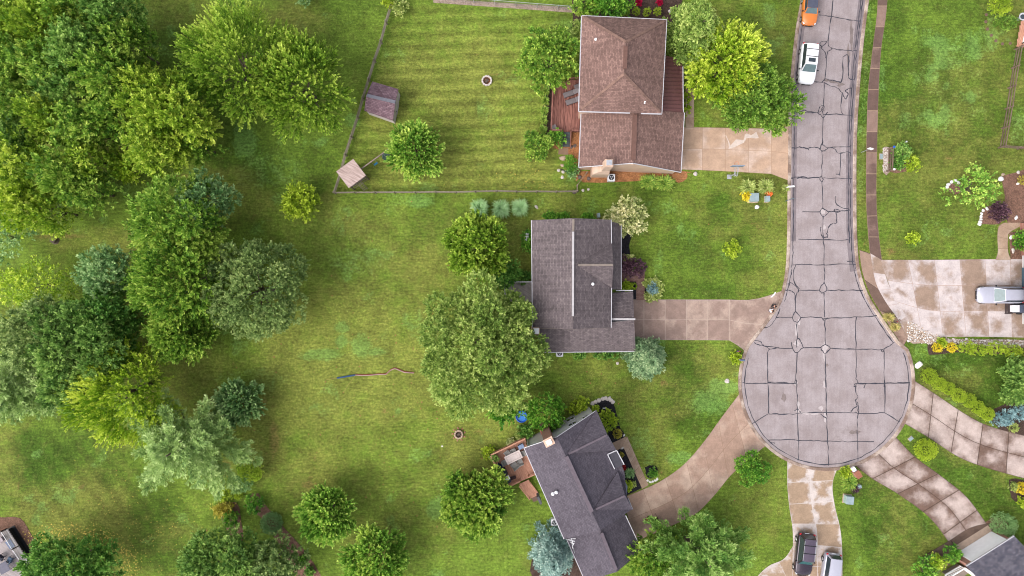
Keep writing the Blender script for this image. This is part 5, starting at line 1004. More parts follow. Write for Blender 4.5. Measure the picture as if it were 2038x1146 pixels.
for i in range(9): q = W(1873, 1139).lerp(W(1903, 1121), i / 8); mb.bar(q + up * .75, q + up * 1.45, .09)
mb.build('baluster', M['white'], po)
# ---- east house edge
h5 = thing('house', 'house with brick pier and blue garage door at the east photo edge', 'house', tuple(W(2050, 560)[:2]) + (0,))
MB().box(W(2068, 575) + up * 1.5, (4.0, 8.2, 3.0)).build('wall', SID, h5); MB().box(W(2036.5, 500) + up * 1.2, (.5, 1.0, 2.4)).build('brick_pier', M['brick'], h5); MB().box(W(2034, 575) + up * 1.15, (.1, 5.0, 2.3)).build('garage_door', plain('blue_door', srgb(96, 130, 150, K)), h5)
roofpart('roof', [((2040, 490, 3.1), (2100, 490, 5), (2100, 660, 5), (2040, 660, 3.1))], SH_BROWN, h5)
MB().box(W(2037, 452) + up * .3, (.7, .9, .6)).box(W(2040, 452) + up * .15, (1.2, .9, .3)).build('front_steps', M['brick'], h5, fix=False)
# ---- decks
def boards(mb, P, dirang, z, w=.14, gap=.012, t=.04):
    """fill convex polygon P (xy) with boards running along dirang"""
    c, s = math.cos(dirang), math.sin(dirang); Q = [(p[0] * c + p[1] * s, -p[0] * s + p[1] * c) for p in P]; v = min(q[1] for q in Q); vm = max(q[1] for q in Q)
    while v < vm:
        us = []
        y = v + w / 2
        for i in range(len(Q)):
            (u0, v0), (u1, v1) = Q[i], Q[(i + 1) % len(Q)]
            if (v0 - y) * (v1 - y) < 0: us.append(u0 + (u1 - u0) * (y - v0) / (v1 - v0))
        if len(us) >= 2:
            u0, u1 = min(us), max(us); m = ((u0 + u1) / 2, y); mb.box((m[0] * c - m[1] * s, m[0] * s + m[1] * c, z - t / 2), (u1 - u0, w - gap, t), dirang)
        v += w
    return mb
def railing(pts, z, h, parent, mat, step=.14, toprail=.14, name='railing', balw=.04):
    mb = MB(); bl = MB()
    for a, b in zip(pts[:-1], pts[1:]):
        a, b = Vector((*a[:2], z)), Vector((*b[:2], z)); mb.bar(a + up * h, b + up * h, toprail, .05); mb.bar(a + up * .1, b + up * .1, .06, .05); n = int((b - a).length / step)
        for i in range(1, n): q = a.lerp(b, i / n); bl.bar(q + up * .1, q + up * h, balw)
        for q in (a, b): mb.bar(q, q + up * (h + .05), .1)
    o = mb.build(name, mat, parent, fix=False); bl.build('baluster', mat, o, fix=False); return o
dz = .8
k1 = thing('deck', 'weathered red deck behind the brown roofed house', 'deck', tuple(W(1125, 215)[:2]) + (0,))
P = [W(1100, 163, dz), W(1160, 158, dz), W(1160, 262, dz), (W(1096, 262, dz))]; Pc = ccw([(p.x, p.y) for p in P])
boards(MB(), Pc, R(92), dz).build('floor', M['redwood'], k1, fix=False); MB().prism(offs(Pc, .1), .05, dz - .06).build('skirt', M['bark'], k1)
railing([W(1100, 168, dz), W(1096, 262, dz), W(1116, 262, dz)], dz, .9, k1, M['redwood']); railing([W(1134, 262, dz), W(1156, 263, dz)], dz, .9, k1, M['redwood']); railing([W(1131, 160, dz), W(1154, 159, dz)], dz, .9, k1, M['redwood'])
tr = MB(); 
for i in range(5): q = W(1125, 268 + i * 5.4); tr.box((q.x, q.y, dz - .12 - i * .15), (1.0, .3, .05))
tr.build('stair_tread', plain('slate_tread', srgb(98, 108, 112, K)), k1); sr_ = MB()
for x in (1115.5, 1134.5): sr_.bar(W(x, 263) + up * (dz + .6), W(x, 294) + up * .55, .09, .12); sr_.bar(W(x, 264) + up * (dz - .1), W(x, 293) + up * .08, .06, .2); sr_.bar(W(x, 293), W(x, 293) + up * .6, .09)
sr_.build('stair_rail', M['redwood'], k1)
sheet('path', [(1112, 294), (1131, 294), (1131, 308), (1111, 307)], plain('pad', srgb(172, 140, 116, K), .9), .04, 'concrete pad at the foot of the red deck stairs', n=0)
def lounger(px, py, rz, label, z):
    c = W(px, py, z + .35); t = thing('sun_lounger', label, 'sun lounger', (c.x, c.y, z), rz, 'grey loungers on the red deck'); g = plain('lounge_fabric', srgb(136, 128, 132, K), .8, var=.1)
    MB().box((-.32, 0, .34), (1.15, .56, .07)).build('seat', g, t, local=True, bevel=.015); MB().box((.62, 0, .5), (.75, .56, .07), rot=Matrix.Rotation(R(-26), 3, 'Y')).build('backrest', g, t, local=True, bevel=.015)
    f = MB(); 
    for s in (-.29, .29): f.bar((-.9, s, .3), (.3, s, .3), .04)
    f.build('frame', M['black'], t, local=True)
    for x in (-.8, .25):
        for s in (-.27, .27): MB().bar((x, s, 0), (x, s, .3), .04).build('leg', M['black'], t, local=True)
    return t
lounger(1136, 185, R(19), 'grey lounger on the red deck, middle one, half under the roof', dz); lounger(1141, 200, R(19), 'grey lounger on the red deck nearest the stairs', dz); lounger(1158, 169, R(19), 'grey lounger on the red deck mostly hidden by the roof, nearest the tree', dz)
def side_table(px, py, z, label, w=.5, rz=0.3, mat=None, h=.5, name='side_table', cat='table'):
    c = W(px, py, z + h); t = thing(name, label, cat, (c.x, c.y, z), rz); MB().box((0, 0, h), (w, w, .04)).build('tabletop', mat or plain('table_top', srgb(150, 140, 142, K)), t, local=True, bevel=.01)
    for x in (-1, 1):
        for y in (-1, 1): MB().bar((x * w * .42, y * w * .42, 0), (x * w * .42, y * w * .42, h - .02), .04).build('leg', M['black'], t, local=True)
side_table(1103, 253, dz, 'small grey square table in the corner of the red deck', .55, .5)
dz3 = .9; an3 = R(-63)
k3 = thing('deck', 'cedar deck with white table behind the dark roofed house', 'deck', tuple(W(1020, 925)[:2]) + (0,))
P = [W(977, 906, dz3), W(1045, 873, dz3), W(1066, 945, dz3), W(1036, 958, dz3), W(1008, 971, dz3)]; Pc = ccw([(p.x, p.y) for p in P]); boards(MB(), Pc, an3, dz3).build('floor', M['cedar'], k3, fix=False); MB().prism(offs(Pc, .12), .05, dz3 - .06).build('skirt', M['bark'], k3)
cr = [W(1045, 873, 1.8), W(976, 906, 1.8), W(1007, 971, 1.8), W(1035, 958, 1.8)]; railing(cr, dz3, .9, k3, M['cedar']); railing([W(1052, 950, 1.8), W(1062, 945, 1.8)], dz3, .9, k3, M['cedar'])
st_ = MB()
for i in range(8): q = W(1044, 957).lerp(W(1063, 985), i / 7.0); st_.box((q.x, q.y, dz3 - .05 - i * .11), (1.15, .34, .05), R(24))
st_.build('stair_tread', M['cedar'], k3); sr_ = MB()
for dx in (-9, 9): sr_.bar(W(1042 + dx, 955 - dx * .47) + up * (dz3 + .85), W(1063 + dx, 986 - dx * .47) + up * .8, .1, .06); sr_.bar(W(1042 + dx, 955 - dx * .47) + up * (dz3 - .1), W(1063 + dx, 986 - dx * .47) + up * .05, .06, .22); sr_.bar(W(1063 + dx, 986 - dx * .47), W(1063 + dx, 986 - dx * .47) + up * .85, .09)
sr_.build('stair_rail', M['cedar'], k3)
sheet('path', [(1056, 990), (1067, 984), (1073, 994), (1062, 999)], plain('pad2', srgb(136, 108, 96, K), .9), .04, 'small brown pad at the foot of the cedar deck stairs', n=0)
c = W(1022, 910, dz3 + .74); tb = thing('patio_table', 'white rectangular table on the cedar deck', 'table', (c.x, c.y, dz3), R(26)); MB().box((0, 0, .73), (1.95, 1.0, .06)).build('tabletop', plain('table_white', srgb(222, 206, 202, .62), .5), tb, local=True, bevel=.015); ins = MB()
for s in (-.32, .32): ins.bar((-.75, s, .762), (.75, s, .762), .025, .012)
for s in (-.75, .75): ins.bar((s, -.32, .7625), (s, .32, .7625), .025, .012)
ins.build('inlay', plain('inlay', srgb(184, 162, 156, K), .6), tb, local=True)
for x in (-.85, .85):
    for y in (-.4, .4): MB().bar((x, y, 0), (x, y, .7), .07).build('leg', M['white'], tb, local=True)
def chair(px, py, z, rz, label, mat, w=.62, group=None):
    c = W(px, py, z + .4); t = thing('patio_chair', label, 'chair', (c.x, c.y, z), rz, group)
    MB().box((0, 0, .4), (w, w, .1)).build('seat', mat, t, local=True, bevel=.02); MB().box((-w * .46, 0, .68), (.08, w, .55), rot=Matrix.Rotation(R(-14), 3, 'Y')).build('backrest', mat, t, local=True, bevel=.015)
    for s in (-1, 1): MB().box((0, s * w * .46, .56), (w * .9, .06, .06)).build('armrest', mat, t, local=True)
    for x in (-1, 1):
        for y in (-1, 1): MB().bar((x * w * .42, y * w * .42, 0), (x * w * .42, y * w * .42, .4), .05).build('leg', mat, t, local=True)
GC = 'grey wicker chairs round the white table'
chair(1010, 902, dz3, R(-50), 'grey wicker chair north west of the white table', M['wicker'], group=GC); chair(1022, 898, dz3, R(-64), 'grey wicker chair tucked behind the north side of the white table', M['wicker'], group=GC); chair(1005, 920, dz3, R(26), 'grey wicker chair at the west end of the white table', M['wicker'], group=GC)
chair(1024, 926, dz3, R(130), 'grey wicker chair south of the white table, pulled out', M['wicker'], .75, group=GC); chair(1035, 919, dz3, R(116), 'grey wicker chair tucked at the south east side of the white table', M['wicker'], group=GC); chair(1040, 903, dz3, R(206), 'grey wicker chair at the house end of the white table', M['wicker'], group=GC)
chair(994, 928, dz3, R(-30), 'blue cushioned chair by the west rail of the cedar deck', plain('navy_fabric', srgb(34, 62, 110, K), .9))
c = W(1005, 948, dz3 + .6); gr_ = thing('grill', 'dark covered grill with white side shelf on the cedar deck', 'grill', (c.x, c.y, dz3), R(-62)); MB().box((-.45, 0, .45), (.9, .85, .9), top=.85).build('body', plain('grill_cover', srgb(52, 62, 78, K), .7), gr_, local=True, bevel=.06); MB().box((.25, 0, .82), (.5, .9, .06)).build('shelf', M['white'], gr_, local=True, bevel=.01); MB().box((.68, 0, .4), (.36, .8, .8)).build('cabinet', plain('grill_cab', srgb(60, 68, 84, K)), gr_, local=True, bevel=.03)
c = W(1021, 951, dz3 + .3); bn = thing('storage_bench', 'small dark red bench near the cedar deck stairs', 'bench', (c.x, c.y, dz3), R(20)); MB().box((0, 0, .38), (.75, .32, .08)).build('seat', plain('maroon', srgb(72, 40, 44, K)), bn, local=True, bevel=.02); MB().box((0, 0, .18), (.68, .28, .34)).build('base', M['dgrey'], bn, local=True)
c = W(984, 909, dz3 + .3); pl = thing('potted_plant', 'potted plant in the west corner of the cedar deck', 'plant', (c.x, c.y, dz3)); MB().lathe([(.0, .0), (.16, 0), (.22, .35), (.19, .35), (.0, .3)], n=14).build('pot', M['dgrey'], pl, local=True)
arr, rs, _ = lim(991, .4, .6, 'fine'); o = bpy.data.objects.new('foliage', leaf_mesh('foliage', *arr, F['dark'], rs)); col.objects.link(o); o.parent = pl; o.location = (0, 0, .3)
MB().bar(W(1051, 888, 1.2), W(1051, 888, 1.2) + up * .01, .01) 
c = W(1037, 889, 1.6); MB().box((c.x, c.y, dz3 + .35), (.6, .42, .7), R(26)).box((c.x, c.y, dz3 + .73), (.66, .48, .06), R(26)).build('storage_box', plain('pale_blue', srgb(140, 160, 196, K)), origin=(c.x, c.y, dz3), label='pale blue storage box at the house corner of the cedar deck', cat='box', bevel=.01, fix=False)
k2 = thing('deck', 'grey board deck behind the grey roofed house', 'deck', tuple(W(1035, 580)[:2]) + (0,)); Pc = ccw([tuple(W(x, y, .7)[:2]) for x, y in ((1005, 560), (1066, 560), (1066, 600), (1005, 600))]); boards(MB(), Pc, R(90), .7).build('floor', M['greydeck'], k2, fix=False); railing([W(1066, 561), W(1005, 561), W(1005, 600)], .7, .9, k2, M['trim'])
k5 = thing('deck', 'grey deck with white railing at the bottom left corner', 'deck', tuple(W(10, 1120)[:2]) + (0,))
dz5 = .8; P5 = [W(-40, 1084, dz5), W(15, 1052, dz5), W(58, 1117, dz5), W(30, 1170, dz5), W(-40, 1200, dz5)]; Pc = ccw([(p.x, p.y) for p in P5]); boards(MB(), Pc, R(-28), dz5).build('floor', M['greydeck'], k5, fix=False)
MB().prism(offs(Pc, .1), .05, dz5 - .06).build('skirt', M['black'], k5); railing([W(-40, 1081, dz5), W(14, 1052, dz5), W(36, 1087, dz5), W(58, 1119, dz5)], dz5, .95, k5, M['trim'], step=.13, toprail=.07)
MB().slab([W(*q) + up * .06 for q in ((8, 1056), (29, 1045), (60, 1093), (55, 1118))][::-1], .05).build('gravel_bed', M['black'], kind='structure', label='black edging strip beside the corner deck')
side_table(7, 1130, dz5, 'grey square table on the corner deck cut by the left edge', 1.2, .5, plain('slate_table', srgb(110, 108, 128, K)), .72, 'patio_table')
chair(20, 1114, dz5, R(150), 'slate blue cushioned chair on the corner deck', plain('slate_cushion', srgb(92, 116, 144, K), .8), .6); chair(2, 1110, dz5, R(240), 'dark chair by the table on the corner deck', plain('dark_cushion', srgb(48, 54, 74, K), .8), .6)
MB().box(W(20, 1083, dz5 + .03), (.7, 1.0, .03), R(35)).build('door_mat', plain('mat_blue', srgb(118, 136, 172, K)), origin=W(20, 1083, dz5), label='pale blue mat lying on the corner deck', cat='mat')
MB().box(W(-1, 1076, dz5 + .25), (.7, .5, .5), R(35)).box(W(-1, 1076, dz5 + .53), (.76, .56, .05), R(35)).build('storage_box', plain('pinkish_box', srgb(190, 176, 184, K)), origin=W(0, 1076, dz5), label='pale box on the corner deck at the left edge', cat='box', fix=False)
k6 = thing('deck', 'white railed deck at the top right edge', 'deck', tuple(W(2040, 60)[:2]) + (0,)); Pc = ccw([tuple(W(x, y, .8)[:2]) for x, y in ((2032, 42), (2075, 30), (2075, 98), (2023, 92))]); boards(MB(), Pc, R(90), .8).build('floor', M['cedar'], k6, fix=False); railing([W(2034, 44), W(2024, 91), W(2075, 98)], .8, .95, k6, M['white'], step=.18, toprail=.16, balw=.07)
# ------------------------------------------------------------------ fences
def rail_fence(label, pts, h, mat, rails=3, name='split_rail_fence', step=2.4, cat='fence', rw=.075, extra=None):
    t = thing(name, label, cat, (W(*pts[0]).x, W(*pts[0]).y, 0)); rg = random.Random(int(pts[0][0])); prev = None
    for (a, b) in zip(pts[:-1], pts[1:]):
        A, B = W(*a), W(*b); n = max(1, round((B - A).length / step))
        for i in range(n + 1):
            q = A.lerp(B, i / n) + Vector((rg.gauss(0, .04), rg.gauss(0, .04), 0))
            if not (i == 0 and prev is not None): MB().box(q + up * (h * .54), (.15, .15, h * 1.08), rg.random(), top=.8).build('post', mat, t, fix=False)
            else: q = prev
            if i:
                m = MB()
                for k in range(rails): z = h * (.28 + .68 * k / max(1, rails - 1)); m.bar(last + up * (z + rg.gauss(0, .02)), q + up * (z + rg.gauss(0, .02)), .05, rw)
                m.build('rail', mat, t, fix=False)
            last = q
        prev = last
    return t
f1 = rail_fence('long weathered split rail fence round two sides of the striped back yard', [(783, 12), (668, 385), (1147, 382)], 1.25, M['rail'], 4)
rail_fence('short pale rail fence joining the back yard fence to the brown house', [(1147, 381), (1149, 372), (1166, 345)], 1.2, plain('pale_rail', srgb(170, 150, 130, K)), 2, step=1.8)
rail_fence('dark brown rail fence between the green east lawn and the next yard', [(2019, 97), (1987, 295), (2060, 298)], 1.25, M['rail2'], 3, rw=.14)
f4 = rail_fence('short dark three rail fence in front of the bench height shrub bed', [(1766, 297), (1764, 341)], 1.3, M['rail2'], 3, step=2.8, rw=.16)
for y, m_ in ((297, M['blue']), (341, M['white'])): MB().box(W(1766, y) + up * 1.45, (.2, .2, .1)).build('post_cap', m_, f4)
cf = thing('chain_link_fence', 'grey chain link fence along the north side of the back yard', 'fence', tuple(W(900, 2)[:2]) + (0,))
A, B = W(860, -1), W(1152, 22); n = 7; net = MB()
for i in range(n + 1): q = A.lerp(B, i / n); MB().tube(q, q + up * 1.25, .04, .04, 8).build('post', M['grey'], cf)
MB().tube(A + up * 1.2, B + up * 1.2, .03, .03, 6).build('top_rail', M['grey'], cf)
nn = 90
for i in range(nn): q, q2 = A.lerp(B, i / nn), A.lerp(B, (i + 1) / nn); net.bar(q + up * .05, q2 + up * 1.2, .008); net.bar(q + up * 1.2, q2 + up * .05, .008)
net.build('wire_mesh', M['grey'], cf, fix=False)
sheet('gravel_bed', [(862, -4), (1152, 16), (1152, 26), (862, 5)], M['gravelbase'], .02, 'pale gravel strip under the chain link fence', .4, n=0)
# ------------------------------------------------------------------ garden buildings
sh = thing('garden_shed', 'mauve roofed garden shed by the split rail fence', 'shed', tuple(W(762, 205)[:2]) + (0,))
ea, rr_ = 2.1, 3.0; A_, B_, C_, D_ = (741, 162, ea), (793, 177, ea), (782, 240, ea), (725, 220, ea); r1_, r2_ = (729, 189, rr_), (787, 203, rr_)
rf = roofpart('roof', [(A_, r1_, r2_, B_), (r1_, D_, C_, r2_)], SH_SHED, sh, .1); cap([(730, 189.5, rr_), (787, 203, rr_)], rf, plain('shed_ridge', srgb(138, 138, 150, K), .8), .36, .05, 'ridge_cap', .0)
fp = offs(ccw([W(*q) for q in (A_, B_, C_, D_)]), .12); wl = MB(); wl.prism(fp, 0, ea - .02); cA = [p for p in fp]
WSH = siding('pale_pink_siding', (.5, .44, .44)); wl.build('wall', WSH, sh)
b1 = min(fp, key=lambda p: (Vector(p) - W(*B_).to_2d()).length); c1 = min(fp, key=lambda p: (Vector(p) - W(*C_).to_2d()).length); b1, c1 = Vector((*b1, 0)), Vector((*c1, 0)); dn = (c1 - b1).normalized(); no = Vector((-dn.y, dn.x, 0)); mm = (b1 + c1) / 2; no = no if no.x > 0 else -no
MB().mesh([b1 + up * ea, c1 + up * ea, mm + up * (rr_ - .14), b1 + up * ea - no * .1, c1 + up * ea - no * .1, mm + up * (rr_ - .14) - no * .1], [[0, 1, 2], [5, 4, 3], [0, 3, 4, 1], [1, 4, 5, 2], [2, 5, 3, 0]]).build('gable_wall', WSH, sh)
dr = MB().box(mm + up * 1.0 + no * .03, (1.3, .07, 1.9), math.atan2(dn.y, dn.x)).build('door', plain('shed_door', (.42, .37, .38)), sh); MB().box(mm + up * 1.0 + no * .1 + dn * .5, (.05, .06, .2)).build('handle', M['black'], dr)
ph = thing('playhouse', 'raised wooden playhouse with pale board roof in the fence corner', 'playhouse', tuple(W(706, 348)[:2]) + (0,))
PR = [(669, 341, 2.75), (703, 316, 2.95), (728, 349, 2.95), (694, 374, 2.75)]; roofpart('roof', [PR], wood('pale_roof_boards', srgb(168, 144, 136, .6), srgb(218, 194, 188, .62), R(-28)), ph, .08)
fp = [Vector((*p, 0)) for p in offs(ccw([W(*q) for q in PR]), .16)]
for q in fp: MB().bar(q, q + up * 2.75, .1).build('post', M['bark'], ph)
MB().slab([q + up * 1.3 for q in fp], .08).build('floor', M['rail'], ph); rl = MB()
for i in range(4):
    a, b = fp[i], fp[(i + 1) % 4]
    for k in range(9): q = a.lerp(b, (k + .5) / 9); rl.bar(q + up * 1.35, q + up * 1.95, .1, .03)
    rl.bar(a + up * 1.98, b + up * 1.98, .08); rl.bar(a + up * .5, b + up * .5, .06)
rl.build('railing', M['rail'], ph, fix=False)
lad = MB(); q0 = (fp[0] + fp[1]) / 2; nrm = Vector((q0 - (fp[2] + fp[3]) / 2)).normalized(); tn = Vector((-nrm.y, nrm.x, 0))
for s in (-.25, .25): lad.bar(q0 + tn * s + nrm * .8, q0 + tn * s + up * 1.4, .06)
for k in range(5): p = (q0 + nrm * .8).lerp(q0 + up * 1.4, (k + .5) / 5); lad.bar(p - tn * .25, p + tn * .25, .05)
lad.build('ladder', M['rail'], ph, fix=False)
bm0, bm1 = W(719, 336, 2.4), W(781, 291, 2.4); MB().bar(bm0, bm1, .12, .14).build('swing_beam', plain('beam', srgb(176, 156, 146, K), .8, var=.2), ph)
dn = (bm1 - bm0).normalized(); tn = Vector((-dn.y, dn.x, 0)); leg = MB(); e0 = Vector((bm1.x, bm1.y, 0))
for s in (-1, 1): leg.bar(bm1, e0 + tn * s * .9, .1)
leg.build('swing_leg', M['rail'], ph)
def swing(f, z, kind, label, side=0.35):
    p = bm0.lerp(bm1, f); t = thing('swing', label, 'swing', (p.x, p.y, z))
    if kind == 'disc':
        q = p; MB().lathe([(.0, .02), (.42, .02), (.48, 0), (.5, .03), (.48, .06), (.42, .05), (.0, .05)], (q.x, q.y, z), 20).build('seat', plain('swing_net', (.03, .06, .045), .8), t)
        m = MB()
        for k in range(4): a = k * math.pi / 2 + .4; m.bar((q.x + .48 * math.cos(a), q.y + .48 * math.sin(a), z), p, .02)
    else:
        m = MB(); q = p; MB().box((q.x, q.y, z), (.5, .2, .04), math.atan2(dn.y, dn.x)).build('seat', plain('teal_seat', (.01, .16, .3), .4), t)
        for s in (-.22, .22): m.bar(Vector((q.x, q.y, z)) + dn * s, p + dn * s, .02)
    m.build('rope', M['grey'], t)
swing(.70, .5, 'disc', 'dark round net swing hanging from the wooden beam'); swing(.36, .5, 'flat', 'small blue flat swing nearest the playhouse')
# ------------------------------------------------------------------ vehicles
def patch(c, inset=(.05, .05), off=.015, n=4):
    """glass patch inside the quad c0..c3 (3D), pushed out along its normal"""
    c = [Vector(q) for q in c]; nm = (c[1] - c[0]).cross(c[3] - c[0]).normalized(); mb = MB(); vs = []
    for j in range(n + 1):
        for i in range(n + 1):
            u = inset[0] + (1 - 2 * inset[0]) * i / n; v = inset[1] + (1 - 2 * inset[1]) * j / n
            vs.append(c[0].lerp(c[1], u).lerp(c[3].lerp(c[2], u), v) + nm * off)
    return mb.mesh(vs, [[j * (n + 1) + i, j * (n + 1) + i + 1, (j + 1) * (n + 1) + i + 1, (j + 1) * (n + 1) + i] for j in range(n) for i in range(n)])
def car(label, px, py, ang, L, Wd, Ht, paint, roofmat=None, hood=.98, wsb=.22, wst=.06, rrt=-.43, rrb=-.485, belt=1.02, cross=0, rails=None, sunroof=False, blunt=.5, glassm=None, bumper=None, stripe=False):
    c = W(px, py, .8); t = thing('parked_car', label, 'car', (c.x, c.y, .042), ang); hl, w = L / 2, Wd / 2; mb = MB(); G = glassm or M['glass']
    st = [(hl, .58, .42, .62), (hl - .07, .74, .3, .74), (hl - .28, .9, .24, hood - .1), (hl - .75, .985, .2, hood - .02), (L * wsb, 1.0, .2, belt), (0, 1.0, .2, belt + .01), (-hl * .6, 1.0, .2, belt + .02), (-hl + .45, .99, .22, belt + .01), (-hl + .14, .93, .28, belt - .02), (-hl + .02, .86, .36, belt - .12)]
    m = 11; vs = []
    for x, k, zl, zb in st:
        y = w * k; pr = [(y * .9, zl), (y, zl + .16), (y, zb - .24), (y * .965, zb - .06), (y * .86, zb), (0, zb + .035)]
        xb = x - (blunt * .12 * (1 if x > hl - .3 else 0))
        row = [(xb if abs(a) > y * .8 else x, a, z) for a, z in pr]; vs += row + [(p[0], -p[1], p[2]) for p in row[-2::-1]]
    fs = [[i * m + j, i * m + j + 1, (i + 1) * m + j + 1, (i + 1) * m + j] for i in range(len(st) - 1) for j in range(m - 1)] + [[i * m + m - 1, i * m, (i + 1) * m, (i + 1) * m + m - 1] for i in range(len(st) - 1)]
    fs += [list(range(m))[::-1], [(len(st) - 1) * m + j for j in range(m)]]; mb.mesh(vs, fs); mb.build('body', paint, t, local=True, smooth=True)
    xb0, xt0, xt1, xb1 = L * wsb, L * wst, L * rrt, L * rrb; zb, zt = belt - .01, Ht; yb, yt = w * .885, w * .70
    lo = [(xb0, yb), (xb0, -yb), (xb1, -yb * .95), (xb1, yb * .95)]; hi = [(xt0, yt), (xt0, -yt), (xt1, -yt * .96), (xt1, yt * .96)]
    lo3 = [(x, y, zb) for x, y in lo]; hi3 = [(x, y, zt) for x, y in hi]
    MB().mesh(lo3 + hi3, [[0, 1, 5, 4], [1, 2, 6, 5], [2, 3, 7, 6], [3, 0, 4, 7]]).build('cabin', paint, t, local=True)
    rm = roofmat or paint; n = 6; rv = []
    for i in range(n + 1):
        for j in range(n + 1):
            u, v = i / n, j / n; x = xt0 + (xt1 - xt0) * u; y = (-1 + 2 * v) * (yt + .015) * (1 - .04 * u); bow = .05 * (1 - (2 * v - 1) ** 2) + .05 * (1 - (2 * u - 1) ** 2)
            rv.append((x + (.06 * (1 - (2 * v - 1) ** 2) if i == 0 else 0), y, zt + bow))
    MB().mesh(rv, [[i * (n + 1) + j, (i + 1) * (n + 1) + j, (i + 1) * (n + 1) + j + 1, i * (n + 1) + j + 1] for i in range(n) for j in range(n)]).build('roof', rm, t, local=True, smooth=True)
    ws = patch([lo3[0], hi3[0], hi3[1], lo3[1]], (.06, .05)); 
    glw = plain('windscreen_glass', srgb(112, 138, 142, .5), .12, spec=.8, var=.12) if glassm is None else glassm
    ws.build('windscreen', glw, t, local=True); patch([lo3[2], hi3[2], hi3[3], lo3[3]], (.08, .08)).build('rear_window', M['glass'], t, local=True)
    patch([lo3[3], hi3[3], hi3[0], lo3[0]], (.07, .05)).build('side_window', M['glass'], t, local=True); patch([lo3[1], hi3[1], hi3[2], lo3[2]], (.07, .05)).build('side_window', M['glass'], t, local=True)
    for s in (-1, 1):
        mr = MB().box((xb0 - .28, s * (w + .1), belt + .02), (.12, .2, .14), R(-14) * s); mr.build('mirror', M['black'] if bumper is None else bumper, t, local=True, bevel=.02)
        MB().box((hl - .34, s * w * .72, hood - .2), (.34, .3, .1), R(-28) * s, top=.8).build('headlight', M['lamp'], t, local=True, bevel=.02)
        MB().box((-hl + .1, s * w * .80, belt - .06), (.2, .22, .16), R(20) * s).build('taillight', M['red'], t, local=True, bevel=.02)
        if rails is not None: MB().bar((xt0 - .1, s * (yt - .02), zt + .08), (xt1 + .15, s * (yt - .02) * .97, zt + .08), .06, .05).build('roof_rail', rails, t, local=True)
        for x in (hl - .85, -hl + .9):
            tq = Matrix.Rotation(R(90), 3, 'X'); wm = MB(); wm.tube((x, s * (w - .16), .33), (x, s * (w + .015), .33), .335, .335, 20); wh = wm.build('wheel', M['rubber'], t, local=True, fix=False)
            MB().tube((x, s * (w + .005), .33), (x, s * (w + .03), .33), .21, .19, 14).build('rim', M['steel'], wh, local=True, fix=False)
    for k in range(cross): x = xt0 + (xt1 - xt0) * (.36 + .36 * k); MB().bar((x, -yt, zt + .11), (x, yt, zt + .11), .06, .04).build('crossbar', M['black'], t, local=True)
    if sunroof: x = xt0 - .42; MB().box((x, 0, zt + .105), (.45, .8, .02)).build('sunroof', M['glass'], t, local=True)
    MB().box((hl - .005, 0, .58), (.06, w * 1.0, .16)).build('grille', M['black'], t, local=True); MB().box((-hl - .0, 0, .8), (.04, .5, .13)).build('number_plate', M['white'], t, local=True)
    MB().bar((xb0 - .05, -w * .55, belt + .03), (xb0 - .16, w * .1, belt + .08), .03).build('wiper', M['black'], t, local=True)
    if stripe: MB().bar((hl - .12, -w * .5, .72), (hl - .12, w * .5, .72), .1, .06).build('chrome_trim', M['steel'], t, local=True)
    MB().box((hl * .35, 0, .985), (.01, .01, .01)) 
    return t
PW = plain('white_car_paint', (.72, .72, .75), .25, var=.03, spec=.5, coat=.4); PO = plain('orange_car_paint', srgb(238, 138, 62, .62), .25, var=.03, spec=.5, coat=.5); PB = plain('plum_sky_reflection_paint', srgb(118, 104, 124, .5), .3, metal=.35, var=.05, coat=.6); PS = plain('pale_silver_car_paint', srgb(206, 206, 222, .62), .3, metal=.2, var=.03, coat=.4)  # plum paint is for the roof only: sky reflection painted into its colour
car('white family car with sunroof and black roof bars at the street kerb', 1608.5, 127, R(-95.5), 4.75, 1.92, 1.68, PW, cross=2, sunroof=True)
car('orange hatchback with dark roof at the top edge of the street', 1612.5, 18, R(-93.5), 3.85, 1.72, 1.42, PO, roofmat=plain('dark_roof_paint', srgb(98, 102, 122, .5), .3, coat=.5), wsb=.17, wst=.02, stripe=True)
car('white car with a bicycle rack front parked on the wide washed driveway', 1990, 587, R(180), 5.3, 1.95, 1.72, PS, wsb=.17, wst=.0, rails=M['dgrey'])
car('dark plum car with silver roof rails on the bleached driveway', 1601.5, 1104, R(-96), 5.0, 1.98, 1.85, plain('black_plum_paint', srgb(70, 58, 74, .5), .25, metal=.3, var=.05, coat=.6), roofmat=PB, rails=M['steel'], cross=2, wsb=.2, wst=.07, glassm=plain('green_glass', (.02, .09, .09), .1, spec=.8))
car('pale silver car beside the dark plum car at the bottom edge', 1653, 1142, R(-98), 4.8, 1.9, 1.72, PS)
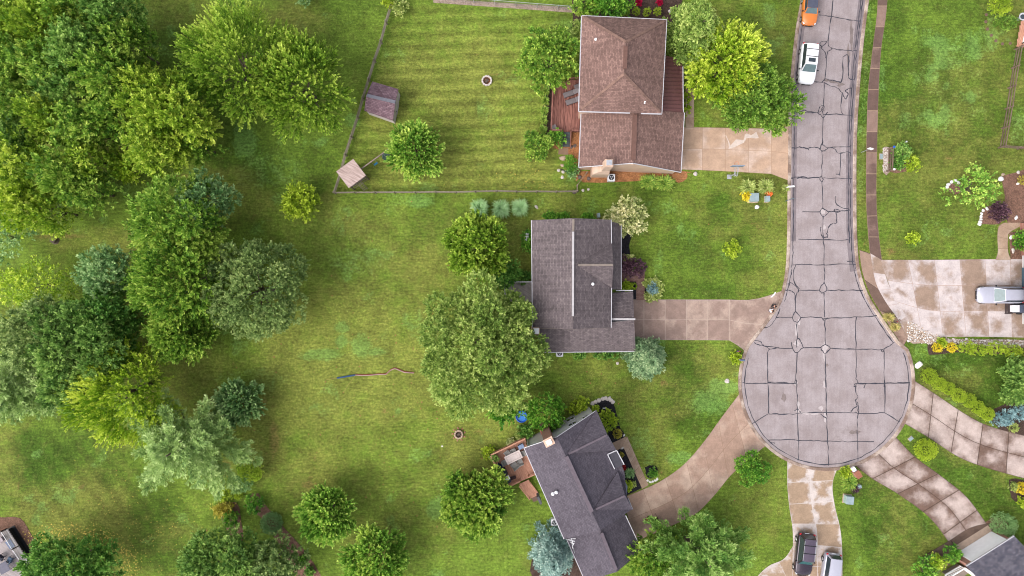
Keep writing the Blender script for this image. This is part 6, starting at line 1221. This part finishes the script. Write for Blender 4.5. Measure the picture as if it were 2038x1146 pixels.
# utility trailer and bins on the wide driveway
c = W(2020, 612, .5); tr_ = thing('utility_trailer', 'dark slatted utility trailer on the wide washed driveway', 'trailer', (c.x, c.y, 0))
MB().box((.35, 0, .5), (2.2, 1.25, .08)).build('bed', M['dgrey'], tr_, local=True); m = MB()
for i in range(6): m.box((-1.15 + i * .15, 0, .58), (.09, 1.5, .05))
for s in (-.7, .7): m.bar((-1.25, s, .55), (-.3, s, .55), .06)
m.build('ramp_gate', plain('brown_slat', srgb(84, 70, 70, K)), tr_, local=True)
for s in (-.72, .72): MB().tube((.6, s - .08, .28), (.6, s + .08, .28), .28, .28, 16).build('wheel', M['rubber'], tr_, local=True)
MB().bar((1.4, 0, .45), (2.2, 0, .45), .08).build('drawbar', M['black'], tr_, local=True)
q = W(2020.5, 614, .9); MB().box((q.x, q.y, .78), (.74, .74, .48)).box((q.x, q.y, 1.03), (.8, .8, .05)).build('storage_box', plain('white_box', (.7, .68, .72), .5), origin=(q.x, q.y, .54), label='white lidded box riding on the dark trailer', cat='box', fix=False)
q = W(2036, 614, .9); MB().box((q.x, q.y, .78), (.75, .8, .48), top=1.1).box((q.x, q.y, 1.04), (.85, .9, .06)).build('storage_box', plain('slate_bin', srgb(118, 128, 152, K)), origin=(q.x, q.y, .54), label='slate blue bin riding on the dark trailer at the photo edge', cat='box', fix=False)
# wagon and wheelbarrow
c = W(1293.5, 1036, .4); wg = thing('toy_wagon', 'orange brown wooden wagon on the bent driveway by the garage', 'wagon', (c.x, c.y, 0), R(-36)); wm_ = plain('wagon_wood', srgb(176, 110, 66, K)); MB().box((0, 0, .3), (.85, .42, .05)).build('bed', wm_, wg, local=True); m = MB()
for s in (-.21, .21): m.bar((-.42, s, .45), (.42, s, .45), .04, .2)
for s in (-.42, .42): m.bar((s, -.21, .45), (s, .21, .45), .04, .2)
m.build('side_panel', plain('wagon_rail', srgb(196, 132, 84, K)), wg, local=True); MB().bar((-.42, 0, .3), (-.8, .05, .6), .03).build('handle', M['black'], wg, local=True)
for x in (-.3, .3):
    for s in (-.24, .24): MB().tube((x, s - .03, .13), (x, s + .03, .13), .13, .13, 12).build('wheel', M['rubber'], wg, local=True)
c = W(1306.5, 1037, .4); wb = thing('wheelbarrow', 'dark wheelbarrow beside the orange brown wagon', 'wheelbarrow', (c.x, c.y, 0), R(-63)); vs = [(-.3, -.22, .28), (.3, -.22, .28), (.3, .22, .28), (-.3, .22, .28), (-.45, -.34, .58), (.45, -.3, .58), (.45, .3, .58), (-.45, .34, .58)]
MB().mesh(vs, [[0, 1, 2, 3], [0, 1, 5, 4], [1, 2, 6, 5], [2, 3, 7, 6], [3, 0, 4, 7]]).build('tray', plain('barrow_brown', srgb(96, 74, 54, K)), wb, local=True); m = MB()
for s in (-.3, .3): m.bar((.6, s * .3, .25), (-.9, s, .6), .05)
m.build('handle', M['black'], wb, local=True); MB().tube((.62, -.05, .19), (.62, .05, .19), .19, .19, 14).build('wheel', M['rubber'], wb, local=True)
# ------------------------------------------------------------------ street furniture and yard things
def mailbox(label, px, py, ang, mat, post=None, h=1.05, L=.5):
    c = W(px, py); t = thing('mailbox', label, 'mailbox', (c.x, c.y, 0), ang); MB().bar((0, 0, 0), (0, 0, h), .1).bar((-.1, 0, h - .05), (.35, 0, h - .05), .09).build('post', post or M['white'], t, local=True, fix=False)
    P = [(.1 * math.cos(a), .1 * math.sin(a)) for a in [i * math.pi / 8 for i in range(9)]]; pr = [(-.1, -.12), (.1, -.12)] + [(x, y) for x, y in P]
    vs = [(-.05, x, h + .14 + y) for x, y in pr] + [(L, x, h + .14 + y) for x, y in pr]; n = len(pr); MB().mesh(vs, [list(range(n))[::-1], list(range(n, 2 * n))] + [[i, (i + 1) % n, n + (i + 1) % n, n + i] for i in range(n)]).build('box', mat, t, local=True)
    MB().box((.1, .115, h + .2), (.05, .02, .16)).build('flag', M['red'], t, local=True); return t
mailbox('white mailbox in the pale grass tuft at the street kerb', 1563, 374, R(4), M['white'], L=.55); mailbox('blue grey mailbox by the round plant west of the turning circle', 1467, 714, R(-6), plain('bluegrey', srgb(110, 130, 160, K)), M['grey']); mailbox('brown wooden mailbox between two dry grass tufts', 1774, 641, R(40), wood('box_wood', (.1, .06, .05), (.24, .17, .15)), M['bark'])
c = W(1696, 938); bp = thing('mailbox_pillar', 'brick mailbox pillar with white box at the turning circle', 'mailbox', (c.x, c.y, 0), R(-58)); MB().box((0, 0, .7), (.75, .55, 1.4)).build('pillar', M['brick'], bp, local=True); MB().box((0, 0, 1.43), (.85, .65, .07)).build('cap', plain('salmon_cap', srgb(186, 120, 96, K)), bp, local=True); MB().box((-.62, 0, 1.0), (.5, .42, .36)).build('box', M['white'], bp, local=True, bevel=.03)
c = W(1714, 303); ss = thing('street_sign', 'white plate street sign on a grey post beside the pavement', 'sign', (c.x, c.y, 0)); MB().tube((0, 0, 0), (0, 0, 2.5), .035, .03, 8).build('post', M['grey'], ss, local=True); MB().box((0.02, 0, 2.05), (.5, .03, .65), R(-20)).build('plate', M['white'], ss, local=True)
c = W(1563, 400); s2 = thing('street_sign', 'slim blue grey street sign at the west kerb below the white mailbox', 'sign', (c.x, c.y, 0)); MB().tube((0, 0, 0), (0, 0, 2.3), .035, .03, 8).build('post', plain('bluegrey', (.2, .25, .3)), s2, local=True); MB().box((0, 0, 2.2), (.5, .02, .16), R(-12)).build('plate', plain('sign_green', srgb(120, 146, 150, K)), s2, local=True)
c = W(1451, 352); bh = thing('basketball_hoop', 'basketball hoop on a grey pole beside the peach driveway', 'basketball hoop', (c.x, c.y, 0)); tb_ = W(1467, 331, 3.2) - Vector((c.x, c.y, 0)); MB().tube((0, 0, 0), (0, 0, 2.3), .07, .06, 10).tube((0, 0, 2.3), (tb_.x - .05, tb_.y - 1.0, 2.9), .06, .05, 8).build('pole', M['grey'], bh, local=True, fix=False); m = MB()
for s in (-.15, .15): m.tube((tb_.x + s, tb_.y - 1.0, 2.9), (tb_.x + s, tb_.y, 3.35), .025, .025, 6); m.tube((tb_.x + s, tb_.y - 1.1, 2.6), (tb_.x + s, tb_.y, 2.95), .025, .025, 6)
m.build('arm', M['grey'], bh, local=True, fix=False); MB().box((tb_.x, tb_.y, 3.35), (1.4, .06, .9)).build('backboard', plain('board_blue', srgb(160, 176, 204, K), .3), bh, local=True); m = MB(); hc = (tb_.x, tb_.y + .33, 3.05)
ring_ = [(hc[0] + .23 * math.cos(i * math.pi / 10), hc[1] + .23 * math.sin(i * math.pi / 10), 3.05) for i in range(21)]; m.path(ring_, .018, 6); m.build('rim', plain('rim_orange', (.6, .16, .06)), bh, local=True, fix=False); MB().box((0, 0, .06), (.5, .5, .12)).build('base', M['grey'], bh, local=True)
def ubox(label, px, py, sx, sy, h, rz=0, mat=None, name='utility_box'):
    c = W(px, py, h); t = thing(name, label, 'utility box', (c.x, c.y, 0), rz); MB().box((0, 0, h / 2), (sx, sy, h)).build('body', mat or M['boxgreen'], t, local=True, bevel=.02); MB().box((0, 0, h + .02), (sx * 1.04, sy * 1.04, .05), top=.94).build('lid', plain('pale_lid', srgb(176, 196, 202, K), .5), t, local=True); MB().box((0, 0, .04), (sx * 1.2, sy * 1.2, .09)).build('pad', M['rock'], t, local=True)
ubox('larger pale green utility box in front of the variegated grass', 1502, 392, 1.0, .95, .8); ubox('narrow pale green utility box east of the larger one by the grass', 1529, 395, .42, .65, .7); ubox('pale green utility box on the lawn between the two south driveways', 1692, 996, .85, .9, .8, R(-6)); ubox('small pale utility box by the purple flowers', 1710, 969, .55, .36, .4, R(12)); ubox('low pale utility lid on the grass east of the pavement', 1754, 311, .32, .58, .12); ubox('low grey utility lid beside the round two tone shrub', 1813, 873, .5, .36, .12, R(40)); ubox('green meter box at the north wall of the grey roofed house', 1192, 428, .28, .5, .9, R(4))
def acunit(label, px, py, w=.85):
    c = W(px, py, .8); t = thing('air_conditioner', label, 'air conditioner', (c.x, c.y, 0)); MB().box((0, 0, .4), (w, w, .8)).build('case', plain('ac_case', (.55, .55, .58), .5), t, local=True, bevel=.05); MB().lathe([(0, .805), (w * .36, .805), (w * .38, .79)], n=24).build('fan_guard', M['black'], t, local=True, fix=False); m = MB()
    for k in range(3): a = k * 2.094 + .5; m.box((.15 * math.cos(a), .15 * math.sin(a), .82), (.18, .13, .012), a)
    m.build('fan_blade', M['grey'], t, local=True)
acunit('white air conditioner under the south wall of the brown roofed house', 1217, 353); acunit('white air conditioner under the south wall of the grey roofed house', 1114, 703, .8); acunit('white air conditioner at the west wall of the dark roofed house', 1103, 1040, .75)
def firepit(label, px, py, r, brick=None, outer=False):
    c = W(px, py); t = thing('fire_pit', label, 'fire pit', (c.x, c.y, 0)); n = 11; rg = random.Random(int(px))
    for i in range(n): a = i * 2 * math.pi / n; MB().box((r * math.cos(a), r * math.sin(a), .14), (.2, 2 * math.pi * r / n * .95, .28), a).build('ring_stone', brick or M['stone'], t, local=True, bevel=.03)
    MB().lathe([(0, .06), (r * .9, .05)], n=16).build('ash', M['darkmulch'] if outer else plain('rusty_ash', srgb(136, 84, 56, K), .9, var=.4, sc=6), t, local=True, fix=False); m = MB()
    for k in range(4): a = rg.random() * 6; m.tube((-.3 * math.cos(a), -.3 * math.sin(a), .1), (.3 * math.cos(a), .3 * math.sin(a), .14), .05, .05, 6)
    m.build('log', M['bark'], t, local=True, fix=False)
    if outer:
        for i in range(9): a = i * 2 * math.pi / 9 + .3; MB().box((1.62 * r * math.cos(a), 1.62 * r * math.sin(a), .03), (.22, .14, .08), a + rg.random()).build('paver', M['brick'], t, local=True)
firepit('pale stone fire pit in the striped back yard', 969, 161, .52); firepit('dark fire pit ringed by loose red pavers on the south lawn', 913, 864, .45, M['rock'], True)
# paddling pool
c = W(1038, 829, .2); pp = thing('paddling_pool', 'round blue paddling pool under the trees by the chimney', 'paddling pool', (c.x, c.y, 0)); MB().lathe([(0, .04), (.55, .04), (.6, .28), (.68, .3), (.7, .25), (.66, 0)], n=26).build('shell', M['blue'], pp, local=True, smooth=True, fix=False); MB().lathe([(0, .12), (.56, .12)], n=20).build('water', plain('pool_water', (.02, .16, .5), .05, spec=.6), pp, local=True, fix=False)
# inflatable rope on the lawn
rp = thing('pole_net', 'striped red and white ribbon net with blue tube lying on the lawn', 'garden net', tuple(W(707, 746)[:2]) + (0,)); wr = [W(x, y) + up * .06 for x, y in ((707, 746), (722, 747), (736, 746.5), (752, 745), (768, 745), (776, 737), (786, 733), (796, 737), (806, 741), (824, 742))]
MB().path(wr, .06, 6).build('ribbon', plain('pale_ribbon', srgb(206, 176, 170, K)), rp, fix=False); MB().path([p + Vector((.05, .09, .03)) for p in wr], .03, 6).build('cord', plain('red_cord', srgb(170, 50, 60, K)), rp, fix=False); MB().tube(W(671, 752) + up * .08, W(707, 746) + up * .08, .09, .09, 10).build('tube', plain('tube_blue', srgb(52, 96, 150, K), .4), rp); MB().path([W(650, 755) + up * .03, W(671, 752) + up * .05], .03).path([W(707, 748) + up * .03, W(696, 762) + up * .03, W(684, 780) + up * .03], .025).build('stake_line', plain('yellow_line', srgb(190, 176, 90, K)), rp, fix=False)
# rocks
def rockmesh(name, seed, mat, sx=1, sy=1, sz=.6, r=1):
    bm = bmesh.new(); bmesh.ops.create_icosphere(bm, subdivisions=2, radius=1); rg = random.Random(seed); ph_ = [rg.random() * 6 for _ in range(6)]
    for v in bm.verts:
        k = 1 + .16 * math.sin(3 * v.co.x + ph_[0]) + .14 * math.sin(3.5 * v.co.y + ph_[1]) + .1 * math.sin(4 * v.co.z + ph_[2] + v.co.x * 2); v.co = Vector((v.co.x * k * sx * r, v.co.y * k * sy * r, max(-.3, v.co.z * k) * sz * r))
    me = bpy.data.meshes.new(name); bm.to_mesh(me); bm.free(); me.materials.append(mat); return me
RM = {k: [rockmesh('rock', i * 7 + j, m_) for i in range(3)] for j, (k, m_) in enumerate((('w', plain('white_rock', (.6, .58, .57), .85, var=.15, sc=5)), ('p', M['stone']), ('t', M['rock']), ('g', plain('grey_rock', srgb(128, 116, 112, K), .9, var=.25, sc=5))))}
def rock(label, px, py, rpx, k, group=None, el=1.2, name='rock', cat='rock'):
    rg = random.Random(int(px * 3 + py)); o = bpy.data.objects.new(name, RM[k][rg.randrange(3)]); col.objects.link(o); c = W(px, py); r = rpx / S
    o.location = (c.x, c.y, r * .12); o.scale = (r * el, r / el, r); o.rotation_euler = (0, 0, rg.random() * 3); return props(o, label, cat, group)
for x, y in ((1885, 372), (1887.5, 367), (1893.6, 362), (1901, 360), (1906.5, 363)): rock('white edging stone round the mulch patch of the sparse young tree', x, y, 3.4, 'w', 'white edging stones of the young tree patch')
for x, y in ((1964, 415), (1956.6, 419), (1953.5, 425), (1952.5, 431), (1952, 436), (1950.6, 441.5), (1949, 446)): rock('white edging stone round the purple shrub patch', x, y, 3.2, 'w', 'white edging stones of the purple shrub patch')
for x, y in ((1185.6, 799.5), (1192.4, 796.5), (1199.5, 793.7), (1205.7, 792.5), (1211.7, 793.7), (1215.7, 796.5), (1219.6, 800), (1179, 803)): rock('pale pink edging stone at the north end of the black bed', x, y, 4.2, 'p', 'pale pink edging stones of the black bed')
for x, y, r, k, lb in ((1991, 356, 5, 'w', 'largest white rock at the west corner of the reddish mulch bed'), (1996, 347, 3.5, 't', 'tan rock at the top corner of the reddish mulch bed'), (2026, 343, 3.5, 'p', 'pale rock on the top rim of the reddish mulch bed'), (2026, 365, 3.5, 'w', 'white rock below the golden shrub at the east edge'), (2022, 433, 4, 'w', 'white rock at the bottom of the reddish mulch bed'), (2012, 472, 3.5, 'w', 'white rock beside the leafy plant by the curved path'), (2016, 499, 4.2, 'p', 'pinkish rock at the foot of the curved path bed'),
    (1828, 726, 6.5, 'w', 'big white rock at the kerb by the slanting hedge'), (1447, 758, 4.6, 'p', 'pinkish rock on the lawn west of the turning circle'), (1506, 412, 4.2, 'w', 'white rock below the larger utility box'), (1384, 346, 4.2, 'p', 'pale rock on the lawn below the peach driveway'), (1068, 412, 3.5, 'p', 'pinkish rock on the lawn right of the silver grasses'), (1119, 315, 5.5, 't', 'largest tan rock below the deck stairs'), (1119, 329, 3.6, 't', 'tan rock second below the deck stairs'), (1112, 339, 3.2, 'p', 'pale rock at the west end of the black pipe'), (1121, 342, 3.4, 'p', 'pale rock just under the black pipe'), (1119, 353, 3.4, 'p', 'lowest rock of the line under the deck stairs'), (1137, 292, 3.6, 'g', 'grey flat stone on orange mulch by the stairs, left one'), (1144, 290, 3.6, 'g', 'grey flat stone on orange mulch by the stairs, right one'), (1154, 352, 4, 'g', 'grey rock beside the chimney base'), (1172, 355, 4, 'g', 'grey rock under the chimney corner'), (1146, 381, 5, 'g', 'grey rock at the fence corner post'), (1160, 379, 3, 'p', 'small pale rock east of the fence corner'), (1171, 377, 2.6, 'p', 'tiny pale rock on the grass below the chimney'), (1242, 866, 2.6, 'w', 'white stone at the corner of the front path'), (1238, 892, 2.8, 'p', 'pale stone at the top of the front black bed'), (1229, 723, 3, 'p', 'small pink rock under the blue green spruce'), (1483, 22, 4, 'p', 'pale round stone') , (1333, 23, 4, 'p', 'pale round stone beside the feathery conifer'), (880, 888, 1.8, 'w', 'tiny white ball on the south lawn')):
    if lb != 'pale round stone': rock(lb, x, y, r, k)
for x, y in ((1289, 956), (1294, 959), (1299, 958), (1304, 956), (1308, 953)): rock('small mixed stone at the drive edge of the small mulch patch', x, y, 2.4, 'w', 'small stones by the bent driveway')
for x, y in ((1963, 29), (1962, 43), (1965.5, 57.6), (1973, 70), (1982, 81), (1995, 87), (2010.6, 86)): c = W(x, y); MB().lathe([(0, .05), (.17, .05), (.19, .0)], (c.x, c.y, 0), 12).build('stepping_stone', plain('brown_paver', srgb(140, 112, 96, K)), origin=(c.x, c.y, 0), label='round brown stepping stone in the curved line at the top right lawn', cat='stepping stone', group='round stepping stones at the top right', fix=False)
# loose gravel by the wide driveway
rg = np.random.RandomState(5); gm = MB(); base = [(-.5, -.4, 0), (.5, -.45, 0), (.55, .4, 0), (-.45, .5, 0), (-.3, -.2, .5), (.3, -.25, .55), (.3, .25, .5), (-.25, .3, .55)]
gp = [(1803, 640), (1812, 640), (1850, 660), (1880, 672), (1960, 676), (2045, 676), (2045, 690), (1960, 688), (1900, 684), (1850, 684), (1806, 680)]
def inside(x, y, P):
    k = False
    for i in range(len(P)):
        (x0, y0), (x1, y1) = P[i], P[i - 1]
        if (y0 > y) != (y1 > y) and x < (x1 - x0) * (y - y0) / (y1 - y0) + x0: k = not k
    return k
gms = {0: MB(), 1: MB(), 2: MB()}; cnt = 0
while cnt < 900:
    x, y = rg.uniform(1800, 2045), rg.uniform(638, 692)
    if not inside(x, y, gp): continue
    cnt += 1; s = rg.uniform(.06, .17) * (1.5 if rg.rand() < .08 else 1); a = rg.rand() * 6; c = W(x, y); ca, sa = math.cos(a), math.sin(a)
    gms[0 if rg.rand() < .25 else (1 if rg.rand() < .55 else 2)].mesh([(c.x + s * (p[0] * ca - p[1] * sa), c.y + s * (p[0] * sa + p[1] * ca), .03 + s * p[2]) for p in base], [[4, 5, 6, 7], [0, 1, 5, 4], [1, 2, 6, 5], [2, 3, 7, 6], [3, 0, 4, 7]])
for k, m_ in ((0, RM['w'][0].materials[0]), (1, M['stone']), (2, M['rock'])): props(gms[k].build('gravel', m_, fix=False), ('white', 'pinkish', 'brown')[k] + ' loose stones in the gravel strip by the wide driveway', 'gravel', None, 'stuff')
gms = MB()
for _ in range(220):
    x, y = rg.uniform(1757, 1769), rg.uniform(294, 343); s = rg.uniform(.06, .14); c = W(x, y); gms.mesh([(c.x + s * p[0], c.y + s * p[1], .03 + s * p[2]) for p in base], [[4, 5, 6, 7], [0, 1, 5, 4], [1, 2, 6, 5], [2, 3, 7, 6], [3, 0, 4, 7]])
props(gms.build('gravel', M['stone'], fix=False), 'pale loose stones beside the short dark fence', 'gravel', None, 'stuff')
# fallen leaves and dandelions
def litter(name, label, n, cx, cy, sx, sy, mat, seed, smin=.05, smax=.13, ring=None):
    rs = np.random.RandomState(seed); m = MB()
    for _ in range(n):
        if ring: a = rs.uniform(*ring[2:]); r = rs.normal(ring[0], ring[1]); x, y = cx + r * math.cos(a) * sx, cy + r * math.sin(a) * sy
        else: x, y = rs.normal(cx, sx), rs.normal(cy, sy)
        c = W(x, y); s = rs.uniform(smin, smax); a = rs.rand() * 6; d = Vector((math.cos(a), math.sin(a), 0)) * s; e = Vector((-d.y, d.x, 0)) * .6
        m.face([c + up * .03 - d, c + up * .045 - e, c + up * .03 + d, c + up * .05 + e])
    o = m.build(name, mat, fix=False); return props(o, label, 'leaves', None, 'stuff')
YL = plain('yellow_leaf', srgb(200, 176, 84, .8), .8, var=.3, sc=1); litter('fallen_leaves', 'pale yellow fallen leaves on the lawn round the corner deck tree', 420, 140, 1128, 1, .62, YL, 3, .05, .12, (118, 14, -2.6, .5)); litter('fallen_leaves', 'scattered fallen leaves on the south west lawn', 240, 260, 1060, 90, 50, YL, 4, .04, .09); litter('fallen_leaves', 'scattered yellow leaves in the south of the back yard', 120, 1050, 360, 45, 14, YL, 6, .03, .08); litter('fallen_leaves', 'brown fallen leaves across the middle lawn', 260, 800, 800, 260, 170, plain('brown_leaf', srgb(176, 120, 84, .6), .9, var=.3, sc=1), 8, .05, .13)
# small things
c = W(1801, 283); MB().tube((c.x, c.y, 0), (c.x, c.y, .3), .03).lathe([(.09, .3), (.1, .36), (0, .4)], (c.x, c.y, 0), 12).build('garden_light', M['white'], origin=(c.x, c.y, 0), label='small white garden light north of the bench bed', cat='garden light', fix=False)
c = W(2026, 38); bb_ = thing('birdbath', 'pale grey birdbath at the top right corner', 'birdbath', (c.x, c.y, 0)); MB().lathe([(.2, 0), (.1, .2), (.09, .6), (.42, .72), (.46, .8), (.38, .76), (0, .7)], n=20).build('basin', plain('birdbath_grey', (.42, .42, .46), .7), bb_, local=True, smooth=True, fix=False); MB().lathe([(0, .745), (.36, .745)], n=16).build('water', M['glass'], bb_, local=True, fix=False)
c = W(1467, 699, .6); fl = thing('small_flag', 'little red white and blue striped flag by the mailbox plant', 'flag', (c.x, c.y, 0)); MB().tube((0, 0, 0), (0, 0, .75), .012).build('stick', M['grey'], fl, local=True)
for k, m_ in enumerate((M['red'], M['white'], M['red'], M['white'], M['red'])): MB().box((.2, .02, .48 + k * .055), (.38, .02, .05), rot=Matrix.Rotation(R(-50), 3, 'X')).build('stripe', m_, fl, local=True)
MB().box((.1, .015, .64), (.18, .04, .15), rot=Matrix.Rotation(R(-50), 3, 'X')).build('canton', plain('flag_blue', (.03, .05, .28)), fl, local=True)
c = W(1538, 586); m = MB(); vs = []
for i, (x, y, w_) in enumerate(((1533, 591, 1.2), (1535.5, 590.5, 2.6), (1538, 588, 3.0), (1541, 585, 3.2), (1543, 581, 1.6))): p = W(x, y); vs += [p + Vector((-.7, .7, 0)) * w_ / S * .5 + up * (.07 + .03 * (i % 2)), p + Vector((.7, -.7, 0)) * w_ / S * .5 + up * .06]
MB().mesh(vs, [[2 * i, 2 * i + 1, 2 * i + 3, 2 * i + 2] for i in range(4)]).build('towel', M['white'], origin=(c.x, c.y, .04), label='crumpled white cloth lying on the brown grey driveway', cat='cloth', fix=False)
pts = [W(x, y) + up * .08 for x, y in ((1116, 337), (1124, 341), (1136, 343), (1147, 342), (1156, 340))]; MB().path(pts, .06, 8).build('drain_pipe', M['black'], origin=pts[0], label='black drain pipe from the house corner to the rocks', cat='pipe', fix=False)
tl = thing('trellis', 'white wooden trellis at the west wall of the grey roofed house', 'trellis', tuple(W(1052, 478)[:2]) + (0,)); m = MB()
for y in (468, 473, 479): m.bar(W(1052, y) + up * 1.8, W(1044, y) + up * 1.8, .06)
for x in (1050, 1047): m.bar(W(x, 466) + up * 1.85, W(x, 481) + up * 1.85, .06)
m.build('lattice', M['trim'], tl, fix=False); MB().bar(W(1049, 468), W(1049, 468) + up * 1.8, .08).build('post', M['trim'], tl); MB().bar(W(1049, 480), W(1049, 480) + up * 1.8, .08).build('post', M['trim'], tl)
c = W(110, 478); MB().lathe([(.5, 0), (.38, .15), (.34, .5), (.3, .52), (0, .5)], (c.x, c.y, 0), 14).build('tree_stump', M['bark'], origin=(c.x, c.y, 0), label='brown tree stump at the south edge of the wood', cat='stump', fix=False)
c = W(1184, 812); pt_ = thing('potted_plant', 'pot of red and lime flowers at the corner of the dark roofed house', 'plant', (c.x, c.y, 0)); MB().lathe([(0, 0), (.16, 0), (.24, .35), (.2, .35), (0, .3)], n=14).build('pot', M['rock'], pt_, local=True, fix=False); arr, rs, _ = lim(771, .3, .4, 'fine'); o = bpy.data.objects.new('foliage', leaf_mesh('foliage', *arr, F['lime'], rs)); col.objects.link(o); o.parent = pt_; o.location = (0, 0, .3)
c = W(1203, 812); MB().bar((c.x - .22, c.y, .06), (c.x + .22, c.y + .02, .08), .07).build('garden_edging', M['white'], origin=(c.x, c.y, 0), label='short white edging strip in the north black bed', cat='edging')
# ------------------------------------------------------------------ people sitting on the kerb
def skin_mesh(name, verts, edges, radii, mat, root=0, lvl=2):
    me = bpy.data.meshes.new(name); me.from_pydata(verts, edges, []); o = bpy.data.objects.new(name, me); col.objects.link(o)
    md = o.modifiers.new('skin', 'SKIN'); 
    for i, r_ in enumerate(radii): me.skin_vertices[0].data[i].radius = (r_, r_); me.skin_vertices[0].data[i].use_root = (i == root)
    s_d = o.modifiers.new('sub', 'SUBSURF'); s_d.levels = lvl; s_d.render_levels = lvl
    dg = bpy.context.evaluated_depsgraph_get(); m2 = bpy.data.meshes.new_from_object(o.evaluated_get(dg)); o.modifiers.clear(); o.data = m2; bpy.data.meshes.remove(me); m2.name = name
    m2.materials.clear(); m2.materials.append(mat); m2.polygons.foreach_set('use_smooth', [True] * len(m2.polygons)); return o
SK = plain('skin', srgb(206, 156, 134, K * 1.2), .6, var=.06)
def sitter(label, px, py, ang, shirt, pants, hair, hair_r=.105):
    """person sitting on the kerb, facing +x locally, leaning forward with hands on the knees"""
    c = W(px, py, .5); t = thing('person', label, 'person', (c.x, c.y, 0), ang); sh_ = .1
    V = [(0, 0, .22), (.03, 0, .40), (.09, 0, .58), (.13, 0, .66), (.16, 0, .74), (.20, 0, .84), (.21, 0, .93)]; E = [(i, i + 1) for i in range(6)]; Rr = [.13, .125, .135, .10, .05, .085, .07]
    def add(p, par, r_): V.append(p); Rr.append(r_); E.append((par, len(V) - 1)); return len(V) - 1
    for s in (-1, 1):
        a = add((.10, s * .17, .63), 3, .058); a = add((.20, s * .25, .46), a, .046); w_ = add((.40, s * .17, .42), a, .033); h_ = add((.45, s * .16, .40), w_, .032); pa = add((.49, s * .155, .385), h_, .030)
        for k, (dy, L_) in enumerate(((-.03, .055), (-.01, .07), (.01, .066), (.03, .05))): f = add((.49 + L_ * .5, s * .155 + dy, .385), pa, .009); add((.49 + L_, s * .155 + dy * 1.1, .36), f, .008)
        th = add((.45, s * .155 - s * .045, .395), h_, .011); add((.48, s * .155 - s * .065, .375), th, .009)
        hp = add((.04, s * .10, .20), 0, .088); kn = add((.40, s * .14, .36), hp, .066); cl = add((.42, s * .14, .2), kn, .055); an_ = add((.40, s * .14, .05), cl, .038); to = add((.52, s * .15, .035), an_, .036)
    o = skin_mesh('body', V, E, Rr, SK, 0, 1); o.parent = t
    sv = [(0, 0, .22), (.03, 0, .40), (.09, 0, .58), (.12, 0, .66)]; se_ = [(0, 1), (1, 2), (2, 3)]; sr2 = [.15, .145, .155, .11]
    for s in (-1, 1): n = len(sv); sv += [(.10, s * .17, .63), (.17, s * .235, .51)]; se_ += [(3, n), (n, n + 1)]; sr2 += [.075, .068]
    o = skin_mesh('shirt', sv, se_, sr2, shirt, 0, 1); o.parent = t
    pv = [(0, 0, .2)]; pe = []; pr2 = [.145]
    for s in (-1, 1): n = len(pv); pv += [(.05, s * .10, .20), (.30, s * .13, .31)]; pe += [(0, n), (n, n + 1)]; pr2 += [.105, .085]
    o = skin_mesh('shorts', pv, pe, pr2, pants, 0, 1); o.parent = t
    m = MB(); m.lathe([(.0, .0), (.06, .005), (.095, .04), (.108, .09), (.095, .145), (.055, .175), (0, .185)], (.185, 0, .80), 16); o = m.build('hair', hair, t, local=True, smooth=True, fix=False)
    m = MB()
    for s in (-1, 1): m.lathe([(.0, -.012), (.012, 0), (0, .012)], (.285, s * .032, .865), 8)
    m.build('eye', M['white'], t, local=True, fix=False); MB().box((.295, 0, .845), (.03, .025, .04), top=.6).build('nose', SK, t, local=True); MB().box((.283, 0, .81), (.012, .045, .012)).build('mouth', M['red'], t, local=True)
    for s in (-1, 1): MB().box((.47, s * .145, .04), (.24, .09, .08), top=.8).build('shoe', M['dgrey'], t, local=True, bevel=.02)
sitter('person in a white shirt sitting on the kerb at the driveway mouth', 1534, 617, R(-32), M['white'], plain('pale_shorts', srgb(180, 176, 190, K)), plain('brown_hair', (.03, .02, .015), .8)); sitter('person in black clothes sitting on the kerb beside the white shirted person', 1539, 608, R(-32), M['black'], M['dgrey'], plain('black_hair', (.01, .008, .008), .7))
